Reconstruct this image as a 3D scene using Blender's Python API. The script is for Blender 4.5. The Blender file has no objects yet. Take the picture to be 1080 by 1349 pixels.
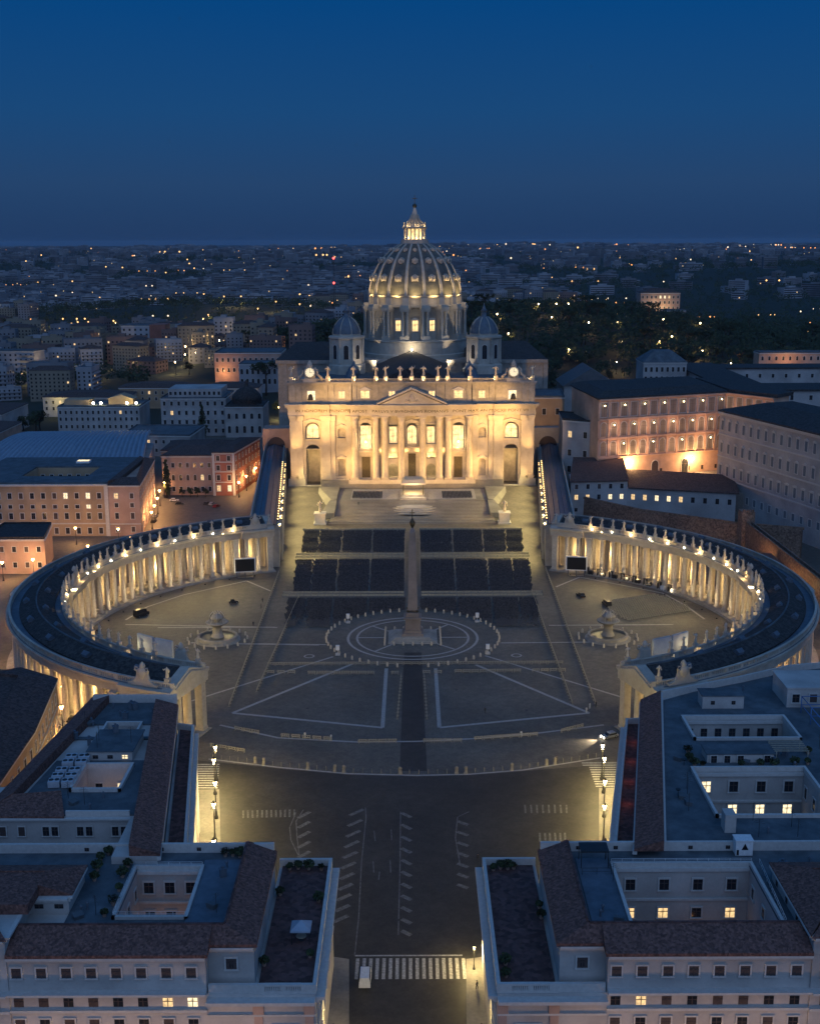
import bpy, bmesh, math, random
from math import sin, cos, pi, radians, sqrt, atan2, hypot
from mathutils import Matrix, Vector
random.seed(7)
sc = bpy.context.scene
COL = sc.collection

# ---------------------------------------------------------------- camera
cam = bpy.data.cameras.new('camera')
cam.sensor_fit = 'HORIZONTAL'; cam.sensor_width = 36.0; cam.lens = 52.57
cam.shift_x = -3.0 / 1080; cam.clip_start = 1.0; cam.clip_end = 40000
camo = bpy.data.objects.new('camera', cam); COL.objects.link(camo)
camo.matrix_world = Matrix.Translation((0, -356.9, 121.0)) @ Matrix.Rotation(radians(90 - 12.739), 4, 'X') @ Matrix.Rotation(radians(-0.22), 4, 'Z')
sc.camera = camo

# ---------------------------------------------------------------- dusk sky
world = bpy.data.worlds.new('World'); sc.world = world; world.use_nodes = True
nt = world.node_tree; nt.nodes.clear()
wo = nt.nodes.new('ShaderNodeOutputWorld'); add = nt.nodes.new('ShaderNodeAddShader')
bg1 = nt.nodes.new('ShaderNodeBackground'); bg2 = nt.nodes.new('ShaderNodeBackground')
sky = nt.nodes.new('ShaderNodeTexSky'); sky.sky_type = 'NISHITA'; sky.sun_disc = False
sky.sun_elevation = radians(-5.5); sky.sun_rotation = radians(180); sky.ozone_density = 4.0
nt.links.new(sky.outputs[0], bg1.inputs[0]); bg1.inputs[1].default_value = 0.15
tc = nt.nodes.new('ShaderNodeTexCoord'); sep = nt.nodes.new('ShaderNodeSeparateXYZ')
nt.links.new(tc.outputs['Generated'], sep.inputs[0])
ramp = nt.nodes.new('ShaderNodeValToRGB'); nt.links.new(sep.outputs[2], ramp.inputs[0])
els = ramp.color_ramp.elements
stops = [(0.0, (.013, .040, .115)), (0.045, (.0175, .057, .150)), (0.10, (.0095, .064, .190)), (0.18, (.002, .058, .210)), (0.45, (.006, .075, .26)), (1.0, (.014, .12, .36))]
els[0].position, els[0].color = 0.0, stops[0][1] + (1,)
els[1].position, els[1].color = 1.0, stops[-1][1] + (1,)
for p, c in stops[1:-1]:
    e = els.new(p); e.color = c + (1,)
nt.links.new(ramp.outputs[0], bg2.inputs[0]); bg2.inputs[1].default_value = 1.0
nt.links.new(bg1.outputs[0], add.inputs[0]); nt.links.new(bg2.outputs[0], add.inputs[1])
nt.links.new(add.outputs[0], wo.inputs[0])
# the glow of the coming dawn, low in the east behind the camera
sun = bpy.data.lights.new('sun', 'SUN'); sun.energy = 1.0; sun.angle = radians(100); sun.color = (.44, .62, 1.0)
suno = bpy.data.objects.new('sun', sun); COL.objects.link(suno)
suno.rotation_euler = (radians(62), 0, radians(8))
sc.view_settings.view_transform = 'Standard'; sc.view_settings.look = 'None'
sc.view_settings.gamma = 1.0; sc.view_settings.exposure = 0.0
sc.cycles.sample_clamp_indirect = 3.0; sc.cycles.sample_clamp_direct = 0.0
sc.cycles.max_bounces = 4; sc.cycles.diffuse_bounces = 2; sc.cycles.glossy_bounces = 2
sc.cycles.caustics_reflective = False; sc.cycles.caustics_refractive = False

# ---------------------------------------------------------------- mesh helpers
class MB:
    def __init__(s): s.V = []; s.F = []; s.M = []; s.S = []
    def add(s, vs, fs, m=0, smooth=False):
        b = len(s.V); s.V += [tuple(v) for v in vs]
        for f in fs:
            s.F.append(tuple(b + i for i in f)); s.M.append(m); s.S.append(smooth)
    def box(s, x0, x1, y0, y1, z0, z1, m=0, top=None):
        s.prism([(x0, y0), (x1, y0), (x1, y1), (x0, y1)], z0, z1, m, top)
    def prism(s, poly, z0, z1, m=0, top=None, bottom=True):
        n = len(poly)
        a = sum(poly[i][0] * poly[(i + 1) % n][1] - poly[(i + 1) % n][0] * poly[i][1] for i in range(n))
        if a < 0: poly = poly[::-1]
        vs = [(x, y, z0) for x, y in poly] + [(x, y, z1) for x, y in poly]
        s.add(vs, [(i, (i + 1) % n, n + (i + 1) % n, n + i) for i in range(n)], m)
        s.add(vs, [tuple(range(n, 2 * n))], m if top is None else top)
        if bottom: s.add(vs, [tuple(range(n - 1, -1, -1))], m)
    def hexa(s, b, t, m=0, top=None):          # four bottom points, four top points (counter-clockwise from above)
        vs = list(b) + list(t)
        s.add(vs, [(0, 1, 5, 4), (1, 2, 6, 5), (2, 3, 7, 6), (3, 0, 4, 7), (3, 2, 1, 0)], m)
        s.add(vs, [(4, 5, 6, 7)], m if top is None else top)
    def lathe(s, prof, n=16, cx=0, cy=0, m=0, smooth=True, ph=0.0, sx=1.0, sy=1.0):
        k = len(prof); vs = []
        for r, z in prof:
            for i in range(n):
                a = ph + 2 * pi * i / n
                vs.append((cx + sx * r * cos(a), cy + sy * r * sin(a), z))
        fs = []
        for j in range(k - 1):
            for i in range(n):
                i2 = (i + 1) % n
                fs.append((j * n + i, j * n + i2, (j + 1) * n + i2, (j + 1) * n + i))
        s.add(vs, fs, m, smooth)
        s.add(vs, [tuple(range(n - 1, -1, -1)), tuple((k - 1) * n + i for i in range(n))], m)
    def cyl(s, x, y, z0, z1, r0, r1=None, n=12, m=0, smooth=True):
        s.lathe([(r0, z0), (r0 if r1 is None else r1, z1)], n, x, y, m, smooth)
    def ball(s, x, y, z, r, n=8, m=0):
        k = max(4, n // 2 + 1)
        s.lathe([(max(r * sin(pi * j / k), r * .02), z - r * cos(pi * j / k)) for j in range(k + 1)], n, x, y, m)
    def tube(s, pts, r, n=6, m=0):
        rs = r if isinstance(r, (list, tuple)) else [r] * len(pts)
        vs = []; pts = [Vector(p) for p in pts]
        for i, p in enumerate(pts):
            d = (pts[min(i + 1, len(pts) - 1)] - pts[max(i - 1, 0)]).normalized()
            u = d.orthogonal().normalized() if abs(d.z) > .9 else d.cross(Vector((0, 0, 1))).normalized()
            w = d.cross(u)
            for q in range(n):
                a = 2 * pi * q / n; vs.append(p + (u * cos(a) + w * sin(a)) * rs[i])
        fs = [(j * n + i, j * n + (i + 1) % n, (j + 1) * n + (i + 1) % n, (j + 1) * n + i) for j in range(len(pts) - 1) for i in range(n)]
        fs += [tuple(range(n - 1, -1, -1)), tuple((len(pts) - 1) * n + i for i in range(n))]
        s.add(vs, fs, m, True)
    def arc(s, cx, cy, prof, t0, t1, n, m=0, sx=1, closed=True, ms=None):
        """sweep the closed (r, z) profile along an arc about (cx, cy); sx = -1 mirrors it in x"""
        k = len(prof); vs = []
        for i in range(n + 1):
            a = t0 + (t1 - t0) * i / n
            for r, z in prof: vs.append((cx + sx * r * cos(a), cy + r * sin(a), z))
        for j in range(k):
            j2 = (j + 1) % k
            if not closed and j2 == 0: continue
            fs = []
            for i in range(n):
                f = (i * k + j, (i + 1) * k + j, (i + 1) * k + j2, i * k + j2)
                fs.append(f if sx < 0 else f[::-1])
            s.add(vs, fs, ms[j] if ms else m)
        if closed:
            e = tuple(range(k)); s.add(vs, [e if sx > 0 else e[::-1], tuple(n * k + i for i in (e[::-1] if sx > 0 else e))], m)
    def xf(s, mat, start=0):
        for i in range(start, len(s.V)): s.V[i] = tuple(mat @ Vector(s.V[i]))
    def mesh(s, name, mats):
        me = bpy.data.meshes.new(name); me.from_pydata(s.V, [], s.F)
        mats = mats if isinstance(mats, (list, tuple)) else [mats]
        for m in mats: me.materials.append(m)
        me.polygons.foreach_set('material_index', s.M); me.polygons.foreach_set('use_smooth', s.S)
        me.update(); return me

def put(name, me, parent=None, loc=(0, 0, 0), rz=0.0, scale=None):
    if isinstance(parent, tuple): parent = None
    o = bpy.data.objects.new(name, me); COL.objects.link(o)
    l = Vector(loc)
    if parent is not None:
        o.parent = parent; l = l - WORLD[parent.name]
    o.location = l; o.rotation_euler = (0, 0, rz)
    if scale is not None: o.scale = (scale,) * 3 if not isinstance(scale, tuple) else scale
    WORLD[o.name] = Vector(loc)
    return o
WORLD = {}
def obj(name, mb, mats, parent=None, loc=(0, 0, 0), rz=0.0):
    """one mesh object; mesh coordinates are world coordinates unless loc is given. Parents are never rotated."""
    return put(name, mb.mesh(name, mats), parent, loc, rz)
def thing(name, label, cat, loc=(0, 0, 0), group=None):
    o = bpy.data.objects.new(name, None); COL.objects.link(o); o.location = loc; o.empty_display_size = .5
    WORLD[o.name] = Vector(loc); return tag(o, label, cat, group)
def tag(o, label, cat, group=None, kind=None):
    o['label'] = label; o['category'] = cat
    if group: o['group'] = group
    if kind: o['kind'] = kind
    return o
def struct(o): o['kind'] = 'structure'; return o
def stuff(o): o['kind'] = 'stuff'; return o
def copy_rigid(root, loc, rz=0.0, label=None, scale=1.0):
    """copy of a thing built about the origin, with copies of its parts and sub-parts"""
    r = root.copy(); COL.objects.link(r); r.location = loc; r.rotation_euler = (0, 0, rz); r.scale = (scale,) * 3
    if label: r['label'] = label
    for ch in root.children:
        c = ch.copy(); COL.objects.link(c); c.parent = r
        for g in ch.children:
            d = g.copy(); COL.objects.link(d); d.parent = c
    return r
ORD = 'first second third fourth fifth sixth seventh eighth ninth tenth eleventh twelfth thirteenth fourteenth fifteenth sixteenth seventeenth eighteenth nineteenth twentieth'.split()
TENS = {2: 'twenty', 3: 'thirty', 4: 'forty', 5: 'fifty', 6: 'sixty'}
TENTH = {2: 'twentieth', 3: 'thirtieth', 4: 'fortieth', 5: 'fiftieth', 6: 'sixtieth'}
def nth(i):                                    # 1 -> first
    if i <= 20: return ORD[i - 1]
    return TENTH[i // 10] if i % 10 == 0 else TENS[i // 10] + '-' + ORD[i % 10 - 1]

# ---------------------------------------------------------------- materials
def mat(name, c1, c2=None, scale=1.0, rough=.85, detail=4.0, bump=0.0, vor=0.0, metal=0.0, big=0.0, spec=.3, wave=0.0, vr=(.55, 1.35)):
    """plain procedural surface: two-tone noise, optional cells (stones, tiles), large blotches and bump"""
    m = bpy.data.materials.new(name); m.use_nodes = True; t = m.node_tree; N = t.nodes; L = t.links
    b = N['Principled BSDF']; b.inputs['Roughness'].default_value = rough; b.inputs['Metallic'].default_value = metal
    b.inputs['Specular IOR Level'].default_value = spec
    c2 = c2 or tuple(x * .7 for x in c1)
    tcn = N.new('ShaderNodeTexCoord'); co = tcn.outputs['Object']
    nz = N.new('ShaderNodeTexNoise'); nz.inputs['Scale'].default_value = scale; nz.inputs['Detail'].default_value = detail
    nz.inputs['Roughness'].default_value = .65
    L.new(co, nz.inputs['Vector']); fac = nz.outputs['Fac']
    cr = N.new('ShaderNodeMapRange'); cr.inputs['From Min'].default_value = .3; cr.inputs['From Max'].default_value = .7
    L.new(fac, cr.inputs['Value']); fac = cr.outputs[0]
    mx = N.new('ShaderNodeMix'); mx.data_type = 'RGBA'
    mx.inputs['A'].default_value = (*c1, 1); mx.inputs['B'].default_value = (*c2, 1); L.new(fac, mx.inputs['Factor'])
    out = mx.outputs['Result']; hgt = nz.outputs['Fac']
    def mul(col, val, lo, hi):
        r = N.new('ShaderNodeMapRange'); r.inputs['To Min'].default_value = lo; r.inputs['To Max'].default_value = hi
        L.new(val, r.inputs['Value'])
        k = N.new('ShaderNodeMix'); k.data_type = 'RGBA'; k.blend_type = 'MULTIPLY'; k.inputs['Factor'].default_value = 1
        L.new(col, k.inputs['A']); L.new(r.outputs[0], k.inputs['B']); return k.outputs['Result']
    if vor:
        vt = N.new('ShaderNodeTexVoronoi'); vt.inputs['Scale'].default_value = vor; L.new(co, vt.inputs['Vector'])
        sp = N.new('ShaderNodeSeparateColor'); L.new(vt.outputs['Color'], sp.inputs[0])
        out = mul(out, sp.outputs[0], *vr); hgt = vt.outputs['Distance']
    if big:
        n2 = N.new('ShaderNodeTexNoise'); n2.inputs['Scale'].default_value = big; n2.inputs['Detail'].default_value = 3
        L.new(co, n2.inputs['Vector']); out = mul(out, n2.outputs['Fac'], .45, 1.5)
    if wave:
        wv = N.new('ShaderNodeTexWave'); wv.inputs['Scale'].default_value = wave; wv.bands_direction = 'DIAGONAL'
        wv.inputs['Distortion'].default_value = 1.0; L.new(co, wv.inputs['Vector']); out = mul(out, wv.outputs['Fac'], .65, 1.2)
    L.new(out, b.inputs['Base Color'])
    if bump:
        bp = N.new('ShaderNodeBump'); bp.inputs['Strength'].default_value = bump; bp.inputs['Distance'].default_value = .1
        L.new(hgt, bp.inputs['Height']); L.new(bp.outputs[0], b.inputs['Normal'])
    return m
def emit(name, col, power, vary=0.0):
    m = bpy.data.materials.new(name); m.use_nodes = True; t = m.node_tree
    b = t.nodes['Principled BSDF']; b.inputs['Base Color'].default_value = (.10, .09, .08, 1)
    b.inputs['Emission Color'].default_value = (*col, 1); b.inputs['Emission Strength'].default_value = power
    if vary:                                   # curtains and furniture seen through a lit window
        tcn = t.nodes.new('ShaderNodeTexCoord'); nz = t.nodes.new('ShaderNodeTexNoise'); nz.inputs['Scale'].default_value = vary
        t.links.new(tcn.outputs['Object'], nz.inputs['Vector'])
        r = t.nodes.new('ShaderNodeMapRange'); r.inputs['From Min'].default_value = .35; r.inputs['From Max'].default_value = .65
        r.inputs['To Min'].default_value = power * .55; r.inputs['To Max'].default_value = power * 1.3
        t.links.new(nz.outputs['Fac'], r.inputs['Value']); t.links.new(r.outputs[0], b.inputs['Emission Strength'])
    m.cycles.emission_sampling = 'NONE'
    return m
TRAV = mat('travertine', (.46, .42, .35), (.33, .30, .25), .35, .85, 6, big=.06)
TRAV2 = mat('weathered_travertine', (.36, .335, .29), (.22, .21, .185), .5, .9, 6, big=.08)
COLSTONE = mat('column_travertine', (.47, .42, .34), (.35, .31, .25), .9, .8, 5)
COBBLE = mat('cobbles', (.140, .124, .100), (.088, .079, .066), .45, .7, 8, vor=2.2, big=.05, vr=(.85, 1.12))
COBBLE2 = mat('road_cobbles', (.048, .044, .037), (.030, .028, .024), .35, .6, 3, vor=2.0, big=.06, vr=(.85, 1.12))
PAVE = mat('pavement_slabs', (.24, .22, .19), (.17, .16, .14), 1.5, .8, 5, big=.12)
LINE = mat('travertine_strips', (.40, .375, .335), (.27, .255, .23), 1.2, .8, 4)
PAINT = mat('road_paint', (.46, .46, .44), (.16, .16, .15), 2.2, .7, 5)
WORN = mat('worn_paint', (.19, .19, .18), (.06, .06, .058), 1.6, .75, 6)
EARTH = mat('earth', (.035, .042, .028), (.02, .026, .018), .02, 1.0, 5, big=.004)
LEAD = mat('lead_roof', (.12, .15, .18), (.07, .09, .11), .6, .55, 5, big=.12)
DOMELEAD = mat('dome_lead', (.13, .125, .10), (.06, .062, .056), .5, .55, 6, big=.2)
DARKROOF = mat('dark_tile_roof', (.058, .052, .046), (.026, .026, .026), 1.2, .85, 5, vor=1.4, bump=.3)
TILE = mat('terracotta_tiles', (.20, .095, .070), (.095, .052, .044), 2.0, .9, 5, vor=3.0, bump=.35)
TILE2 = mat('old_brown_tiles', (.11, .068, .055), (.055, .040, .036), 1.5, .9, 5, vor=2.0, bump=.3)
FLAT = mat('roof_felt', (.115, .135, .145), (.055, .07, .08), .35, .8, 8, big=.2)
FLAT2 = mat('terrace_tiles', (.125, .060, .050), (.075, .042, .038), 1.0, .8, 4, vor=1.2)
METROOF = mat('standing_seam_metal', (.10, .12, .14), (.065, .08, .10), .3, .4, 3)
CREAM = mat('cream_plaster', (.47, .44, .40), (.36, .335, .31), .6, .9, 5, big=.15)
PINK = mat('pink_plaster', (.44, .30, .23), (.34, .23, .18), .6, .9, 5, big=.15)
OCHRE = mat('ochre_plaster', (.42, .30, .18), (.32, .23, .15), .6, .9, 5, big=.15)
RED = mat('red_plaster', (.33, .13, .09), (.25, .10, .07), .6, .9, 5, big=.15)
ROSE = mat('rosy_loggia_plaster', (.56, .37, .26), (.46, .31, .22), .5, .9, 5, big=.1)
GREYPL = mat('grey_plaster', (.42, .40, .38), (.31, .30, .285), .4, .9, 5, big=.1)
BRICK = mat('old_brickwork', (.25, .16, .11), (.15, .10, .075), 1.2, .95, 6, vor=1.8, big=.1)
STONE = mat('white_stone_trim', (.52, .50, .46), (.42, .40, .37), 1.5, .8, 4)
STATUE = mat('statue_stone', (.50, .45, .36), (.33, .30, .25), 2.0, .85, 6)
GLASS = mat('dark_glass', (.022, .025, .03), (.014, .016, .02), .5, .15, 2, spec=.6)
SHUT = mat('brown_shutters', (.085, .062, .055), (.055, .042, .04), 3, .8, 2)
SHUTG = mat('grey_shutters', (.16, .19, .21), (.11, .13, .15), 3, .8, 2)
IRON = mat('cast_iron', (.03, .03, .03), (.02, .02, .02), 2, .5, 2)
BRONZE = mat('bronze', (.10, .085, .05), (.06, .05, .035), 2, .45, 3, metal=.7)
GRANITE = mat('red_granite', (.25, .205, .18), (.18, .15, .13), .8, .7, 6, big=.2)
WOOD = mat('pale_barrier_wood', (.36, .33, .25), (.25, .23, .18), 2, .8, 3)
CHAIR = mat('grey_chair_plastic', (.11, .115, .135), (.018, .02, .026), 1.6, .5, 3)
CHAIRF = mat('chair_steel', (.20, .21, .22), (.12, .13, .14), 2, .4, 2, metal=.6)
BLACK = mat('black_panel', (.012, .013, .016), (.010, .011, .013), .4, .35, 2)
SCRBACK = mat('white_cloth_panel', (.30, .36, .42), (.22, .27, .33), .4, .7, 3)
WHITEP = mat('white_paint', (.72, .72, .70), (.60, .60, .58), 2, .45, 2)
CARDK = mat('dark_car_paint', (.02, .022, .026), (.015, .016, .02), 1, .3, 2)
CARSV = mat('silver_car_paint', (.35, .36, .37), (.28, .29, .30), 1, .35, 2, metal=.4)
CARRD = mat('red_car_paint', (.30, .02, .02), (.22, .015, .015), 1, .3, 2)
TYRE = mat('rubber', (.02, .02, .02), (.014, .014, .014), 4, .9, 2)
SKIN = mat('skin', (.42, .27, .2), (.36, .22, .16), 4, .7, 2)
CLOTH = mat('dark_clothes', (.03, .032, .04), (.02, .02, .026), 6, .9, 2)
CLOTHW = mat('white_clothes', (.60, .60, .58), (.50, .50, .48), 6, .9, 2)
BARK = mat('bark', (.06, .045, .033), (.04, .03, .022), 2, .95, 4)
LEAF = mat('dark_foliage', (.034, .050, .022), (.016, .026, .012), .35, .9, 3)
LEAF2 = mat('olive_foliage', (.055, .070, .028), (.028, .040, .017), .35, .9, 3)
WATER = mat('fountain_water', (.09, .085, .06), (.06, .06, .045), 2, .4, 2, spec=.3)
FARPL = mat('far_plaster', (.22, .22, .23), (.11, .11, .115), .03, .9, 3)
FARPL2 = mat('far_pale_plaster', (.36, .36, .37), (.20, .20, .21), .03, .9, 3)
FARPK = mat('far_pink_plaster', (.20, .13, .11), (.13, .09, .08), .03, .9, 3)
BLUEP = mat('blue_panel', (.10, .22, .42), (.08, .17, .33), .5, .5, 2)
WIN = emit('lit_window', (1.0, .66, .30), 1.1, 1.4)
WINW = emit('lit_window_white', (1.0, .80, .48), 1.5, 1.4)
WINF = emit('lit_basilica_window', (1.0, .68, .28), 1.5, .45)
GLOW = emit('lamp_globe_glow', (1.0, .74, .38), 26)
GLOWW = emit('white_lamp_glow', (1.0, .90, .70), 26)
GLOWF = emit('floodlight_glow', (1.0, .60, .22), 4.0)
FARG1 = emit('far_warm_lamp', (1.0, .56, .20), 2.2)
FARG2 = emit('far_pale_lamp', (1.0, .80, .55), 1.8)
FARG3 = emit('far_orange_lamp', (1.0, .38, .10), 2.2)
GLOWR = emit('red_beacon_glow', (1.0, .05, .04), 10)
GLOWO = emit('orange_lamp_glow', (1.0, .52, .18), 26)
def light(kind, loc, power, col=(1, .68, .32), r=.3, target=None, angle=90, blend=.6, name='lamp_light'):
    l = bpy.data.lights.new(name, kind); l.energy = power; l.color = col
    if kind != 'AREA': l.shadow_soft_size = r
    o = bpy.data.objects.new(name, l); COL.objects.link(o); o.location = loc
    if kind == 'SPOT': l.spot_size = radians(angle); l.spot_blend = blend
    if target is not None:
        o.rotation_euler = (Vector(target) - Vector(loc)).to_track_quat('-Z', 'Y').to_euler()
    return o
WARM = (1.0, .70, .33); GOLD = (1.0, .66, .27); ORANGE = (1.0, .48, .17); CREAML = (1.0, .82, .55)
LINES = [
 [(-47.5, -61.1), (-7.8, -71.2), (-7.7, -27.8)] ,
 [(-47.5, -61.1), (-17.5, -23.6)] ,
 [(46.2, -62.0), (6.7, -71.3), (6.6, -27.9)] ,
 [(46.2, -62.0), (18.4, -25.0)] ,
 [(-60.1, -52.7), (-23.8, -17.5)] ,
 [(58.4, -52.6), (21.6, -17.1)] ,
 [(-68.7, -4.3), (-26.7, -6.5)] ,
 [(27.3, -5.5), (66.9, -4.9)] ,
 [(-82.1, 10.9), (-44.4, 10.8)] ,
 [(43.9, 11.6), (84.1, 11.9)] ,
 [(-49.6, -69.1), (-33.7, -77.4), (-13.5, -80.2), (1.0, -79.9), (15.6, -78.3), (32.4, -74.8), (48.8, -70.0)] ,
 [(-60.7, 65.0), (-80.7, 47.3), (-90.2, 33.5), (-94.3, 18.9)] ,
 [(-60.7, 65.0), (-50.3, 51.6)] ,
 [(61.6, 68.3), (51.3, 55.5)] ,
 [(61.6, 68.3), (79.3, 54.4), (87.9, 47.3), (92.6, 32.9), (95.5, 17.4)] ,
 [(-93.2, 14.2), (-43.5, 10.5)] ,
 [(-60.0, -5.2), (-28.8, -6.9)] ,
]
BOLLARD_ARC = [(-49.1, -89.2), (-31.9, -94.0), (-15.3, -97.6), (0.9, -98.7), (12.9, -98.2), (25.8, -96.0), (44.9, -89.4)]
DASHES = [[(-13.8, -119.1), (-10.9, -116.2)], [(-13.9, -123.9), (-11.0, -121.1)], [(-14.0, -128.6), (-11.2, -125.9)], [(-14.1, -133.1), (-11.3, -130.4)], [(-14.2, -137.4), (-11.4, -134.9)], [(-14.3, -141.6), (-11.6, -139.1)], [(-14.3, -145.6), (-11.7, -143.3)], [(-14.4, -149.5), (-11.8, -147.3)], [(-14.5, -153.3), (-11.9, -151.1)], [(-14.5, -157.0), (-12.0, -154.9)], [(-14.6, -160.6), (-12.1, -158.5)], [(-24.8, -120.2), (-22.5, -117.3)], [(-24.4, -124.6), (-22.2, -121.8)], [(-24.0, -128.9), (-21.8, -126.2)], [(-23.6, -133.1), (-21.4, -130.5)], [(-23.2, -137.2), (-21.1, -134.6)], [(-2.6, -117.9), (-0.5, -120.1)], [(-2.5, -123.3), (-0.5, -125.4)], [(-2.5, -128.5), (-0.5, -130.5)], [(-2.5, -133.5), (-0.5, -135.4)], [(-2.4, -138.2), (-0.5, -140.1)], [(-2.4, -142.8), (-0.5, -144.6)], [(-2.3, -147.3), (-0.5, -149.0)], [(-2.3, -151.6), (-0.5, -153.2)], [(-2.3, -155.7), (-0.5, -157.3)], [(-2.2, -159.7), (-0.5, -161.2)], [(-2.2, -163.5), (-0.5, -165.0)], [(9.4, -121.9), (11.6, -123.6)], [(9.2, -126.6), (11.4, -128.2)], [(9.1, -131.1), (11.2, -132.7)], [(8.9, -135.4), (11.0, -137.0)], [(8.7, -139.7), (10.8, -141.2)], [(8.6, -143.7), (10.6, -145.2)], [(8.4, -147.7), (10.4, -149.1)]]
WORN_ZEBRA = [[(-37.1, -116.6), (-36.6, -120.1)], [(-36.1, -116.6), (-35.6, -120.0)], [(-35.1, -116.6), (-34.6, -120.0)], [(-34.0, -116.5), (-33.6, -120.0)], [(-33.0, -116.5), (-32.6, -119.9)], [(-32.0, -116.4), (-31.6, -119.9)], [(-31.0, -116.4), (-30.6, -119.8)], [(-30.0, -116.4), (-29.6, -119.8)], [(-29.0, -116.3), (-28.6, -119.8)], [(-28.0, -116.3), (-27.7, -119.7)], [(-27.0, -116.2), (-26.7, -119.7)], [(-26.0, -116.2), (-25.7, -119.6)], [(24.5, -114.4), (24.3, -118.3)], [(25.8, -114.4), (25.6, -118.3)], [(27.1, -114.4), (26.8, -118.4)], [(28.4, -114.4), (28.1, -118.4)], [(29.7, -114.4), (29.4, -118.4)], [(31.0, -114.4), (30.7, -118.4)], [(32.3, -114.4), (32.0, -118.4)], [(33.6, -114.4), (33.2, -118.4)], [(26.4, -127.2), (26.1, -131.2)], [(27.5, -127.2), (27.2, -131.2)], [(28.5, -127.2), (28.2, -131.2)], [(29.6, -127.2), (29.3, -131.2)], [(30.7, -127.2), (30.3, -131.3)], [(31.7, -127.2), (31.3, -131.3)]]
EDGELINES = [[(-10.5, -115.4), (-10.2, -119.8), (-10.4, -139.5), (-10.1, -159.3), (-10.3, -171.3)], [(-2.8, -117.4), (-2.7, -139.6), (-2.8, -164.9)], [(-23.1, -136.1), (-24.2, -129.0), (-25.1, -121.6), (-24.0, -116.3)], [(-23.1, -136.7), (-25.4, -129.9), (-26.2, -124.4), (-25.5, -117.7)], [(12.1, -117.5), (9.5, -120.0), (8.7, -129.3), (9.2, -139.7)], [(-8.3, -126.0), (-7.9, -130.5)], [(-4.7, -125.5), (-4.5, -130.1)], [(-8.1, -138.7), (-7.8, -143.2)], [(-4.7, -138.3), (-4.5, -143.2)], [(-6.7, -142.8), (-6.8, -146.0)]]
def sstep(a, b, x):
    t = max(0.0, min(1.0, (x - a) / (b - a))); return t * t * (3 - 2 * t)
def terrain(x, y):
    d = sstep(430, 640, y)
    out = max(sstep(-280, -420, x) if x < 0 else sstep(240, 420, x), sstep(-300, -600, y))
    hill = 54 * math.exp(-((x - 110) / 300) ** 2 - ((y - 830) / 280) ** 2)
    ridge = 46 * math.exp(-((x - 1150) / 620) ** 2 - ((y - 2500) / 700) ** 2)
    wood = 26 * math.exp(-((x + 420) / 420) ** 2 - ((y - 1500) / 260) ** 2)
    far = 61 * sstep(1500, 5600, y)
    rough = 7 * (sin(x * .0041 + 1) * cos(y * .0033) + .6 * sin(x * .011 + y * .007))
    v = (hill + ridge + wood + far + rough * sstep(600, 1200, y)) * d
    v += 13 * (sin(x * .0009 + .7) * sin(x * .00023 + 1) + .4 * sin(x * .0024)) * sstep(5000, 9500, y)
    return v - .6 * (1 - max(d, out)) 
# ---------------------------------------------------------------- ground to the horizon
def make_terrain():
    ys = [-3000, -1500, -800, -500, -300] + [-200 + 25 * i for i in range(49)]
    y = 1030.0
    while y < 26000: ys.append(y); y *= 1.045
    mb = MB(); nx = 110; rows = []
    for y in ys:
        half = 500 + max(0, y + 357) * .62
        rows.append([(half * (2 * i / nx - 1), y, 0) for i in range(nx + 1)])
    vs = [(x, y, terrain(x, y)) for r in rows for x, y, _ in r]
    n = nx + 1
    mb.add(vs, [(j * n + i, j * n + i + 1, (j + 1) * n + i + 1, (j + 1) * n + i) for j in range(len(rows) - 1) for i in range(nx)], 0, True)
    struct(obj('ground', mb, EARTH))
make_terrain()
def sheet(name, poly, z, m):
    mb = MB(); a = sum(poly[i][0] * poly[(i + 1) % len(poly)][1] - poly[(i + 1) % len(poly)][0] * poly[i][1] for i in range(len(poly)))
    if a < 0: poly = poly[::-1]
    mb.add([(x, y, z) for x, y in poly], [tuple(range(len(poly)))]); return struct(obj(name, mb, m))
sheet('square_paving', [(-268, -290), (205, -290), (205, 425), (-268, 425)], 0.0, COBBLE)
road_poly = [(-250, -285), (180, -285), (180, -150), (54, -91)] + BOLLARD_ARC[::-1][1:-1] + [(-53, -89), (-120, -100), (-250, -150)]
sheet('road', [(x, y - 1.2) for x, y in road_poly], 0.006, COBBLE2)
sheet('axis_paving', [(-3.2, -97), (3.2, -97), (2.6, -14), (-2.6, -14)], 0.006, COBBLE2)
def strip(mb, pts, w, z=0.0):
    for (x0, y0), (x1, y1) in zip(pts, pts[1:]):
        l = hypot(x1 - x0, y1 - y0); nx, ny = -(y1 - y0) / l * w / 2, (x1 - x0) / l * w / 2
        mb.add([(x0 - nx, y0 - ny, z), (x1 - nx, y1 - ny, z), (x1 + nx, y1 + ny, z), (x0 + nx, y0 + ny, z)], [(0, 1, 2, 3)])
mb = MB()
for i, l in enumerate(LINES): strip(mb, l, 1.0 if i < 4 else .75, .010 + .0016 * (i % 5))
def ring(mb, r, w, z, n=72, cx=0, cy=0, rx=1.0):
    vs = []
    for i in range(n):
        a = 2 * pi * i / n; vs += [(cx + (r - w / 2) * rx * cos(a), cy + (r - w / 2) * sin(a), z), (cx + (r + w / 2) * rx * cos(a), cy + (r + w / 2) * sin(a), z)]
    mb.add(vs, [(2 * i, 2 * i + 1, (2 * i + 3) % (2 * n), (2 * i + 2) % (2 * n)) for i in range(n)])
ring(mb, 20.2, .8, .012); ring(mb, 17.4, .7, .012)
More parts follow.
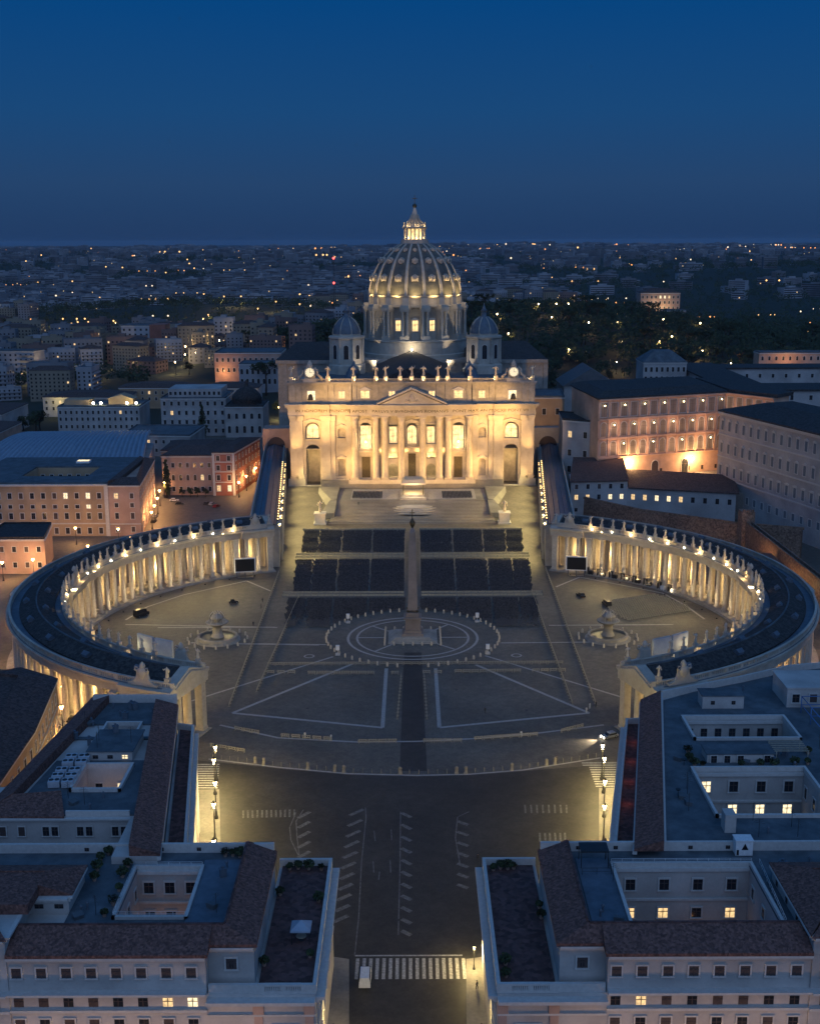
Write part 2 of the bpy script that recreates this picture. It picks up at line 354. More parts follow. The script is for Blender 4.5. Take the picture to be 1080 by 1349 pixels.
for k in range(8):
    a = 2 * pi * k / 8 + (.06 if k % 2 else 0)
    if k not in (2, 6): strip(mb, [(8.4 * cos(a), 7.4 * sin(a)), (17 * cos(a), 17 * sin(a))], .7, .018)
for s in (-1, 1):
    ring(mb, 1.4, .5, .012, 24, s * 31, -17)
struct(obj('paving_lines', mb, LINE))
mb = MB()
strip(mb, [(x, y - .6) for x, y in BOLLARD_ARC], .55, .014)
struct(obj('kerb_line', mb, LINE))
mb = MB()
for i in range(17):
    x = -10.0 + i * 1.14
    mb.add([(x, -178, .016), (x + .58, -178, .016), (x + .58, -172, .016), (x, -172, .016)], [(0, 1, 2, 3)])
for i in range(11):
    y = -92.6 - i * 1.25
    for x0, x1 in ((-51.4 + i * .2, -46.0 + i * .16), ((41.4 if i > 1 else 40.0), 49.6 - i * .28)):
        mb.add([(x0, y - .55, .016), (x1, y - .55, .016), (x1, y, .016), (x0, y, .016)], [(0, 1, 2, 3)])
strip(mb, [(-10.2, -171.2), (8.4, -171.2)], .4, .016)
struct(obj('zebra_markings', mb, PAINT))
mb = MB()
for a, b in DASHES: strip(mb, [a, b], .95, .014)
for a, b in WORN_ZEBRA: strip(mb, [a, b], .42, .014)
for l in EDGELINES: strip(mb, l, .22, .019)
struct(obj('worn_road_markings', mb, WORN))
for poly in ([(-43.9, -106.5), (-39.3, -134), (-33.5, -172.5), (-49, -172.5), (-53, -106.5)], [(42, -106.5), (37.8, -134), (33, -172.5), (49, -172.5), (51, -106.5)],
             [(-14.6, -171.5), (-11.2, -172.4), (-10.2, -192), (-10.0, -240), (-14.6, -240)], [(12.5, -171.7), (9.0, -172.5), (8.2, -192), (8.1, -240), (12.5, -240)]):
    mb = MB(); mb.prism(poly, -.1, .15); struct(obj('pavement', mb, PAVE))
# sloping forecourt between the two straight wings
def gz(y): return max(0.0, min(7.0, 7 * (y - 86) / 120))
mb = MB(); mb.add([(-50.2, 86, .008), (50.2, 86, .008), (62.5, 206, 7.0), (-62.5, 206, 7.0)], [(0, 1, 2, 3)])
mb.add([(-62.5, 206, 7.0), (62.5, 206, 7.0), (62.5, 222, 7.0), (-62.5, 222, 7.0)], [(0, 1, 2, 3)])
struct(obj('forecourt_paving', mb, COBBLE))

# ---------------------------------------------------------------- figures (one skinned surface each)
def skin_mesh(name, pts, edges, radii, mats, sub=1):
    me = bpy.data.meshes.new(name + '_rig'); me.from_pydata(pts, edges, [])
    o = bpy.data.objects.new(name + '_rig', me); COL.objects.link(o)
    o.modifiers.new('skin', 'SKIN')
    for i, r in enumerate(radii):
        sv = me.skin_vertices[0].data[i]; sv.radius = r if isinstance(r, tuple) else (r, r); sv.use_root = (i == 0)
    s = o.modifiers.new('sub', 'SUBSURF'); s.levels = sub; s.render_levels = sub
    dg = bpy.context.evaluated_depsgraph_get()
    out = bpy.data.meshes.new_from_object(o.evaluated_get(dg)); out.name = name
    bpy.data.objects.remove(o); bpy.data.meshes.remove(me)
    out.materials.clear()
    for m in mats: out.materials.append(m)
    for p in out.polygons: p.use_smooth = True
    return out
def statue_mesh(k):
    """robed standing figure 3.1 m tall, weight on one leg, arms posed by variant"""
    l = [(.25, 2.15), (-.3, 2.1), (.1, 2.2), (-.15, 2.15)][k][0]
    P = [(0, 0, 1.55), (.06, -.02, 1.0), (.03, -.03, .45), (0, 0, .05), (.02, 0, 2.05), (.02, -.02, 2.38), (.02, -.03, 2.55), (.03, -.06, 2.86)]
    E = [(0, 1), (1, 2), (2, 3), (0, 4), (4, 5), (5, 6), (6, 7)]
    R = [(.38, .28), (.42, .34), (.47, .40), (.54, .46), (.38, .26), (.42, .25), .11, (.21, .23)]
    arms = [[(-.42, 0, 2.3), (-.62, -.12, 1.85), (-.35, -.4, 1.75), (.42, 0, 2.25), (.72, -.2, 2.45), (.80, -.3, 2.95)],
            [(-.42, 0, 2.3), (-.72, -.2, 2.0), (-.82, -.38, 2.4), (.45, 0, 2.3), (.62, 0, 1.85), (.55, -.3, 1.55)],
            [(-.42, 0, 2.3), (-.60, -.15, 1.9), (-.2, -.42, 1.95), (.45, 0, 2.3), (.62, -.15, 1.9), (.2, -.42, 1.85)],
            [(-.42, 0, 2.25), (-.68, -.2, 1.95), (-.62, -.5, 2.15), (.45, 0, 2.3), (.60, .05, 1.85), (.62, -.1, 1.4)]][k]
    b = len(P); P += arms
    E += [(5, b), (b, b + 1), (b + 1, b + 2), (5, b + 3), (b + 3, b + 4), (b + 4, b + 5)]
    R += [.17, .14, .10, .17, .14, .10]
    return skin_mesh('statue', P, E, R, [STATUE])
STAT = [statue_mesh(k) for k in range(4)]
pm = MB(); pm.box(-.55, .55, -.5, .5, -.75, 0); pm.box(-.65, .65, -.6, .6, -.9, -.75); pm.box(-.62, .62, -.57, .57, 0, .12)
PLINTH = pm.mesh('plinth', [TRAV])
def statue(loc, rz, k, label, group, scale=1.0, plinth=True):
    """loc: top of the plinth"""
    o = put('statue', STAT[k % 4], None, loc, rz, scale); tag(o, label, 'statue', group)
    if plinth: put('plinth', PLINTH, o, loc)
    return o
def person_mesh(k):
    st = [.12, .25, .05][k]
    P = [(0, 0, .95), (0, 0, 1.2), (0, -.01, 1.42), (0, -.02, 1.53), (0, -.03, 1.66),
         (.09, 0, .88), (.10, -st, .5), (.10, -st * .6, .06), (.10, -st * .6 - .12, .04), (-.09, 0, .88), (-.10, st * .7, .5), (-.10, st, .07), (-.10, st - .1, .04),
         (.2, 0, 1.4), (.26, -.02, 1.12), (.24, -.14, .88), (-.2, 0, 1.4), (-.26, .03, 1.12), (-.24, -.06, .88)]
    E = [(0, 1), (1, 2), (2, 3), (3, 4), (0, 5), (5, 6), (6, 7), (7, 8), (0, 9), (9, 10), (10, 11), (11, 12), (2, 13), (13, 14), (14, 15), (2, 16), (16, 17), (17, 18)]
    R = [(.15, .11), (.14, .1), (.15, .1), .055, (.09, .1), .09, .065, .045, .04, .09, .065, .045, .04, .06, .045, .035, .06, .045, .035]
    return P, E, R
def person(loc, rz, k, cloth, label):
    P, E, R = person_mesh(k % 3)
    me = skin_mesh('person', P, E, R, [cloth, SKIN])
    for p in me.polygons:
        if p.center.z > 1.52: p.material_index = 1
    o = put('person', me, None, loc, rz); tag(o, label, 'person')
    h = MB(); h.lathe([(.02, 1.76), (.085, 1.74), (.1, 1.68), (.09, 1.62)][::-1], 8, 0, .02); put('hair', h.mesh('hair', [CLOTH]), o, loc)

# ---------------------------------------------------------------- obelisk
t = thing('obelisk', 'tall red granite obelisk with bronze cross at the centre of the square', 'obelisk', (0, 0, 0))
mb = MB()
for i, (hx, hy) in enumerate(((7.6, 6.4), (6.9, 5.7), (6.2, 5.0), (5.5, 4.3))): mb.box(-hx, hx, -hy, hy, i * .35, i * .35 + .347 + (0 if i < 3 else .0))
obj('steps', mb, TRAV2, t)
mb = MB(); mb.box(-3.3, 3.3, -3.3, 3.3, 1.397, 2.2); mb.box(-2.7, 2.7, -2.7, 2.7, 2.2, 3.2); mb.box(-2.3, 2.3, -2.3, 2.3, 3.2, 6.6); mb.box(-2.75, 2.75, -2.75, 2.75, 6.6, 7.2); mb.box(-2.0, 2.0, -2.0, 2.0, 7.2, 8.6)
obj('pedestal', mb, GRANITE, t)
for sx in (-1, 1):
    for sy in (-1, 1): mb = MB(); mb.ball(sx * 1.35, sy * 1.35, 9.0, .42, 8); mb.ball(sx * 1.75, sy * 1.75, 9.15, .25, 8); obj('bronze_lion', mb, BRONZE, t)
mb = MB(); mb.hexa([(-1.5, -1.5, 9.3), (1.5, -1.5, 9.3), (1.5, 1.5, 9.3), (-1.5, 1.5, 9.3)], [(-.95, -.95, 34), (.95, -.95, 34), (.95, .95, 34), (-.95, .95, 34)])
mb.hexa([(-.95, -.95, 34), (.95, -.95, 34), (.95, .95, 34), (-.95, .95, 34)], [(-.06, -.06, 35.8), (.06, -.06, 35.8), (.06, .06, 35.8), (-.06, .06, 35.8)])
obj('shaft', mb, GRANITE, t)
mb = MB(); mb.lathe([(.3, 35.4), (.75, 36.2), (.95, 37.0), (.5, 37.8), (.3, 38.3)], 10); mb.box(-.13, .13, -.13, .13, 38.2, 41.2); mb.box(-.75, .75, -.12, .12, 39.9, 40.2)
obj('cross', mb, BRONZE, t)
# stone posts round the obelisk steps and round the ring
pst = MB(); pst.lathe([(.34, 0), (.32, .9), (.24, 1.15), (.08, 1.3)], 10); POST = pst.mesh('stone_post', [TRAV])
spots = []
for i in range(7):
    x = -8.6 + 17.2 * i / 6; spots += [(x, -7.4), (x, 7.4)] if i not in (3,) else [(x, -7.4)]
for i in range(1, 5):
    y = -7.4 + 14.8 * i / 5; spots += [(-8.6, y), (8.6, y)]
for i, (x, y) in enumerate(spots):
    tag(put('stone_post', POST, None, (x, y, 0)), 'short stone post in the rectangle standing close around the obelisk steps', 'post', 'posts close around the obelisk steps')
n = 0
for i in range(56):
    a = 2 * pi * (i + .5) / 56
    if abs(cos(a)) < .12: continue
    tag(put('stone_bollard', POST, None, (27 * cos(a), 27 * sin(a), 0)), 'short stone bollard in the wide ring around the obelisk', 'bollard', 'bollards in the ring around the obelisk')
def at_arc(pl, t):
    L = [hypot(b[0] - a[0], b[1] - a[1]) for a, b in zip(pl, pl[1:])]; s = t * sum(L)
    for (a, b), l in zip(zip(pl, pl[1:]), L):
        if s <= l: return (a[0] + (b[0] - a[0]) * s / l, a[1] + (b[1] - a[1]) * s / l)
        s -= l
    return pl[-1]
mb = MB(); mb.lathe([(.09, 0), (.09, 1.0), (.13, 1.05), (.05, 1.15)], 6); SPOST = mb.mesh('slim_bollard', [PAVE])
mb = MB(); mb.lathe([(.5, 0), (.5, .2), (.4, .3), (.36, 1.25), (.45, 1.35), (.3, 1.7), (.05, 1.85)], 10); FPOST = mb.mesh('stone_bollard', [PAVE])
for i in range(44):
    p = at_arc(BOLLARD_ARC, (i + .5) / 44)
    if i in (5, 6, 11, 14, 15, 21, 27, 28, 33, 37, 38): tag(put('stone_bollard', FPOST, None, (*p, 0)), 'stout pale stone bollard on the curved kerb between square and road', 'bollard', 'stout bollards along the curved kerb')
    else: tag(put('slim_bollard', SPOST, None, (*p, 0)), 'slim bollard on the curved kerb between square and road', 'bollard', 'slim bollards along the curved kerb')

# ---------------------------------------------------------------- fountains
for s, lb in ((-1, 'round stone fountain before the colonnade with the empty paved floor'), (1, 'round stone fountain beside the fenced field of chairs')):
    fx, fy = s * 60.8, -1.5
    t = thing('fountain', lb, 'fountain', (fx, fy, 0))
    mb = MB(); mb.lathe([(7.2, 0), (7.2, .25), (6.8, .27), (6.8, .5), (6.3, .52), (6.3, 1.5), (5.6, 1.55), (5.5, .9)], 16, fx, fy, 0, False); obj('basin', mb, TRAV2, t)
    mb = MB(); mb.lathe([(5.5, .9), (5.52, 1.1)], 16, fx, fy); obj('pool_water', mb, WATER, t)
    mb = MB(); mb.lathe([(2.2, 1.0), (1.6, 2.0), (1.3, 4.0), (1.7, 4.6), (3.4, 5.6), (3.6, 5.9), (3.2, 5.95)], 20, fx, fy); obj('bowl', mb, TRAV2, t)
    mb = MB(); mb.lathe([(.7, 5.6), (.6, 6.9), (1.9, 7.0), (2.1, 7.2), (1.6, 7.9), (.6, 8.5), (.25, 8.8)], 16, fx, fy); obj('dome_cap', mb, TRAV2, t)
    mb = MB()
    for k in range(9):
        a = 2 * pi * k / 9; mb.tube([(fx + .6 * cos(a), fy + .6 * sin(a), 8.6), (fx + 1.2 * cos(a), fy + 1.2 * sin(a), 9.2), (fx + 2.2 * cos(a), fy + 2.2 * sin(a), 8.2), (fx + 2.9 * cos(a), fy + 2.9 * sin(a), 6.0)], .045, 5)
    obj('water_jets', mb, STONE, t)
    for k in range(16):
        a = 2 * pi * k / 16 + .1
        tag(put('stone_bollard', POST, None, (fx + 9.2 * cos(a), fy + 9.2 * sin(a), 0)), 'stone bollard in the circle round the ' + ('fountain by the bare paving' if s < 0 else 'fountain by the fenced chairs'), 'bollard', 'bollards round the ' + ('first' if s < 0 else 'second') + ' fountain')

# ---------------------------------------------------------------- colonnades
cm = MB(); cm.box(-1.0, 1.0, -1.0, 1.0, 0, .4)
cm.lathe([(.98, .4), (1.0, .6), (.86, .75), (.80, .85), (.81, 4), (.78, 8), (.68, 12.0), (.70, 12.2), (.70, 12.5), (.9, 12.8)], 14)
cm.box(-.95, .95, -.95, .95, 12.8, 13.2); COLUMN = cm.mesh('column', [COLSTONE])
pr = MB(); pr.box(-1.15, 1.15, -1.15, 1.15, 0, .6); pr.box(-1.0, 1.0, -1.0, 1.0, .6, 12.4); pr.box(-1.12, 1.12, -1.12, 1.12, 12.4, 13.2); PIER = pr.mesh('pier', [COLSTONE])
sk = MB(); sk.box(-.8, .8, -1.1, 1.1, 0, .7); sk.add([(-.95, -1.2, .7), (.95, -1.2, .7), (.95, 1.2, .7), (-.95, 1.2, .7), (0, -1.2, 1.5), (0, 1.2, 1.5)], [(0, 1, 4), (2, 3, 5), (1, 2, 5, 4), (3, 0, 4, 5)]); SKYL = sk.mesh('skylight', [LEAD])
def crest_mesh():
    """attic block with concave shoulders, shield and crown"""
    mb = MB(); pr = [(-5.2, 0), (5.2, 0), (5.2, .8), (4.4, .9), (3.2, 1.3), (2.3, 2.2), (1.9, 3.6), (1.9, 4.6), (-1.9, 4.6), (-1.9, 3.6), (-2.3, 2.2), (-3.2, 1.3), (-4.4, .9), (-5.2, .8)]
    k = len(pr); vs = [(x, -.5, z) for x, z in pr] + [(x, .5, z) for x, z in pr]
    mb.add(vs, [tuple(range(k)), tuple(range(2 * k - 1, k - 1, -1))] + [((i + 1) % k, i, k + i, k + (i + 1) % k) for i in range(k)])
    mb.lathe([(.15, 2.0), (1.3, 3.0), (1.6, 4.2), (1.4, 5.3), (.6, 5.6)], 12, 0, -.45, 0, True, 0, 1, .35)
    mb.lathe([(.75, 5.4), (.95, 6.0), (.7, 6.8), (.2, 7.4)], 10, 0, 0)
    for sx in (-1, 1): mb.tube([(sx * 1.5, -.5, 4.6), (sx * 2.4, -.5, 4.9), (sx * 2.2, -.5, 5.8), (sx * 1.3, -.5, 5.7)], [.3, .35, .3, .15], 6)
    return mb.mesh('coat_of_arms', [TRAV])
CREST = crest_mesh(); CREST.transform(Matrix.Scale(.82, 4))
CY = 3.0; TH = radians(70.5)
def pol(s, r, a): return (s * (25 + r * cos(a)), CY + r * sin(a))
def colonnade(s, label, word):
    t = thing('colonnade', label, 'colonnade', (s * 100, CY, 0)); cx = s * 25
    mb = MB(); mb.arc(cx, CY, [(78.6, .0), (98.0, .0), (98.0, .2), (97.5, .22), (97.5, .42), (79.1, .42), (79.1, .22), (78.6, .2)], -TH, TH, 72, sx=s); obj('stylobate', mb, TRAV2, t)
    # entablature: regular run, with the end and middle pavilions standing forward
    def ent(mb, ri, ro, a0, a1, n):
        for r0, r1, sg in ((ri, ri + 2.0, -1), (ro - 2.0, ro, 1)):
            lo, hi = (r0, r1)
            out = lo if sg < 0 else hi; inn = hi if sg < 0 else lo
            p = [(inn, 13.6), (out, 13.6), (out, 14.3), (out + sg * .15, 14.35), (out + sg * .15, 15.5), (out + sg * .9, 15.9), (out + sg * 1.0, 16.6), (inn, 16.6)]
            if sg > 0: p = p[::-1]
            mb.arc(cx, CY, p[::-1], a0, a1, n, sx=s)
    mb = MB(); E1, E2 = radians(61.5), radians(5.5)
    ent(mb, 81.0, 96.0, -E1, -E2, 44); ent(mb, 81.0, 96.0, E2, E1, 44)
    for a0, a1 in ((-TH, -E1), (E1, TH), (-E2, E2)): ent(mb, 79.6, 97.2, a0, a1, 8)
    for a in (-TH, TH):                                         # cross beam closing each end
        m0 = len(mb.V)
        d = -1 if a > 0 else 1
        p0, p1 = pol(s, 80.6, a + d * .0007), pol(s, 96.2, a + d * .0007); q0, q1 = pol(s, 80.6, a + d * .02), pol(s, 96.2, a + d * .02)
        mb.prism([p0, p1, q1, q0], 13.603, 16.597)
    obj('entablature', mb, TRAV, t)
    mb = MB(); mb.arc(cx, CY, [(82.5, 13.9), (94.5, 13.9), (94.5, 14.3), (82.5, 14.3)], -TH + .03, TH - .03, 72, sx=s); obj('ceiling', mb, TRAV, t)
    # lead walk and tiled gable roof
    mb = MB(); mb.arc(cx, CY, [(80.4, 16.4), (96.4, 16.4), (96.4, 16.75), (80.4, 16.75)], -TH + .004, TH - .004, 72, sx=s); obj('lead_walk', mb, LEAD, t)
    mb = MB(); mb.arc(cx, CY, [(83.2, 16.9), (93.2, 16.9), (93.2, 17.3), (88.3, 19.6), (83.2, 17.3)], -TH + .035, TH - .035, 72, sx=s)
    rf = obj('roof', mb, DARKROOF, t)
    mb = MB(); mb.arc(cx, CY, [(88.1, 19.5), (88.5, 19.5), (88.5, 19.85), (88.1, 19.85)], -TH + .035, TH - .035, 72, sx=s); obj('ridge_tiles', mb, FLAT, rf)
    for i in range(22):
        a = -TH + .09 + (2 * TH - .18) * (i + .5) / 22; r = 86.0 if i % 2 else 91.2
        put('skylight', SKYL, rf, (*pol(s, r, a), 18.1), atan2(sin(a), s * cos(a)))
    # balustrades
    for nm, r in (('inner_balustrade', 81.0), ('outer_balustrade', 95.9)):
        mb = MB(); mb.arc(cx, CY, [(r - .3, 16.5), (r + .3, 16.5), (r + .3, 17.05), (r - .3, 17.05)], -TH, TH, 72, sx=s)
        mb.arc(cx, CY, [(r - .33, 18.05), (r + .33, 18.05), (r + .33, 18.35), (r - .33, 18.35)], -TH, TH, 72, sx=s)
        n = int(2 * TH * r / .62)
        for i in range(n):
            a = -TH + 2 * TH * (i + .5) / n; x, y = pol(s, r, a); w = .55 if i % 9 == 0 else .17
            m0 = len(mb.V); mb.box(-.26 if i % 9 == 0 else -.15, .26 if i % 9 == 0 else .15, -w, w, 17.05, 18.05); mb.xf(Matrix.Translation((x, y, 0)) @ Matrix.Rotation(atan2(sin(a), s * cos(a)), 4, 'Z'), m0)
        obj(nm, mb, TRAV, t)
    # columns in four rings, piers at the pavilions
    N = 45; rest = MB(); cnt = 0
    angs = [-TH + .022 + (2 * TH - .044) * i / (N - 1) for i in range(N)]
    for ri, r in enumerate((82.0, 86.4, 90.8, 95.0)):
        for i, a in enumerate(angs):
            rz = atan2(sin(a), s * cos(a)); x, y = pol(s, r, a)
            endp = i in (0, 3, N - 1, N - 4) and ri in (0, 3)
            if endp:
                x, y = pol(s, 80.7 if ri == 0 else 96.0, a); put('pier', PIER, t, (x, y, .42), rz); continue
            if i in (1, 2, N - 2, N - 3) and ri in (0, 3): x, y = pol(s, 80.7 if ri == 0 else 96.0, a)
            show = (ri == 0) or (ri == 3 and i < 26) or (ri == 1 and i > 16)
            if show and cnt < 100: put('column', COLUMN, t, (x, y, .42), rz); cnt += 1
            else:
                rest.lathe([(1.0, .42), (1.0, .9), (.8, 1.1), (.78, 8), (.68, 12.6), (.9, 13.6)], 10, x, y)
    stuff(obj('columns', rest, COLSTONE, t))
    # gable ends and crests
    for a in (-TH, TH):
        d = 1 if a < 0 else -1; mb = MB()
        for rr, zz, a0, a1 in ((8.9, 3.1, 0, .03), (7.4, 2.3, -.004, .02)):
            pts = [(88.3 - rr, 16.62), (88.3 + rr, 16.62), (88.3, 16.62 + zz)]
            A0 = [(*pol(s, r, a + d * a0), z) for r, z in pts]; A1 = [(*pol(s, r, a + d * a1), z) for r, z in pts]
            mb.add(A0 + A1, [(0, 1, 2), (5, 4, 3), (0, 3, 4, 1), (1, 4, 5, 2), (2, 5, 3, 0)])
        obj('pediment', mb, TRAV, t)
    for a, r, fl in ((-E1 - .07, 80.6, 0), (E1 + .07, 80.6, 0), (0, 80.4, 0), (-E1 - .07, 96.4, 1)):
        put('coat_of_arms', CREST, t, (*pol(s, r, a), 16.8), atan2(sin(a), s * cos(a)) + (-pi / 2 if not fl else pi / 2))
    # statues on the inner parapet
    k = 0
    for i, a in enumerate(angs):
        if i in (1, 2, N - 2, N - 3, 22): continue
        r = 81.0; k += 1; x, y = pol(s, r, a); rz = atan2(sin(a), s * cos(a)) - pi / 2
        statue((x, y, 19.2), rz, (i * 7 + (s > 0)) % 4, nth(k) + ' robed statue from the near gable on the colonnade ' + word, 'statues on the inner parapet ' + word, 1.0)
    for a, kk, nm in ((-TH + .02, 1, 'lone brightly lit statue at outer near corner of colonnade '),):
        statue((*pol(s, 95.6, a), 19.2), atan2(sin(a), s * cos(a)) + pi / 2, kk, nm + word, None, 1.05)
    # lamps: white floods on the cornice and lanterns hanging in the aisles
    fl = MB(); fl.box(-.25, .25, -.2, .2, 0, .35)
    g = MB(); g.ball(0, 0, .55, .26, 8)
    FM, GM = fl.mesh('floodlight', [IRON]), g.mesh('lens', [GLOWW])
    for i in range(24):
        a = -TH + .05 + (2 * TH - .1) * (i + .5) / 24; x, y = pol(s, 80.45, a)
        o = put('floodlight', FM, None, (x, y, 16.6)); tag(o, 'small white floodlight on the inner cornice of the colonnade ' + word, 'floodlight', 'floodlights on the inner cornice ' + word); put('lens', GM, o, (x, y, 16.6))
        if i % 2 == 0:
            x, y = pol(s, 79.6, a); light('POINT', (x, y, 18.0), 520, GOLD, .3)
    for i in range(18):
        a = -TH + .05 + (2 * TH - .1) * (i + .5) / 18
        x, y = pol(s, 88.6, a); light('POINT', (x, y, 6.5), 2600, GOLD, .35)
        x, y = pol(s, 76.0, a); tx, ty = pol(s, 82.0, a)
        light('SPOT', (x, y, .6), 3600, (1, .76, .42), .3, (tx, ty, 9), 125, 1.0)  # added spot to brighten the column fronts
        if i % 2 == 0 and i > 1:
            x, y = pol(s, 80.3, a); tx, ty = pol(s, 56.0, a); light('SPOT', (x, y, 17.2), 17000, (1, .76, .32), .3, (tx, ty, 0), 105, 1.0)
        x, y = pol(s, 76.0, a)
        tag(put('added_ground_flood', FM, None, (x, y, 0)), 'small added floodlight box on the paving before the columns ' + word, 'floodlight', 'added floodlight boxes before the columns ' + word)  # invented dark box as fixture for the added spot
colonnade(-1, 'curved travertine colonnade curving away on the side of the ribbed metal hall roof', 'by the ribbed metal hall')
colonnade(1, 'curved travertine colonnade curving away below the palace with glowing loggias', 'by the glowing loggias')
# ---------------------------------------------------------------- windows (one mesh each, cached and shared)
WC = {}
def window_mesh(w, h, style, lit, pane=None):
    """local frame: x along the wall, outside is -y, z up from the sill. style: plain | gable | round | arch | bare"""
    key = (w, h, style, lit, pane.name if pane else '')
    if key in WC: return WC[key]
    f = MB(); t = min(.28, w * .16)
    ph = h
    if style == 'arch':
        n = 8; top = [(w / 2 * cos(pi * i / n), h - w / 2 + w / 2 * sin(pi * i / n)) for i in range(n + 1)]
        out = [(x * (1 + 2 * t / w), h - w / 2 + (z - h + w / 2) * (1 + 2 * t / w)) for x, z in top]
        a = [(w / 2, 0)] + top + [(-w / 2, 0)]; b = [(w / 2 + t, 0)] + out + [(-w / 2 - t, 0)]
        k = len(a); f.add([(x, -.05, z) for x, z in a], [tuple(range(k))], 1)
        vs = [(x, -.2, z) for x, z in a] + [(x, -.2, z) for x, z in b] + [(x, .02, z) for x, z in b]
        f.add(vs, [(i, i + 1, k + i + 1, k + i) for i in range(k - 1)] + [(k + i, k + i + 1, 2 * k + i + 1, 2 * k + i) for i in range(k - 1)], 0)
        f.add([(x, -.2, z) for x, z in a] + [(x, -.05, z) for x, z in a], [(i, k + i, k + i + 1, i + 1) for i in range(k - 1)], 0)
        f.box(-.05, .05, -.10, -.052, 0, h - t, 2); f.box(-w / 2, w / 2, -.10, -.053, h * .62, h * .62 + .1, 2)
    else:
        f.add([(-w / 2, -.05, 0), (w / 2, -.05, 0), (w / 2, -.05, h), (-w / 2, -.05, h)], [(0, 1, 2, 3)], 1)
        if style != 'bare':
            f.box(-w / 2 - t, -w / 2, -.18, .02, 0, h); f.box(w / 2, w / 2 + t, -.18, .02, 0, h); f.box(-w / 2 - t, w / 2 + t, -.183, .02, h, h + t)
            f.box(-w / 2 - t * 1.3, w / 2 + t * 1.3, -.26, .02, -t * .8, 0)
        f.box(-.05, .05, -.10, -.052, 0, h, 2); f.box(-w / 2, w / 2, -.11, -.053, h * .60, h * .60 + .09, 2)
        if style == 'gable': f.add([(-w * .85, -.45, h + t * 1.4), (w * .85, -.45, h + t * 1.4), (0, -.45, h + t * 1.4 + w * .42), (-w * .85, .02, h + t * 1.4), (w * .85, .02, h + t * 1.4), (0, .02, h + t * 1.4 + w * .42)], [(0, 1, 2), (0, 3, 4, 1), (1, 4, 5, 2), (2, 5, 3, 0)])
        if style == 'round':
            n = 6; c = [(w * .85 * cos(pi * i / n), h + t * 1.4 + w * .34 * sin(pi * i / n)) for i in range(n + 1)]; k = n + 1
            f.add([(x, -.4, z) for x, z in c] + [(x, .02, z) for x, z in c], [tuple(range(k))] + [(i, k + i, k + i + 1, i + 1) for i in range(n)] + [(0, n, k + n, k)])
    p = pane or {0: GLASS, 1: WIN, 2: WINW, 3: SHUT, 4: SHUTG, 5: WINF}[lit]
    me = f.mesh('window', [STONE, p, SHUT if lit not in (3, 4) else p]); WC[key] = me; return me
def windows(parent, p0, p1, z, n, w, h, style='plain', lit=(), shut=(), pad=None, skip=(), name='window', default=0, pane=None, xs=None):
    """n windows evenly along the wall p0 -> p1 (seen from outside, left to right); lit/shut index -> pane kind"""
    dx, dy = p1[0] - p0[0], p1[1] - p0[1]; L = hypot(dx, dy); rz = atan2(dy, dx)
    pad = L / n / 2 if pad is None else pad
    lit = {i: 1 for i in lit} if not isinstance(lit, dict) else lit
    for i in range(n):
        if i in skip: continue
        d = xs[i] if xs else pad + (L - 2 * pad) * (i / (n - 1) if n > 1 else .5)
        k = lit.get(i, 3 if i in shut else default)
        put(name, window_mesh(w, h, style, k, pane), parent, (p0[0] + dx * d / L, p0[1] + dy * d / L, z), rz)

# ---------------------------------------------------------------- basilica
FY = 206.0
B = thing('basilica', 'floodlit baroque basilica with columned front and great ribbed dome', 'church', (0, FY, 7))
bays = {0: (2.7, [(10.6, 23.0), (26.6, 37.2)]), 9: (2.2, [(10.6, 17.5), (20.0, 22.8), (27.0, 36.4)]), 22: (3.0, [(10.6, 21.5), (24.6, 37.4)]),
        33.4: (1.8, [(11.5, 20.0), (30.0, 35.0)]), 47.2: (3.4, [(7.0, 27.0), (29.6, 37.6)])}
def arch_fill(mb, x0, x1, z1, y0, y1, m=0):
    r = (x1 - x0) / 2; c = (x0 + x1) / 2; n = 6
    for sx in (-1, 1):
        pts = [(c + sx * r, z1 + .0)] + [(c + sx * r * cos(pi / 2 * i / n), z1 - r + r * sin(pi / 2 * i / n)) for i in range(n + 1)]
        k = len(pts); vs = [(x, y0, z) for x, z in pts] + [(x, y1, z) for x, z in pts]
        mb.add(vs, [tuple(range(k)), tuple(range(2 * k - 1, k - 1, -1))] + [(i, k + i, k + (i + 1) % k, (i + 1) % k) for i in range(k)], m)
mb = MB(); xs = []
for x, (hw, iv) in bays.items():
    for sx in ((1,) if x == 0 else (-1, 1)): xs.append((sx * x - hw, sx * x + hw, iv, x))
xs.sort(); X = -58.0; Y0, Y1 = FY, FY + 2.4
for x0, x1, iv, bx in xs:
    mb.box(X, x0, Y0, Y1, 5.0, 41.0); z = 5.0
    for a, b in iv:
        if a > z: mb.box(x0, x1, Y0, Y1, z, a)
        z = b
        if (bx, a) in ((0, 26.6), (22, 24.6), (47.2, 7.0), (47.2, 29.6), (33.4, 11.5), (9, 10.6), (33.4, 30.0)): arch_fill(mb, x0, x1, b, Y0 + .003, Y1 - .003)
    mb.box(x0, x1, Y0, Y1, z, 41.0); X = x1
mb.box(X, 58.0, Y0, Y1, 5.0, 41.0)
mb.box(-58, -55.6, Y1, FY + 22, 5, 41); mb.box(55.6, 58, Y1, FY + 22, 5, 41)
mb.box(-59.2, 59.2, FY - 1.8, FY + .6, 6.4, 10.3 - 3.0)
obj('facade_wall', mb, TRAV, B)
mb = MB(); mb.box(-55.6, 55.6, FY + 9.5, FY + 10.3, 6, 41); mb.box(-55.6, 55.6, Y1, FY + 9.5, 24.0, 24.5); mb.box(-43, 43, Y1, FY + 9.5, 6.6, 10.3); obj('portico_back_wall', mb, TRAV2, B)
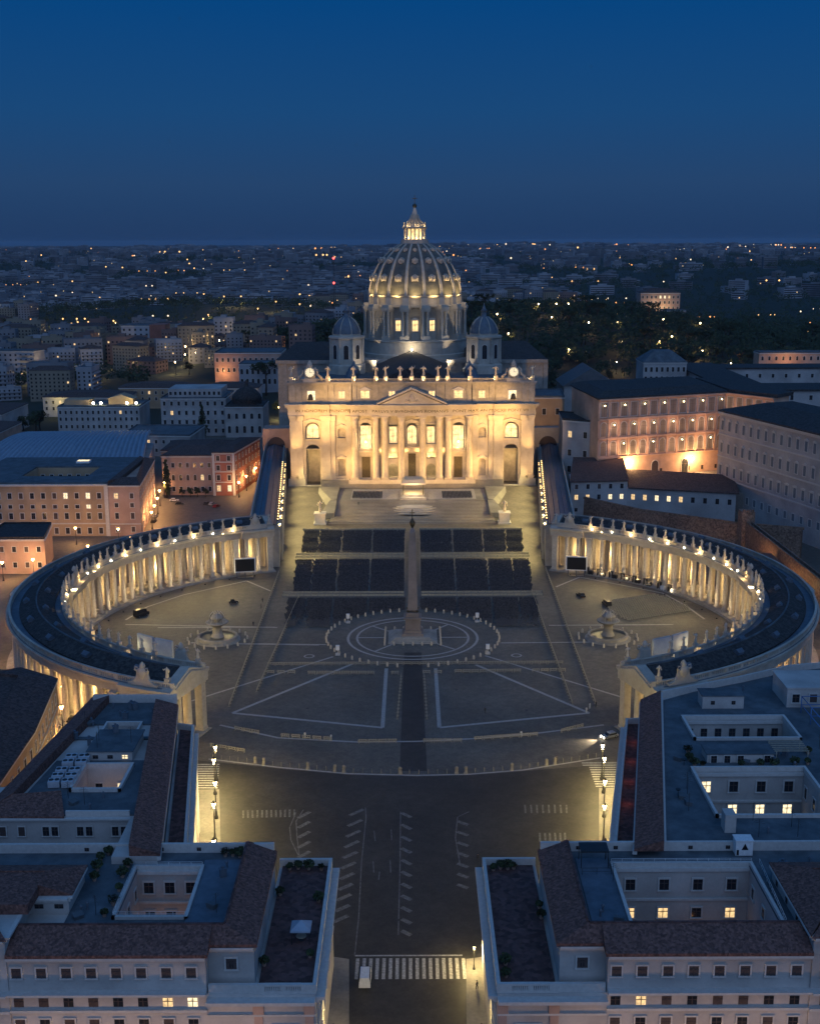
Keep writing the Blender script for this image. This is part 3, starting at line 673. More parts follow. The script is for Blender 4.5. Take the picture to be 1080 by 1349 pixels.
# plinth course under the orders, open at the two side arches
mb = MB()
for a, b in ((-59, -50.9), (-43.6, 43.6), (50.9, 59)): mb.box(a, b, FY - 1.6, FY - .01, 6.9, 10.4)
mb.box(-30, 30, FY - 4.9, FY - 1.6, 6.9, 10.4); obj('plinth_course', mb, TRAV, B)
def order_mesh(kind):
    mb = MB()
    if kind == 'column':
        mb.box(-1.9, 1.9, -1.9, 1.9, 10.4, 11.3); mb.lathe([(1.8, 11.3), (1.85, 11.8), (1.45, 12.3), (1.45, 22), (1.25, 37.3), (1.35, 37.5), (1.3, 38.0), (1.75, 39.0), (1.5, 39.2), (2.0, 40.3)], 16); mb.box(-1.95, 1.95, -1.95, 1.95, 40.3, 41.0)
    else:
        w = 1.5 if kind == 'pilaster' else 2.1
        mb.box(-w - .35, w + .35, -.95, 1.2, 10.4, 11.9); mb.box(-w, w, -.75, 1.2, 11.9, 37.5); mb.box(-w - .1, w + .1, -.85, .6, 37.5, 38.2); mb.hexa([(-w, -.8, 38.2), (w, -.8, 38.2), (w, .6, 38.2), (-w, .6, 38.2)], [(-w - .5, -1.2, 40.2), (w + .5, -1.2, 40.2), (w + .5, .6, 40.2), (-w - .5, .6, 40.2)]); mb.box(-w - .5, w + .5, -1.25, .6, 40.2, 41.0)
    return mb.mesh('column' if kind == 'column' else 'pilaster', [TRAV])
CO, PI1, PI2 = order_mesh('column'), order_mesh('pilaster'), order_mesh('wide')
for sx in (-1, 1):
    for x, yy, me in ((5.0, -2.7, CO), (12.9, -2.7, CO), (17.1, -2.0, CO), (27.2, -2.0, CO), (29.6, -.5, PI1), (37.9, -.5, PI1), (40.8, -1.1, PI2), (53.2, -.5, PI1), (56.2, -.5, PI1)):
        put('column' if me is CO else 'pilaster', me, B, (sx * x, FY + yy, 0))
def stepped(mb, y0, z0, z1, grow=0.0):
    """a course following the breaks of the front"""
    for a, b, d in ((-58.6, -43.2, 1.3), (-43.2, -38.6, 2.0), (-38.6, -29.2, 1.3), (-29.2, -15.2, 3.3), (-15.2, 15.2, 4.4), (15.2, 29.2, 3.3), (29.2, 38.6, 1.3), (38.6, 43.2, 2.0), (43.2, 58.6, 1.3)):
        mb.box(a - (grow if a < 0 else 0) * (a > -50 or 1), b + (grow if b > 0 else 0), y0 - d - grow, FY + 2.3, z0, z1)
mb = MB(); stepped(mb, FY, 41.0, 42.3); stepped(mb, FY, 42.303, 44.3, -.12); stepped(mb, FY, 44.303, 45.0, .35); stepped(mb, FY, 45.003, 45.9, 1.1); stepped(mb, FY, 45.903, 46.4, 1.5)
obj('entablature', mb, TRAV, B)
cu = bpy.data.curves.new('frieze_inscription', 'FONT'); cu.body = 'IN HONOREM PRINCIPIS APOST   PAVLVS V BVRGHESIVS ROMANVS   PONT MAX AN MDCXII PONT VII'
cu.size = 1.75; cu.extrude = .08; cu.align_x = 'CENTER'; to = bpy.data.objects.new('txt', cu); COL.objects.link(to)
me = bpy.data.meshes.new_from_object(to.evaluated_get(bpy.context.evaluated_depsgraph_get())); bpy.data.objects.remove(to)
xsz = max(v.co.x for v in me.vertices); me.transform(Matrix.Scale(41.0 / xsz, 4, (1, 0, 0)) if False else Matrix.Identity(4))
for v in me.vertices:
    x, z, y = v.co; x *= 56.0 / xsz / 1.0 * .98
    d = 1.18 if abs(x) > 43.2 else 1.88 if abs(x) > 38.6 else 1.18 if abs(x) > 29.2 else 3.18 if abs(x) > 15.2 else 4.28
    v.co = (x, FY - d - .06 - y, 42.6 + z)
me.materials.clear(); me.materials.append(BRONZE); put('frieze_inscription', me, B)
mb = MB()
for pr, y0, y1 in (([(-15.2, 46.42), (15.2, 46.42), (0, 53.2)], FY - 4.7, FY + .3), ):
    vs = [(x, y0, z) for x, z in pr] + [(x, y1, z) for x, z in pr]; mb.add(vs, [(0, 1, 2), (5, 4, 3), (1, 4, 5, 2), (2, 5, 3, 0)])
for sx in (-1, 1):
    d = Vector((-15.2 * sx, 0, 6.8)).normalized(); a = Vector((sx * 16.4, 0, 46.42)); b = Vector((0, 0, 53.6))
    q = [a, b, b + Vector((0, 0, 1.0)), a + Vector((0, 0, .75))]
    vs = [(p.x, FY - 5.7, p.z) for p in q] + [(p.x, FY + .2, p.z) for p in q]; mb.add(vs, [(0, 1, 2, 3), (4, 7, 6, 5), (3, 2, 6, 7), (0, 4, 5, 1), (0, 3, 7, 4)])
pd = obj('pediment', mb, TRAV, B)
mb = MB(); mb.lathe([(.2, 47.2), (1.3, 48.0), (1.5, 49.2), (1.1, 50.2), (.7, 51), (.15, 51.6)], 10, 0, FY - 4.8, 0, True, 0, 1, .4)
for sx in (-1, 1): mb.tube([(sx * 1.3, FY - 4.8, 48), (sx * 2.6, FY - 4.8, 48.6), (sx * 3.2, FY - 4.8, 47.6)], [.4, .4, .2], 6)
obj('coat_of_arms', mb, TRAV, pd)
# attic with its windows
mb = MB(); mb.box(-58, 58, FY + .1, FY + 2.4, 46.4, 56.0)
for x in (5, 12.9, 17.1, 27.2, 29.4, 37.9, 40.8, 53.2, 56.2):
    for sx in (-1, 1): mb.box(sx * x - 1.3, sx * x + 1.3, FY - .35, FY + .103, 46.403, 55.2)
mb.box(-58.4, 58.4, FY - .7, FY + 2.6, 55.203, 56.003); mb.box(-58.7, 58.7, FY - 1.2, FY + 2.7, 56.006, 56.7)
mb.box(-58, -55.7, FY + 2.4, FY + 22, 41.0, 56.0); mb.box(55.7, 58, FY + 2.4, FY + 22, 41.0, 56.0)
obj('attic', mb, TRAV2, B)
mb = MB()
for sx in (-1, 1):
    for x in (0, 5.5, 12.3, 16.9, 27.4, 39.4, 56.6):
        mb.box(sx * x - 1.0, sx * x + 1.0, FY - 1.0, FY + .6, 56.7, 58.5)
mb.box(-57.5, 57.5, FY - .6, FY + .2, 56.7, 57.0); mb.box(-57.5, 57.5, FY - .65, FY + .25, 58.0, 58.3)
x = -57.0
while x < 57.3: mb.box(x - .16, x + .16, FY - .4, FY, 57.0, 58.0); x += .62
obj('balustrade', mb, TRAV2, B)
for sx in (-1, 1):
    for x, w, h, st, lit in ((9.4, 2.7, 3.2, 'plain', 5), (22, 3.9, 3.4, 'gable', 5), (33.0, 2.7, 3.2, 'plain', 5), (47.4, 3.6, 4.2, 'plain', 2)):
        put('attic_window', window_mesh(w, h, st, lit), B, (sx * x, FY + .08, 49.0 if x != 47.4 else 48.2))
# glazing, doors, balconies in the openings
for x0, x1, iv, bx in xs:
    c = (x0 + x1) / 2; w = x1 - x0
    for j, (a, b) in enumerate(iv):
        if bx == 47.2 and j == 0: continue
        if bx == 33.4: continue
        if b > 34:   put('loggia_window', window_mesh(w * .80, (b - a) * .82, 'arch' if bx in (0, 47.2) else 'plain', 5), B, (c, FY + 1.9, a + .3))
        elif j == 0 and bx in (0, 22): 
            d = MB(); d.box(c - w * .34, c + w * .34, FY + 1.2, FY + 1.6, a, b - .8); d.box(c - .06, c + .06, FY + 1.1, FY + 1.2, a, b - .8)
            d.box(c - w / 2, c + w / 2, FY + 1.0, FY + 2.0, b - .8, b, 1); d.box(c - w / 2, c - w * .34, FY + 1.0, FY + 2.0, a, b - .8, 1); d.box(c + w * .34, c + w / 2, FY + 1.0, FY + 2.0, a, b - .8, 1)
            obj('bronze_door', d, [BRONZE, TRAV], B)
    if bx in (0, 22):
        mb = MB(); z = iv[1][0]; mb.box(c - w / 2 - .6, c + w / 2 + .6, FY - 1.5, FY - .02, z - 1.3, z - .7)
        for k in range(11): mb.box(c - w / 2 + w * k / 10 - .12, c - w / 2 + w * k / 10 + .12, FY - 1.3, FY - 1.1, z - .7, z + .35)
        mb.box(c - w / 2 - .5, c + w / 2 + .5, FY - 1.4, FY - 1.0, z + .35, z + .6); obj('balcony', mb, TRAV, B)
    if bx in (33.4, 22, 47.2, 0, 9):
        a, b = iv[-1]; mb = MB(); mb.box(x0 - .6, x0, FY - .28, FY - .01, a, b); mb.box(x1, x1 + .6, FY - .28, FY - .01, a, b); mb.box(x0 - .9, x1 + .9, FY - .5, FY - .01, b, b + .7); mb.box(x0 - .8, x1 + .8, FY - .4, FY - .01, a - .5, a)
        if bx != 9: mb.add([(x0 - 1, FY - .5, b + .7), (x1 + 1, FY - .5, b + .7), (c, FY - .5, b + 1.9), (x0 - 1, FY - .01, b + .7), (x1 + 1, FY - .01, b + .7), (c, FY - .01, b + 1.9)], [(0, 1, 2), (1, 4, 5, 2), (2, 5, 3, 0)])
        obj('window_surround', mb, TRAV, B)
    if bx == 33.4:
        mb = MB(); mb.box(x0, x1, FY + 1.6, FY + 2.3, 11.5, 20); mb.box(x0, x1, FY + 1.2, FY + 2.3, 30, 35); obj('niche', mb, TRAV2, B)
        mb = MB(); a, b = iv[0]; mb.box(x0 - .7, x0, FY - .3, FY - .01, a, b); mb.box(x1, x1 + .7, FY - .3, FY - .01, a, b); mb.box(x0 - 1, x1 + 1, FY - .6, FY - .01, b, b + .6); mb.lathe([(x1 - c + .9, b + .6), (x1 - c, b + 1.3), (.6, b + 1.8)], 10, c, FY - .25, 0, True, 0, 1, .12); obj('niche_surround', mb, TRAV, B)
# two clocks over the end bays
for sx in (-1, 1):
    c = sx * 47.8; mb = MB(); mb.box(c - 3.2, c + 3.2, FY - .9, FY + 1.2, 56.7, 58.4); mb.box(c - 2.5, c + 2.5, FY - .5, FY + .9, 58.4, 63.2); m0 = len(mb.V)
    mb.lathe([(2.7, 0), (2.7, .5), (2.2, .55)], 20, 0, 0); mb.xf(Matrix.Translation((c, FY - .45, 61.2)) @ Matrix.Rotation(pi / 2, 4, 'X'), m0)
    for q in (-1, 1): mb.tube([(c + q * 2.3, FY - .2, 63.6), (c + q * 3.4, FY - .2, 62.2), (c + q * 3.6, FY - .2, 60.2), (c + q * 5.4, FY - .2, 58.8), (c + q * 5.9, FY - .2, 57.3)], [.35, .55, .6, .7, .4], 6)
    mb.lathe([(1.1, 63.2), (1.4, 64.0), (1.2, 65.2), (.5, 66.4), (.1, 66.9)], 10, c, FY)
    ck = obj('clock', mb, TRAV, B)
    d = MB(); d.lathe([(2.1, 0), (2.1, .08)], 20, 0, 0); d.xf(Matrix.Translation((c, FY - 1.03, 61.2)) @ Matrix.Rotation(pi / 2, 4, 'X')); obj('dial', d, emit('clock_dial_light', (1, .85, .55), 1.0) if sx < 0 else bpy.data.materials['clock_dial_light'], ck)
    d = MB(); d.box(c - .07, c + .07, FY - 1.2, FY - 1.14, 61.1, 62.8); d.box(c - .05, c + 1.2, FY - 1.21, FY - 1.15, 61.15, 61.3)
    for k in range(12): d.box(c + 1.8 * sin(k * pi / 6) - .1, c + 1.8 * sin(k * pi / 6) + .1, FY - 1.2, FY - 1.14, 61.1 + 1.8 * cos(k * pi / 6), 61.35 + 1.8 * cos(k * pi / 6))
    obj('hands', d, IRON, ck)
    d = MB(); d.lathe([(1.5, 48.3), (1.25, 49.0), (1.0, 50.4), (.4, 51)], 10, c, FY - .35); obj('bell', d, BRONZE, B)
# statues along the balustrade
for i, x in enumerate((-56.6, -39.4, -27.4, -16.9, -12.3, -5.5, 0, 5.5, 12.3, 16.9, 27.4, 39.4, 56.6)):
    lb = 'stone figure with raised cross standing highest at the middle of the church balustrade' if x == 0 else nth(i + 1) + ' large stone figure from the south end of the church front balustrade'
    statue((x, FY - .2, 59.2), 0, (i * 3) % 4 if x else 0, lb, 'figures on the church balustrade', 1.75, True)
    light('SPOT', (x * .97, FY - 1.6, 57.2), 1300, WARM, .2, (x, FY - .2, 62.5), 110, 1.0)
# nave, aisles, transept
mb = MB(); mb.box(-55.5, 55.5, FY + 10.4, 306, 6, 50.5); mb.box(-18.6, 18.6, FY + 12, 330, 50.5, 55); mb.box(-74, 74, 306, 368, 6, 57); mb.box(-30, 34, 368, 410, 6, 57)
for x in range(-70, 75, 12): mb.box(x - 1.2, x + 1.2, 305.2, 306.003, 20, 55.5)
mb.box(-75, 75, 304.6, 369, 55.5, 57.4); obj('nave_walls', mb, TRAV2, B)
mb = MB(); a, y0, y1 = 19.6, FY + 11.5, 312
mb.add([(-a, y0, 55.0), (a, y0, 55.0), (a, y1, 55.0), (-a, y1, 55.0), (0, y0, 62.5), (0, y1, 62.5)], [(0, 1, 4), (1, 2, 5, 4), (2, 3, 5), (3, 0, 4, 5), (0, 3, 2, 1)])
for sx in (-1, 1):
    mb.add([(sx * 30, 306, 57.45), (sx * 75, 305, 57.45), (sx * 75, 369, 57.45), (sx * 30, 369, 57.45), (sx * 30, 337, 65), (sx * 66, 337, 65)], [(0, 1, 5, 4), (1, 2, 5), (2, 3, 4, 5)])
nr = obj('nave_roof', mb, DARKROOF, B)
mb = MB()
for k in range(4):
    for sx in (-1, 1): mb.lathe([(3.2, 50.5), (3.2, 53.5), (3.5, 53.8), (2.6, 55.2), (.8, 56.6), (.7, 57.8), (.1, 58.6)], 10, sx * 31, FY + 26 + k * 19)
obj('side_cupola', mb, LEAD, B)
mb = MB(); mb.box(-55, 55, FY + 12, 304, 50.5, 50.9); mb.box(-55.4, -54.4, FY + 24, 304, 50.9, 52); mb.box(54.4, 55.4, FY + 24, 304, 50.9, 52); obj('aisle_roof', mb, FLAT, B)
mb = MB()
for sx in (-1, 1): mb.box(sx * 50 - 5, sx * 50 + 5, FY + 14, FY + 21, 50.9, 56.5)
obj('roof_hut', mb, TRAV2, B)
# great dome
DX, DY = 2.0, 336.0
D = bpy.data.objects.new('dome', None)
mb = MB(); mb.lathe([(31.0, 50), (31.0, 59.5), (30.2, 60), (30.2, 66.6), (30.8, 66.8), (30.8, 67.6), (25.0, 67.8), (24.6, 68)], 64, DX, DY, 0, False)
mb.lathe([(24.3, 67.8), (24.3, 85.0), (25.0, 85.2)], 64, DX, DY, 0, True)
mb.lathe([(25.2, 85.2), (26.4, 85.6), (26.6, 86.6), (25.2, 86.8), (25.2, 90.8), (26.4, 91.2), (26.6, 92.0), (25.2, 92.2)], 64, DX, DY, 0, False)
dr = obj('drum', mb, TRAV, B)
bm_ = MB(); bm_.box(23.8, 27.6, -2.1, 2.1, 67.8, 85.2); bm_.box(24.0, 30.0, -2.5, 2.5, 67.75, 70.2); bm_.box(24, 29.9, -2.45, 2.45, 83.4, 84.3); bm_.box(24, 30.3, -2.7, 2.7, 84.303, 85.6); bm_.box(24, 29.5, -2.3, 2.3, 85.603, 86.9); bm_.box(24.8, 26.6, -1.9, 1.9, 86.9, 91.0)
for sy in (-1, 1): bm_.lathe([(.95, 70.2), (.98, 70.8), (.78, 71.2), (.7, 81.5), (.95, 83.4)], 10, 28.8, sy * 1.35)
BUT = bm_.mesh('buttress', [TRAV])
for k in range(16):
    a = 2 * pi * (k + .5) / 16 - pi / 2; put('buttress', BUT, dr, (DX, DY, 0), a)
    a = 2 * pi * k / 16 - pi / 2; r = 24.45
    put('drum_window', window_mesh(3.0, 5.8, 'round' if k % 2 else 'gable', 5 if k in (0, 1, 15) else 0), dr, (DX + r * cos(a), DY + r * sin(a), 72.6), a + pi / 2)
prof = [(26.1, 91.9), (25.8, 95.5), (25.2, 98.2), (24.2, 101.0), (22.4, 105.5), (20.9, 108.2), (19.2, 110.6), (17.2, 113.0), (14.7, 115.4), (11.8, 117.7), (8.4, 119.7), (7.2, 120.1)]
def sphere_r(z):
    for (r0, z0), (r1, z1) in zip(prof, prof[1:]):
        if z <= z1: return r0 + (r1 - r0) * (z - z0) / (z1 - z0)
    return prof[-1][0]
mb = MB(); mb.lathe(prof, 64, DX, DY); shell = obj('dome_shell', mb, DOMELEAD, B)
for k in range(16):
    a = 2 * pi * (k + .5) / 16 - pi / 2; mb = MB(); vs = []
    for r, z in prof:
        w = .38 + .55 * (r / 26)
        for rr, ww in ((r - .3, w), (r + .65, w * .8), (r + .65, -w * .8), (r - .3, -w)): vs.append((rr, ww, z))
    mb.add(vs, [(4 * j + i, 4 * j + i + 1, 4 * j + i + 5, 4 * j + i + 4) for j in range(len(prof) - 1) for i in range(3)])
    put('rib', mb.mesh('rib', [TRAV]), shell, (DX, DY, 0), a)
for z, rs in ((101.2, 1.3), (110.4, 1.15), (116.4, .7)):
    dm = MB(); dm.lathe([(rs * 1.25, 0), (rs * 1.25, .6), (rs * .85, .62)], 10, 0, 0); dm.xf(Matrix.Rotation(pi / 2, 4, 'X')); dm.add([(-rs * 1.5, .4, -rs * 1.5), (rs * 1.5, .4, -rs * 1.5), (rs * 1.5, .4, rs), (0, .4, rs * 1.9), (-rs * 1.5, .4, rs), (-rs * 1.5, 2.4, -rs * 1.5), (rs * 1.5, 2.4, -rs * 1.5), (rs * 1.5, 2.4, rs), (0, 2.4, rs * 1.9), (-rs * 1.5, 2.4, rs)], [(0, 1, 2, 3, 4), (1, 6, 7, 2), (2, 7, 8, 3), (3, 8, 9, 4), (4, 9, 5, 0)])
    m0 = len(dm.F); dm.lathe([(rs * .84, 0), (rs * .84, .05)], 10, 0, 0, 1); dm.V[-20:] = [(x, -.52 - z_ * .0, y) for x, y, z_ in dm.V[-20:]] if False else dm.V[-20:]
    me = dm.mesh('dormer', [TRAV, GLASS])
    for k in range(16):
        a = 2 * pi * k / 16 - pi / 2; r = sphere_r(z) + .9; put('dormer', me, shell, (DX + r * cos(a), DY + r * sin(a), z), a + pi / 2)
# lantern
mb = MB(); mb.lathe([(7.2, 119.4), (8.0, 119.8), (8.0, 121.2), (7.6, 121.3), (7.6, 122.2), (7.3, 122.2), (7.3, 121.0), (4.2, 121)], 32, DX, DY, 0, False); mb.lathe([(6.2, 128.0), (6.9, 128.2), (6.9, 129.2), (5.0, 129.4), (4.8, 130.6), (3.6, 131.0), (2.7, 132.6), (1.9, 135), (1.2, 137.6), (.7, 139.6)], 24, DX, DY)
for k in range(16):
    a = 2 * pi * k / 16; mb.lathe([(.45, 121.2), (.36, 121.6), (.32, 127.6), (.5, 128.1)], 8, DX + 5.7 * cos(a), DY + 5.7 * sin(a)); mb.lathe([(.4, 129.2), (.3, 130.6), (.45, 131), (.1, 131.8)], 6, DX + 6.0 * cos(a), DY + 6.0 * sin(a))
    mb.tube([(DX + 4.9 * cos(a), DY + 4.9 * sin(a), 131.2), (DX + 3.0 * cos(a), DY + 3.0 * sin(a), 133), (DX + 1.9 * cos(a), DY + 1.9 * sin(a), 136)], [.3, .22, .15], 5)
ln = obj('lantern', mb, TRAV, B)
mb = MB(); mb.lathe([(4.0, 121), (4.0, 128)], 16, DX, DY); obj('lantern_core', mb, WINF, ln)  # whole core made to glow, lantern light put into its surface
mb = MB(); mb.ball(DX, DY, 140.6, 1.25, 12); mb.box(DX - .16, DX + .16, DY - .16, DY + .16, 141.6, 146.4); mb.box(DX - 1.4, DX + 1.4, DY - .15, DY + .15, 144.4, 144.75); obj('ball_and_cross', mb, BRONZE, ln)
for k in range(8):
    a = 2 * pi * k / 8 + .2; light('POINT', (DX + 4.9 * cos(a), DY + 4.9 * sin(a), 123.0), 700, WARM, .3); light('POINT', (DX + 6.6 * cos(a), DY + 6.6 * sin(a), 129.9), 260, WARM, .2)
for k in range(16):
    a = 2 * pi * k / 16 - pi / 2
    if sin(a) > .5: continue
    light('SPOT', (DX + 31.5 * cos(a), DY + 31.5 * sin(a), 88.5), 18000, (1, .68, .28), .3, (DX + 16 * cos(a), DY + 16 * sin(a), 109), 75, 1.0)
    light('POINT', (DX + 28.6 * cos(a), DY + 28.6 * sin(a), 86.9 + 2.2), 330, WARM, .3)
mb = MB(); mb.ball(0, 302, 63.2, .55, 8); mb.box(-.1, .1, 301.9, 302.1, 62.2, 62.8); obj('ridge_lamp', mb, GLOW, B); light('POINT', (0, 301, 64.2), 2600, CREAML, .4)
for sx in (-1, 1):
    mb = MB(); mb.box(sx * 20 - .4, sx * 20 + .4, 299, 299.8, 50.9, 51.6); obj('added_roof_flood', mb, IRON, B)
    light('SPOT', (sx * 20, 299.2, 52.2), 26000, (1, .80, .55), .5, (sx * 8, 318, 76), 110, 1.0); light('SPOT', (sx * 24, 288, 52.4), 5000, (1, .80, .55), .5, (sx * 38, 296, 68), 90, 1.0)  # floods added to lighten the drum and the minor domes
# minor domes
for sx in (-1, 1):
    mx, my = 2 + sx * 37.3, 300
    mb = MB(); mb.lathe([(10.6, 48), (10.6, 55.5), (10.0, 56), (9.2, 56.2), (9.2, 69.5), (10.3, 70), (10.4, 71), (8.2, 71.3), (8.2, 72.6)], 8, mx, my, 0, False, pi / 8)
    for k in range(8):
        a = pi / 8 + 2 * pi * k / 8; mb.lathe([(.75, 57), (.55, 58), (.5, 68.5), (.8, 69.5)], 8, mx + 9.5 * cos(a), my + 9.5 * sin(a))
    o = obj('minor_drum', mb, TRAV, B)
    for k in range(8):
        a = 2 * pi * k / 8 - pi / 2; r = 9.2 * cos(pi / 8) + .05; put('arched_opening', window_mesh(2.6, 7.6, 'arch', 0), o, (mx + r * cos(a), my + r * sin(a), 59), a + pi / 2)
    mb = MB(); p = [(8.0, 72.4), (7.7, 74.6), (6.6, 77), (4.9, 79.2), (2.6, 81)]; mb.lathe(p, 24, mx, my)
    mb.lathe([(2.6, 80.8), (2.6, 81.3), (1.5, 81.4), (1.5, 84.2), (1.9, 84.5), (1.0, 85.4), (.3, 87.2), (.12, 88.6)], 10, mx, my); o = obj('minor_dome', mb, LEAD, B)
    mb = MB()
    for k in range(8):
        a = pi / 8 + 2 * pi * k / 8; mb.tube([(mx + (r + .1) * cos(a), my + (r + .1) * sin(a), z) for r, z in p], .28, 5)
    obj('ribs', mb, TRAV, o)
bpy.data.objects.remove(D)
# light inside portico and loggia, uplights added before the front
for x in (-47, -33, -22, -9, 0, 9, 22, 33, 47): light('POINT', (x, FY + 6, 20), 3200 if abs(x) < 40 else 500, GOLD, .4); None
for x in (-54.8, -44.6, -33.3, -22, -9, 0, 9, 22, 33.3, 44.6, 54.8):
    light('SPOT', (x, FY - 6.6, 10.4 if abs(x) < 43.5 else 7.5), 5500, (1, .54, .17), .2, (x, FY + .3, 32), 100, 1.0)  # added uplights for stronger relief, without fixtures
for x in (-47, -22, -9, 0, 9, 22, 47):
    light('POINT', (x, FY + .9, 25.6 if abs(x) != 47 else 29.0), 420, GOLD, .3)
for x in (-22, 22):
    g = MB(); g.ball(x, FY - .7, 28.2, .7, 10); obj('loggia_lamp', g, GLOWF, B); light('POINT', (x, FY - 1.6, 28.2), 2600, (1, .66, .28), .6)
for x in (-9, 9, -2.8, 2.8, -15, 15): light('POINT', (x, FY - .9, 24.0), 300, (1, .58, .2), .3)

# ---------------------------------------------------------------- forecourt steps, platform, big statues
t = thing('church_steps', 'broad travertine steps and platform before the church front', 'steps', (0, 190, 5))
mb = MB(); n = 20
for i in range(n):
    y = 134 + (171 - 134) * i / n; z = 2.2 + (6.7 - 2.2) * (i + 1) / n
    mb.box(-33.5 - (171 - y) * .08, 33.5 + (171 - y) * .08, y, 171.0, (0 if i == 0 else z - .3), z)
mb.box(-34, 34, 171.0, 199, 0, 6.95)
for i in range(8): mb.box(-43.3 + i * .0, 43.3, 197.5 + i * .8, 204.6, 6.9 + i * .42 - .4, 6.95 + i * .42)
for sx in (-1, 1): mb.hexa([(sx * 34.2, 171, 0), (sx * 44, 171, 0), (sx * 44, 198, 0), (sx * 34.2, 198, 0)], [(sx * 34.2, 171, 7.6), (sx * 36.5, 171, 7.4), (sx * 44, 198, 7.9), (sx * 34.2, 198, 7.9)])
mb.hexa([(-40, 150, 0), (-33.8, 150, 0), (-33.8, 171, 0), (-40, 171, 0)], [(-40, 150, 6.0), (-33.9, 150, 6.0), (-33.9, 171, 7.3), (-37, 171, 7.3)]); mb.hexa([(33.8, 150, 0), (40, 150, 0), (40, 171, 0), (33.8, 171, 0)], [(33.9, 150, 6.0), (40, 150, 6.0), (37, 171, 7.3), (33.9, 171, 7.3)])
obj('steps', mb, PAVE, t)
mb = MB(); n = 24; a0, a1 = radians(212), radians(328)
for j in range(10):
    r0 = 27.5 - j * 2.0; z = 2.3 + j * .43
    vs = [(1, 168, z)] + [(1 + r0 * cos(a0 + (a1 - a0) * i / n), 168 + r0 * sin(a0 + (a1 - a0) * i / n), z) for i in range(n + 1)]; vs += [(x, y, .5) for x, y, _ in vs]
    k = n + 2; mb.add(vs, [tuple(range(k))] + [(i, i + k, (i + 1) % k + k, (i + 1) % k) for i in range(k)])
obj('fan_steps', mb, TRAV, t)
mb = MB(); mb.box(-28, 29, 174, 196.5, 6.952, 7.02); obj('platform_carpet', mb, LINE, t)
t = thing('papal_canopy', 'bright lit canopy over the altar platform before the church', 'canopy', (0.5, 178, 7))
mb = MB(); mb.box(-5.5, 6.5, 172.5, 186, 6.96, 7.9); mb.box(-4.5, 5.5, 175, 186, 7.9, 8.7); obj('platform', mb, TRAV, t)
for x in (-4, 5):
    for y in (175.5, 184.5):
        mb = MB(); mb.cyl(x, y, 8.7, 14.2, .22, .22, 8); obj('post', mb, BRONZE, t)
mb = MB(); mb.hexa([(-5, 174.5, 14.2), (6, 174.5, 14.2), (6, 185.5, 14.2), (-5, 185.5, 14.2)], [(-3.6, 176, 15.6), (4.6, 176, 15.6), (4.6, 184, 15.6), (-3.6, 184, 15.6)]); mb.box(-5.1, 6.1, 174.4, 174.6, 13.4, 14.3); obj('roof', mb, mat('cream_canvas', (.62, .52, .36), (.52, .43, .3), 1), t)
light('POINT', (.5, 178, 12.8), 2600, WARM, .4); light('POINT', (.5, 171.5, 12.5), 1500, CREAML, .3)
for sx, lb in ((-1, 'great stone apostle on a pale plinth beside the church steps, nearer the hall side'), (1, 'great stone apostle on a pale plinth beside the church steps, nearer the loggia side')):
    z0 = gz(142); mb = MB(); mb.box(-2.7, 2.7, -2.7, 2.7, -2.0, .6); mb.box(-2.2, 2.2, -2.2, 2.2, .6, 4.2); mb.box(-2.5, 2.5, -2.5, 2.5, 4.2, 4.8)
    o = put('statue', STAT[0 if sx < 0 else 3], None, (sx * 39.4, 142.5, z0 + 4.8), 0, 1.8); tag(o, lb, 'statue')
    me = mb.mesh('plinth', [STONE]); me.transform(Matrix.Translation((0, 0, -4.8))); me.transform(Matrix.Scale(1 / 1.8, 4)); put('plinth', me, o, (sx * 39.4, 142.5, z0 + 4.8))

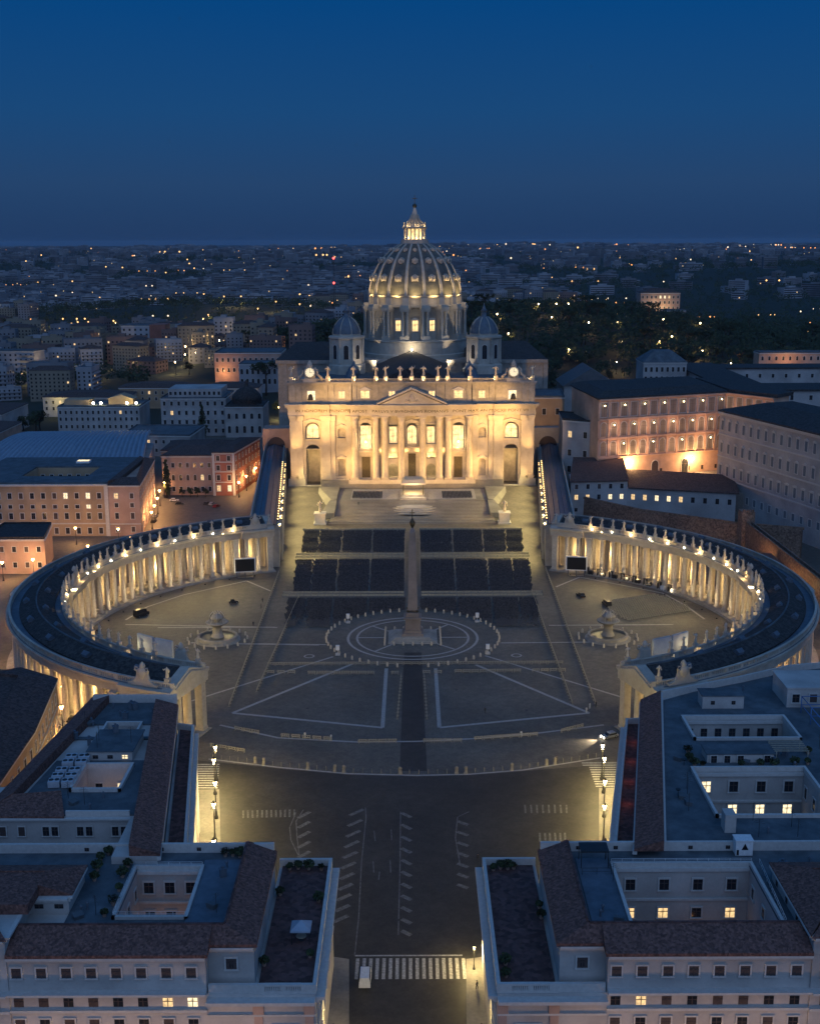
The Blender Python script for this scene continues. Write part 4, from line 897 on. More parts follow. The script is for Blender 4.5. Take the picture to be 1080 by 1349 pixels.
# ---------------------------------------------------------------- the two straight wings with strings of floodlights
fb = MB(); fb.box(-.3, .3, -.3, .3, 0, .5); FB = fb.mesh('floodlight', [IRON])
fg = MB(); fg.ball(0, 0, .75, .27, 8); FG = fg.mesh('lens', [GLOWF])
for s, lb, wd in ((-1, 'long straight corridor wing with dark metal roof beside the red and white block', 'beside the red and white block'), (1, 'long straight corridor wing with ribbed dark roof beside the glowing loggias', 'beside the glowing loggias')):
    A = thing('corridor_wing', lb, 'building', (s * 64, 170, 0))
    i0, i1, o0, o1 = (s * 50.6, 84), (s * 64.2, 222), (s * 62, 84), (s * 77, 262)
    i2 = (s * 66.5, 262)
    mb = MB(); mb.hexa([(*i0, 0), (*o0, 0), (*o1, 0), (*i2, 0)], [(*i0, 16), (*o0, 16), (*o1, 16), (*i2, 16)]); obj('wall', mb, TRAV, A)
    mb = MB(); mid0 = ((i0[0] + o0[0]) / 2, 84); mid1 = ((i2[0] + o1[0]) / 2, 262)
    e = s * .8
    mb.add([(i0[0] + e, 85, 16.2), (o0[0] - e, 85, 16.2), (o1[0] - e, 261, 16.2), (i2[0] + e, 261, 16.2), (mid0[0], 85, 18.0), (mid1[0], 261, 18.0)], [(0, 1, 4), (1, 2, 5, 4), (2, 3, 5), (3, 0, 4, 5)])
    rf = obj('roof', mb, METROOF, A)
    mb = MB()
    for k in range(5):
        f = (k + .5) / 5; za = 16.3 + 1.8 * (1 - abs(f - .5) * 2)
        mb.tube([(i0[0] + e + (o0[0] - i0[0] - 2 * e) * f, 85, za), (i2[0] + e + (o1[0] - i2[0] - 2 * e) * f, 261, za)], .16, 4)
    obj('roof_seams', mb, LEAD, rf)
    mb = MB()
    for (a, b, sg) in ((i0, i2, 1), (o0, o1, -1)):
        m0 = [(a[0], a[1]), (a[0] + sg * s * .6, a[1]), (b[0] + sg * s * .6, b[1]), (b[0], b[1])]; mb.prism(m0, 16.003, 17.3)
    obj('parapet', mb, TRAV, A)
    n = 18; L = hypot(i2[0] - i0[0], 178); rz = atan2(178, i2[0] - i0[0]) if s < 0 else atan2(-178, i0[0] - i2[0])
    mb = MB(); wl = window_mesh(2.0, 4.0, 'plain', 0)
    for k in range(n):
        f = (k + .5) / n; x, y = i0[0] + (i2[0] - i0[0]) * f, 84 + 178 * f
        if y < 205: put('window', wl, A, (x - s * .02, y, 10.5), (pi / 2 + atan2(i0[0] - i2[0], 178)) if s < 0 else (-pi / 2 + atan2(i0[0] - i2[0], 178)))
        mb.box(x - s * .4 - .4, x - s * .4 + .4, y + 4, y + 5, 0, 16.0)
    mb.prism([(i0[0] - s * .7, 84), (i0[0] + s * .1, 84), (i2[0] + s * .1, 262), (i2[0] - s * .7, 262)], 14.6, 15.9); obj('pilasters', mb, TRAV, A)
    mb = MB(); mb.box(min(s * 62.5, s * 78), max(s * 62.5, s * 78), 262, 274, 0, 26); arch = len(mb.V); obj('end_block', mb, PINK if s < 0 else GREYPL, A)
    mb = MB(); mb.lathe([(4.6, 0), (4.6, .9)], 20, 0, 0); mb.V = [(x, y_, z) for x, y_, z in mb.V]; mb.xf(Matrix.Translation((s * 71, 262.2, 17)) @ Matrix.Rotation(pi / 2, 4, 'X')); obj('lunette', mb, SHUT, A)
    nf = 27
    for k in range(nf):
        f = .02 + .68 * k / (nf - 1); x, y = i0[0] + (i2[0] - i0[0]) * f + s * .3, 84 + 178 * f
        for j in range(2 if k % 3 else 1):
            p = (x - s * 1.0 * j, y + 2.4 * j, 17.3 - 1.4 * j)
            o = put('floodlight', FB, None, p); tag(o, 'warm bright floodlight in the string along the corridor wing ' + wd, 'floodlight', 'string of floodlights on the wing ' + wd); put('lens', FG, o, p)
        if k % 3 == 0:
            tx = s * (10 + 4.2 * (k % 4) * 2.2) if k < 22 else s * 44
            light('SPOT', (x - s * .8, y, 18.6), 165000 if k < 24 else 30000, (1, .545, .165), .35, (s * (4, 16, 28, 40, 50)[k % 5], FY, 17 + (k % 7) * 6.2), 38, .8)
            light('SPOT', (x - s * .8, y, 17.8), 34000, (1, .78, .30), .5, (s * 40, y - 4, gz(y)), 105, 1.0)
# ---------------------------------------------------------------- foreground palaces
def cells(mb, xs, ys, holes, z0, z1, m=0):
    """boxes over the grid of cuts xs, ys, leaving out the cells whose centre lies in a hole"""
    for x0, x1 in zip(xs, xs[1:]):
        for y0, y1 in zip(ys, ys[1:]):
            cx, cy = (x0 + x1) / 2, (y0 + y1) / 2
            if any(a < cx < b and c < cy < d for a, b, c, d in holes): continue
            mb.box(x0, x1, y0, y1, z0, z1, m)
def wedge(mb, e0, e1, r1, r0, ze, zr, zb):
    """sloping roof piece: eave edge e0-e1 at ze, ridge edge r0-r1 at zr, standing on zb"""
    q = [e0, e1, r1, r0]; a = sum(q[i][0] * q[(i + 1) % 4][1] - q[(i + 1) % 4][0] * q[i][1] for i in range(4))
    z = [ze, ze, zr, zr]
    if a < 0: q, z = q[::-1], z[::-1]
    mb.hexa([(*p, zb) for p in q], [(*p, t) for p, t in zip(q, z)])
def band(mb, p0, p1, out, z0, z1, inn=.02):
    """course along the wall p0 -> p1 (left to right seen from outside), standing out from it"""
    dx, dy = p1[0] - p0[0], p1[1] - p0[1]; L = hypot(dx, dy); nx, ny = dy / L, -dx / L
    mb.prism([(p0[0] - nx * inn, p0[1] - ny * inn), (p1[0] - nx * inn, p1[1] - ny * inn), (p1[0] + nx * out, p1[1] + ny * out), (p0[0] + nx * out, p0[1] + ny * out)], z0, z1)
def parapet(mb, pts, w, z0, z1):
    for i, (p0, p1) in enumerate(zip(pts, pts[1:])):
        dx, dy = p1[0] - p0[0], p1[1] - p0[1]; L = hypot(dx, dy); nx, ny = -dy / L * w / 2, dx / L * w / 2; ex, ey = dx / L * w / 2, dy / L * w / 2
        mb.prism([(p0[0] - nx - ex, p0[1] - ny - ey), (p1[0] - nx + ex, p1[1] - ny + ey), (p1[0] + nx + ex, p1[1] + ny + ey), (p0[0] + nx - ex, p0[1] + ny - ey)], z0, z1 + .002 * (i % 3))
def rail(mb, pts, z, h=1.0, r=.035):
    for p0, p1 in zip(pts, pts[1:]):
        for k in (.5, 1.0): mb.tube([(*p0, z + h * k), (*p1, z + h * k)], r, 4)
        n = max(1, int(hypot(p1[0] - p0[0], p1[1] - p0[1]) / 1.6))
        for i in range(n + 1): x, y = p0[0] + (p1[0] - p0[0]) * i / n, p0[1] + (p1[1] - p0[1]) * i / n; mb.tube([(x, y, z), (x, y, z + h)], r, 4)
def shrub_mesh(seed, r, h, n=90):
    rnd = random.Random(seed); mb = MB(); mb.cyl(0, 0, 0, h * .4, .05, .03, 5, 1)
    for i in range(n):
        a, b, q = rnd.uniform(0, 2 * pi), rnd.uniform(-.7, 1), rnd.random() ** .4
        c = Vector((r * q * cos(a) * sqrt(max(0, 1 - b * b)), r * q * sin(a) * sqrt(max(0, 1 - b * b)), h * .38 + h * .42 * b * q)); u = Vector((rnd.gauss(0, 1), rnd.gauss(0, 1), rnd.gauss(0, 1))).normalized() * rnd.uniform(.15, .32); v = u.orthogonal().normalized() * rnd.uniform(.1, .25)
        mb.add([c - u, c + v, c + u, c - v], [(0, 1, 2, 3)], rnd.random() < .35 and 2 or 0)
    return mb.mesh('shrub', [LEAF, BARK, LEAF2])
SHR = [shrub_mesh(k, .55 + .2 * k, .9 + .35 * k, 130) for k in range(3)]
pt = MB(); pt.lathe([(.28, 0), (.4, .5), (.43, .55)], 8); POT = pt.mesh('pot', [PINK])
def shrub(loc, k, label, group):
    o = put('potted_shrub', SHR[k % 3], None, (loc[0], loc[1], loc[2] + .45), k * 1.3); tag(o, label, 'plant', group); put('pot', POT, o, loc)
def ac_unit(loc, rz, label, group):
    if 'ac' not in WC:
        m = MB(); m.box(-1.0, 1.0, -.9, .9, .15, 1.3); m.box(-.9, -.7, -.6, .6, 0, .15); m.box(.7, .9, -.6, .6, 0, .15)
        f = MB()
        for x in (-.5, .5): f.lathe([(.42, 1.3), (.42, 1.4), (.3, 1.41)], 10, x, 0)
        WC['ac'] = (m.mesh('air_conditioner', [WHITEP if False else mat('pale_grey_metal', (.42, .44, .46), (.33, .35, .37), 1, .5)]), f.mesh('fan', [IRON]))
    o = put('air_conditioner', WC['ac'][0], None, loc, rz); tag(o, label, 'air conditioner', group); put('fan', WC['ac'][1], o, loc, 0); WORLD.pop(o.name, None)

# --- block with the terrace umbrella (front, umbrella side)
def front_block(s, label, court, tx0, tx1, lit, nm):
    """s = -1 / +1: mirrored in x; the measured differences come in as arguments"""
    A = thing('palazzo', label, 'building', (s * 35, -195, 0))
    W, R, C, T, D = MB(), MB(), MB(), MB(), MB(); m = lambda x: s * x
    FYb = -209.4; xi, xo = (22.4, 56.0) if s < 0 else (20.4, 54.6)
    cx0, cx1, cy0, cy1 = court
    def X(*v): return sorted(s * q for q in v)
    hx = X(cx0, cx1)
    xs_, ys_ = X(xi + 6.4, cx0, cx1, 84), [FYb, cy0, cy1, -181.0]
    cells(W, xs_, ys_, [(hx[0], hx[1], cy0, cy1)], 0, 25.0)
    W.box(*X(xi, xi + 6.4), FYb + 2.3, -181.0, 0, 25.0)
    W.box(*X(xi, xi + 6.4), FYb, FYb + 2.3, 0, 19.0)
    W.box(*hx, cy0, cy1, 0, 10.5)
    W.box(*X(tx0 + .4, xi + .0), FYb, -174.2, 0, 18.9)
    # taller corner pavilion at the outer side
    px = (56.2, 50.4) if s < 0 else (54.9, 54.9)
    W.box(*X(px[0], 85), FYb - .25, -198.9, 24.9, 27.8); W.box(*X(px[1], 85), -198.9, -190.4, 24.9, 27.8)
    W.box(*X(px[0], 84.5), FYb - .25, FYb + 1, 0, 24.95)
    obj('wall', W, CREAM, A)
    # decks
    cells(D, X(xi + .5, cx0, cx1, (px[1])), [-205.2, cy0 - .3, cy1 + .3, -181.4], [(hx[0], hx[1], cy0 - .3, cy1 + .3)], 25.003, 25.35)
    D.box(*X(px[1], 84), -190.3, -181.4, 25.003, 25.35)
    obj('flat_roof', D, FLAT, A)
    # tiled slopes: along the front and along the terrace
    ze, zr = 25.5, 27.3; e2 = FYb - .7; x_in = xi + 4.2
    wedge(R, (m(xi + 6.0), e2), (m(px[0]), e2), (m(px[0]), -205.2), (m(xi + 6.0), -205.2), ze, zr, 25.01)
    wedge(R, (m(xi - .5), FYb + 1.8), (m(xi + 6.0), FYb + 1.8), (m(xi + 6.0), -205.2), (m(x_in), -205.2), ze, zr - .01, 25.012)
    wedge(R, (m(xi - .5), -181.2), (m(xi - .5), FYb + 1.8), (m(x_in), -205.2), (m(x_in), -181.2), ze, zr, 25.011)
    # pavilion hip roofs
    a, b = px[0] - .5, px[1] - .5
    wedge(R, (m(a), FYb - .9), (m(86), FYb - .9), (m(86), -203.5), (m(a + 5.5), -203.5), 28.0, 29.8, 27.81)
    wedge(R, (m(b), -189.9), (m(b), -198.5 if s < 0 else -209.9), (m(b + 5), -198.5 if s < 0 else -203.5), (m(b + 5), -194.5), 28.0, 29.6, 27.812)
    wedge(R, (m(86), -189.9), (m(b), -189.9), (m(b + 5), -194.5), (m(86), -194.5), 28.0, 29.6, 27.814)
    R.box(*X(b + 4.9, 86), -203.5, -194.4, 27.816, 29.4)
    rf = obj('tiled_roof', R, TILE, A)
    mb = MB(); mb.box(*X(x_in - .15, x_in + .2), -205.0, -181.3, zr - .2, zr + .12); mb.box(*X(x_in + .2, px[0]), -205.35, -205.0, zr - .2, zr + .12); obj('ridge_tiles', mb, FLAT2, rf)
    # cornices and string courses
    p0, p1 = ((m(px[0]), FYb), (m(xi + 6.4), FYb)) if s < 0 else ((m(xi + 6.4), FYb), (m(px[0]), FYb))
    for z0, z1, o in ((24.3, 24.7, .35), (24.703, 25.0, .7), (19.0, 19.4, .5), (19.403, 19.75, 1.3), (16.3, 16.7, .35), (12.0, 12.3, .3)): band(C, p0, p1, o, z0, z1)
    q0, q1 = ((m(xi + 6.39), FYb + 2.3), (m(xi), FYb + 2.3)) if s < 0 else ((m(xi), FYb + 2.3), (m(xi + 6.39), FYb + 2.3))
    for z0, z1, o in ((24.3, 24.7, .3), (24.703, 25.0, .6)): band(C, q0, q1, o, z0, z1)
    r0, r1 = ((m(xi + 6.4), FYb), (m(tx0 + .4), FYb)) if s < 0 else ((m(tx0 + .4), FYb), (m(xi + 6.4), FYb))
    for z0, z1, o in ((17.6, 18.0, .5), (18.003, 18.5, 1.4), (15.6, 15.9, .3), (12.2, 12.5, .3)): band(C, r0, r1, o, z0, z1)
    t0, t1 = ((m(tx0 + .4), FYb), (m(tx0 + .4), -174.2)) if s < 0 else ((m(tx0 + .4), -174.2), (m(tx0 + .4), FYb))
    for z0, z1, o in ((17.6, 18.0, .5), (18.003, 18.5, 1.3), (12.2, 12.5, .3)): band(C, t0, t1, o, z0, z1)
    v0, v1 = ((m(84.5), FYb - .25), (m(px[0]), FYb - .25)) if s < 0 else ((m(px[0]), FYb - .25), (m(84.5), FYb - .25))
    for z0, z1, o in ((27.1, 27.5, .35), (27.503, 27.81, .7), (19.0, 19.4, .5), (19.403, 19.75, 1.3), (16.3, 16.7, .35)): band(C, v0, v1, o, z0, z1)
    w0, w1 = ((m(px[1]), -198.9), (m(px[1]), -190.4)) if s < 0 else ((m(px[1]), -190.4), (m(px[1]), -209.6))
    for z0, z1, o in ((27.1, 27.5, .3), (27.503, 27.81, .6)): band(C, w0, w1, o, z0, z1)
    if s < 0:
        for z0, z1, o in ((27.1, 27.5, .3), (27.503, 27.81, .6)): band(C, (m(px[0]), -198.9), (m(px[1]), -198.9), o, z0, z1)
        for z0, z1, o in ((27.1, 27.5, .3), (27.503, 27.81, .6)): band(C, (m(px[0]), FYb), (m(px[0]), -198.9), o, z0, z1)
    # coping round the courtyard and along the back
    for pp in ([(hx[0] - .3, cy0 - .3), (hx[1] + .3, cy0 - .3), (hx[1] + .3, cy1 + .3), (hx[0] - .3, cy1 + .3), (hx[0] - .3, cy0 - .3)],): parapet(C, pp, .5, 25.0, 25.85)
    parapet(C, [(m(xi + .2), -181.25), (m(84), -181.25)], .5, 25.0, 26.9)
    band(C, (hx[0], cy1 - .003), (hx[1], cy1 - .003), .25, 19.4, 19.8); band(C, (hx[0], cy1), (hx[1], cy1), .3, 24.5, 25.1)
    obj('cornice', C, STONE, A)
    vt = window_mesh(.7, .6, 'bare', 0)
    for k in range(5): put('vent', vt, A, (m(xi + 6 + 6 * k), -181.5, 25.7))
    # terrace
    T.box(*X(tx0 + .9, xi - .55), FYb + .6, -174.8, 18.903, 19.2); obj('terrace_floor', T, FLAT2, A)
    P = MB(); tw0, tw1 = m(tx0 + .55), m(xi - .2)
    parapet(P, [(m(xi - .3), -174.4), (tw0, -174.4), (tw0, FYb + .4)], .55, 18.9, 20.3)
    a, b = sorted((tw0, m(xi + 6.2)))
    ba, bb = (sorted((m(tx0 + 2.4), m(xi - 1.6))))
    P.box(a, ba, FYb + .15, FYb + .65, 18.902, 20.3); P.box(bb, b, FYb + .15, FYb + .65, 18.902, 20.3); P.box(ba, bb, FYb + .15, FYb + .65, 18.902, 19.25); P.box(ba, bb, FYb + .12, FYb + .68, 20.05, 20.303)
    n = 20
    for i in range(n): x = ba + (bb - ba) * (i + .5) / n; (P.box(x - .09, x + .09, FYb + .28, FYb + .52, 19.25, 20.05) if abs(i - n / 2 + .5) > 1 else None)
    P.box((ba + bb) / 2 - .3, (ba + bb) / 2 + .3, FYb + .2, FYb + .6, 19.25, 20.05)
    obj('balustrade', P, STONE, A)
    # pilasters and big window bay below the terrace
    P = MB(); xa, xb = sorted((m(tx0 + .4), m(xi)))
    for x in (xa + .7, xb - .9): P.box(x - .6, x + .6, FYb - .25, FYb - .002, 0, 15.6); P.box(x - .75, x + .75, FYb - .3, FYb - .001, 15.9, 17.6)
    obj('pilaster', P, PINK, A)
    put('window', window_mesh(3.3, 5.4, 'plain', 0), A, ((xa + xb) / 2, FYb, 8.6))
    # facade windows
    fa, fb = p0, p1; n = 8
    L = abs(fb[0] - fa[0]); xs3 = [1.2 + (L - 3.2) * i / 7 for i in range(8)]
    windows(A, fa, fb, 21.6, 8, 1.35, 1.6, 'plain', (), range(8), xs=xs3)
    windows(A, fa, fb, 17.1, 8, 1.35, 1.35, 'bare', lit[0], lit[1], xs=xs3)
    windows(A, fa, fb, 13.0, 8, 1.4, 2.2, 'plain', (), (0, 2, 3, 6), xs=xs3)
    windows(A, (m(xi + 6.4), FYb) if s < 0 else (m(xi), FYb), (m(xi), FYb) if s < 0 else (m(xi + 6.4), FYb), 17.1, 2, 1.6, 1.4, 'bare', lit[2], () if lit[2] else (0, 1))
    windows(A, q0, q1, 21.4, 1, 1.5, 1.7, 'plain', (), (0,)); windows(A, q0, q1, 21.6, 1, .6, 1.0, 'bare', (), (), pad=.9 if s < 0 else 5.6)
    windows(A, v0, v1, 21.6, 7, 1.35, 1.9, 'plain', (), range(7)); windows(A, v0, v1, 17.1, 7, 1.35, 1.4, 'bare', (1,), (2, 5))
    windows(A, t0, t1, 8.5, 7, 1.7, 3.2, 'plain', (), (1, 4)); windows(A, t0, t1, 13.4, 7, 1.4, 1.8, 'plain', (), (0, 3))
    # courtyard walls
    nw = 3 if s < 0 else 4
    windows(A, (hx[0], cy1), (hx[1], cy1), 21.2, nw, 1.5, 1.9, 'plain', {3: 2} if s > 0 and False else ()); windows(A, (hx[0], cy1), (hx[1], cy1), 16.4, nw, 1.5, 1.7, 'plain', () if s < 0 else (0, 1, 3))
    if s < 0: windows(A, (hx[0], cy0), (hx[0], cy1), 21.2, 3, 1.3, 1.9, 'plain'); 
    windows(A, (hx[1], cy1), (hx[1], cy0), 21.2, 3, 1.3, 1.9, 'plain'); windows(A, (hx[0], cy0), (hx[0], cy1), 16.4, 3, 1.3, 1.9, 'plain') if s > 0 else None
    if s < 0: windows(A, (m(px[0]), -198.9), (m(px[1]), -198.9), 26.0, 2, 1.3, .7, 'bare')
    else: windows(A, w0, w1, 25.6, 4, .9, 1.2, 'bare')
    return A, hx
A1, hx1 = front_block(-1, 'cream palazzo whose dark terrace carries a square pale umbrella', (33.3, 43.2, -200.4, -186.6), 13.3, 22.4, ({6: 1, 7: 2}, (0, 1, 3), ()), 'a')
A2, hx2 = front_block(1, 'cream palazzo with empty dark terrace and long courtyard with lit windows', (31.4, 52.6, -203.2, -186.2), 11.2, 20.4, ({1: 1}, (2, 4, 5), (0,)), 'c')
light('POINT', (-38, -190, 13.0), 260, ORANGE, .4); light('POINT', (45, -192, 13.0), 90, ORANGE, .4)
mb = MB(); rail(mb, [(-43.4, -200.8), (-33.1, -200.8)], 25.85, .7); rail(mb, [(-43.6, -200.6), (-43.6, -186.4), (-33, -186.4)], 25.85, .6); obj('railing', mb, WHITEP, A1)
mb = MB(); mb.box(-33.0, -27.0, -202.5, -184, 25.36, 25.5); obj('terrace_paving', mb, LEAD, A1)
mb = MB(); mb.box(25.6, 30.8, -203.5, -184, 25.36, 25.5); obj('terrace_paving', mb, LEAD, A2)
mb = MB(); rail(mb, [(26, -189), (30.5, -189), (30.5, -184)], 25.5, 1.1); mb.box(26, 30.4, -187.2, -184.2, 28.2, 28.4); [mb.tube([(x, y, 25.5), (x, y, 28.2)], .06, 5) for x in (26.1, 30.3) for y in (-187.1, -184.3)]; obj('pergola', mb, IRON, A2)
mb = MB(); rail(mb, [(53.2, -203), (54.2, -186)], 25.4, 1.0); rail(mb, [(31, -185.8), (53, -185.8)], 25.9, .5); obj('railing', mb, WHITEP, A2)
t = thing('parasol', 'square pale canvas umbrella standing on the dark roof terrace', 'parasol', (-16.8, -196.5, 19.2))
mb = MB(); mb.add([(-18.3, -198, 21.5), (-15.3, -198, 21.5), (-15.3, -195, 21.5), (-18.3, -195, 21.5), (-16.8, -196.5, 22.5)], [(0, 1, 4), (1, 2, 4), (2, 3, 4), (3, 0, 4)]); mb.add([(x, y, z) for z in (21.5, 21.25) for x, y in ((-18.3, -198), (-15.3, -198), (-15.3, -195), (-18.3, -195))], [(0, 1, 5, 4), (1, 2, 6, 5), (2, 3, 7, 6), (3, 0, 4, 7)]); obj('canopy', mb, SCRBACK, t)
mb = MB(); [mb.cyl(x, y, 19.2, 21.4, .06, .06, 6) for x in (-18.1, -15.5) for y in (-197.8, -195.2)]; obj('posts', mb, IRON, t)
t = thing('garden_table', 'small dark table in the shade of the terrace umbrella', 'table', (-16.8, -197, 19.2))
mb = MB(); mb.lathe([(.8, 19.9), (.8, 19.97)], 10, -16.8, -196.6); obj('table_top', mb, WOOD, t); mb = MB(); mb.cyl(-16.8, -196.6, 19.2, 19.9, .08, .06, 6); mb.lathe([(.4, 19.2), (.35, 19.26)], 8, -16.8, -196.6); obj('leg', mb, IRON, t)
for k, (x, y) in enumerate([(-20.6, -176), (-19.2, -175.8), (-17.4, -176), (-15.3, -176.2), (-21.3, -184), (-15.0, -186), (-15.1, -201), (-21.6, -203)]): shrub((x, y, 19.2), k, 'potted shrub along the parapet of the terrace with the umbrella', 'potted shrubs on the umbrella terrace')
for k, (x, y) in enumerate([(13.2, -176.5), (14.4, -176), (15.6, -176.2), (16.6, -176), (13.0, -206), (13.2, -203), (19.6, -188), (19.6, -191)]): shrub((x, y, 19.2), k, 'potted shrub on the empty dark terrace across the street from the umbrella', 'potted shrubs on the empty terrace')
for k, (x, y) in enumerate([(-49.6, -184), (-49.4, -187), (-44.6, -183), (-44.8, -186), (-44.9, -189), (-44.5, -193), (-49.0, -190), (-44.4, -197), (-45, -200), (-48.8, -182), (-27.6, -183), (-28.8, -182.6), (-30, -182.7)]): shrub((x, y, 25.35), k + 1, 'potted shrub on the roof passage behind the courtyard of the umbrella block', 'potted shrubs on the roof passage')

# --- building behind it, beside the colonnade gable
def gen(name, poly, z, m, parent, z0=0): mb = MB(); mb.prism(poly, z0, z); return obj(name, mb, m, parent)
B1 = thing('palazzo', 'dark roofed palazzo with two small courts below the umbrella-side colonnade gable', 'building', (-57, -150, 0))
W = MB(); cx0, cx1, cy0, cy1 = -60, -51.8, -162.4, -152.5
sx_ = lambda y, a, b: a[0] + (b[0] - a[0]) * (y - a[1]) / (b[1] - a[1])
LE = lambda y: sx_(y, (-72.5, -171.5), (-67.2, -117)); RE = lambda y: sx_(y, (-40.4, -185), (-49.4, -122.6))
def slab(mb, y0, y1, xl, xr, z0, z1): mb.prism([(xl(y0), y0), (xr(y0), y0), (xr(y1), y1), (xl(y1), y1)], z0, z1)
k_ = lambda c: (lambda y: c)
for z0, z1, M_, tgt in ((0, 26.6, 0, W),):
    slab(W, -171.6, cy0, LE, RE, z0, z1); slab(W, cy0, cy1, LE, k_(cx0), z0, z1); slab(W, cy0, cy1, k_(cx1), RE, z0, z1); slab(W, cy1, -138.5, LE, RE, z0, z1)
    slab(W, -138.5, -132.5, LE, k_(-61.0), z0, z1); slab(W, -138.5, -132.5, k_(-54.5), RE, z0, z1); slab(W, -132.5, -120.5, LE, RE, z0, z1); slab(W, -185, -171.603, k_(-47.6), RE, z0, z1)
W.box(cx0, cx1, cy0, cy1, 0, 14); W.box(-61, -54.5, -138.5, -132.5, 0, 18); W.prism([(-90, -172.2), (-72.5, -171.6), (-72.5, -160), (-90, -160)], 0, 26.59)
W.box(-60.5, -52.3, -149.5, -139.8, 26.61, 28.6)
obj('wall', W, CREAM, B1)
D = MB(); slab(D, -171.2, cy0 - .4, lambda y: LE(y) + 4, lambda y: RE(y) - 4.2, 26.603, 26.9); slab(D, cy0 - .4, cy1 + .4, lambda y: LE(y) + 4, k_(cx0 - .4), 26.603, 26.9); slab(D, cy0 - .4, cy1 + .4, k_(cx1 + .4), lambda y: RE(y) - 4.2, 26.603, 26.9); slab(D, cy1 + .4, -149.6, lambda y: LE(y) + 4, lambda y: RE(y) - 4.2, 26.603, 26.9); slab(D, -139.7, -138.6, lambda y: LE(y) + 4, lambda y: RE(y) - 4.2, 26.603, 26.9); slab(D, -132.4, -121, lambda y: LE(y) + 4, lambda y: RE(y) - 4.2, 26.603, 26.9)
D.box(-60.8, -52.0, -149.8, -139.5, 28.603, 28.8); obj('flat_roof', D, FLAT, B1)
R = MB(); wedge(R, (-39.9, -184.8), (-48.9, -122.4), (-53.4, -123.0), (-44.8, -184.8), 27.0, 28.6, 26.6); wedge(R, (-67.9, -117.4), (-73.2, -171.8), (-68.9, -166.5), (-63.6, -121), 27.0, 28.6, 26.6); wedge(R, (-73.2, -171.9), (-58.6, -172.1), (-61.0, -165.2), (-68.9, -166.5), 27.0, 28.4, 26.6); wedge(R, (-91, -173), (-73.2, -171.9), (-73.2, -166.5), (-91, -166.5), 27.0, 28.4, 26.6)
obj('tiled_roof', R, TILE, B1)
C = MB(); parapet(C, [(cx0 - .2, cy0 - .2), (cx1 + .2, cy0 - .2), (cx1 + .2, cy1 + .2), (cx0 - .2, cy1 + .2), (cx0 - .2, cy0 - .2)], .5, 26.6, 27.6); parapet(C, [(-61.2, -138.7), (-54.3, -138.7), (-54.3, -132.3), (-61.2, -132.3), (-61.2, -138.7)], .4, 26.6, 27.4); parapet(C, [(-66.8, -120.8), (-49.6, -120.8)], .4, 26.6, 28.6)
for z0, z1, o in ((26.0, 26.35, .35), (26.353, 26.62, .7), (21.3, 21.65, .9), (16.2, 16.5, .5)): band(C, (-72.5, -171.6), (-47.6, -171.6), o, z0, z1)
for z0, z1, o in ((26.0, 26.35, .35), (26.353, 26.62, .7), (21.3, 21.65, .9)): band(C, (-90, -172.2), (-72.5, -171.7), o, z0, z1)
band(C, (-40.4, -185), (-49.4, -122.6), .6, 25.9, 26.5)
parapet(C, [(-58.4, -171.2), (-48.0, -171.2)], .4, 26.6, 27.6)
obj('cornice', C, STONE, B1)
F0, F1 = (-72.5, -171.6), (-47.6, -171.6); xs5 = [3.2, 6.4, 10.5, 12.0, 16.3, 17.8, 22.2, 23.7]
windows(B1, F0, F1, 23.2, 8, 1.1, 1.7, 'plain', (), (0, 1), xs=xs5); windows(B1, F0, F1, 18.8, 8, 1.1, 1.3, 'bare', {1: 1}, (0, 4), xs=xs5); windows(B1, F0, F1, 13.5, 8, 1.2, 2.4, 'plain', (), (1,), xs=xs5)
windows(B1, (cx0, cy1), (cx1, cy1), 21.5, 2, 1.3, 2.2, 'plain', {1: 2}); windows(B1, (cx0, cy0), (cx0, cy1), 21.5, 2, 1.3, 2.2, 'plain'); windows(B1, (-60.5, -149.5), (-52.3, -149.5), 27.2, 3, 1.0, .7, 'bare', {2: 2}); windows(B1, (-61, -132.5), (-54.5, -132.5), 21.8, 2, 1.2, 2.0, 'plain')
light('POINT', (-55, -156, 20), 240, (1, .62, .4), .4)
T = MB(); T.prism([(-40.2, -185), (-36.2, -185), (-45.6, -123.5), (-49.2, -122.4)], 0, 21.5); obj('lower_wing', T, CREAM, B1)
T = MB(); T.prism([(-39.6, -184.6), (-36.9, -184.6), (-46.1, -124), (-48.6, -123.2)], 21.503, 21.8); obj('terrace_floor', T, FLAT2, B1)
C = MB(); parapet(C, [(-39.9, -184.8), (-36.5, -184.8), (-45.8, -123.8), (-49.0, -122.8)], .5, 21.5, 23.0); band(C, (-36.2, -185), (-45.6, -123.5), .9, 20.4, 21.0)
for k in range(9): f = (k + .5) / 9; x, y = -36.2 - 9.4 * f, -185 + 61.5 * f; C.box(x - .2, x + .3, y - .6, y + .6, 0, 20.4)
obj('terrace_parapet', C, STONE, B1); windows(B1, (-36.2, -185), (-45.6, -123.5), 12, 9, 1.6, 3.0, 'plain', {6: 1}); windows(B1, (-36.2, -185), (-45.6, -123.5), 6, 9, 1.6, 3.0, 'plain')
for i in range(2):
    for j in range(5): ac_unit((-63.6 + i * 2.4 - (j > 2) * -.2, -160.5 + j * 2.3 + (j > 2) * 1.2, 26.9), .1, 'pale air conditioning unit in the double row on the roof beside the small court', 'air conditioners beside the small court')

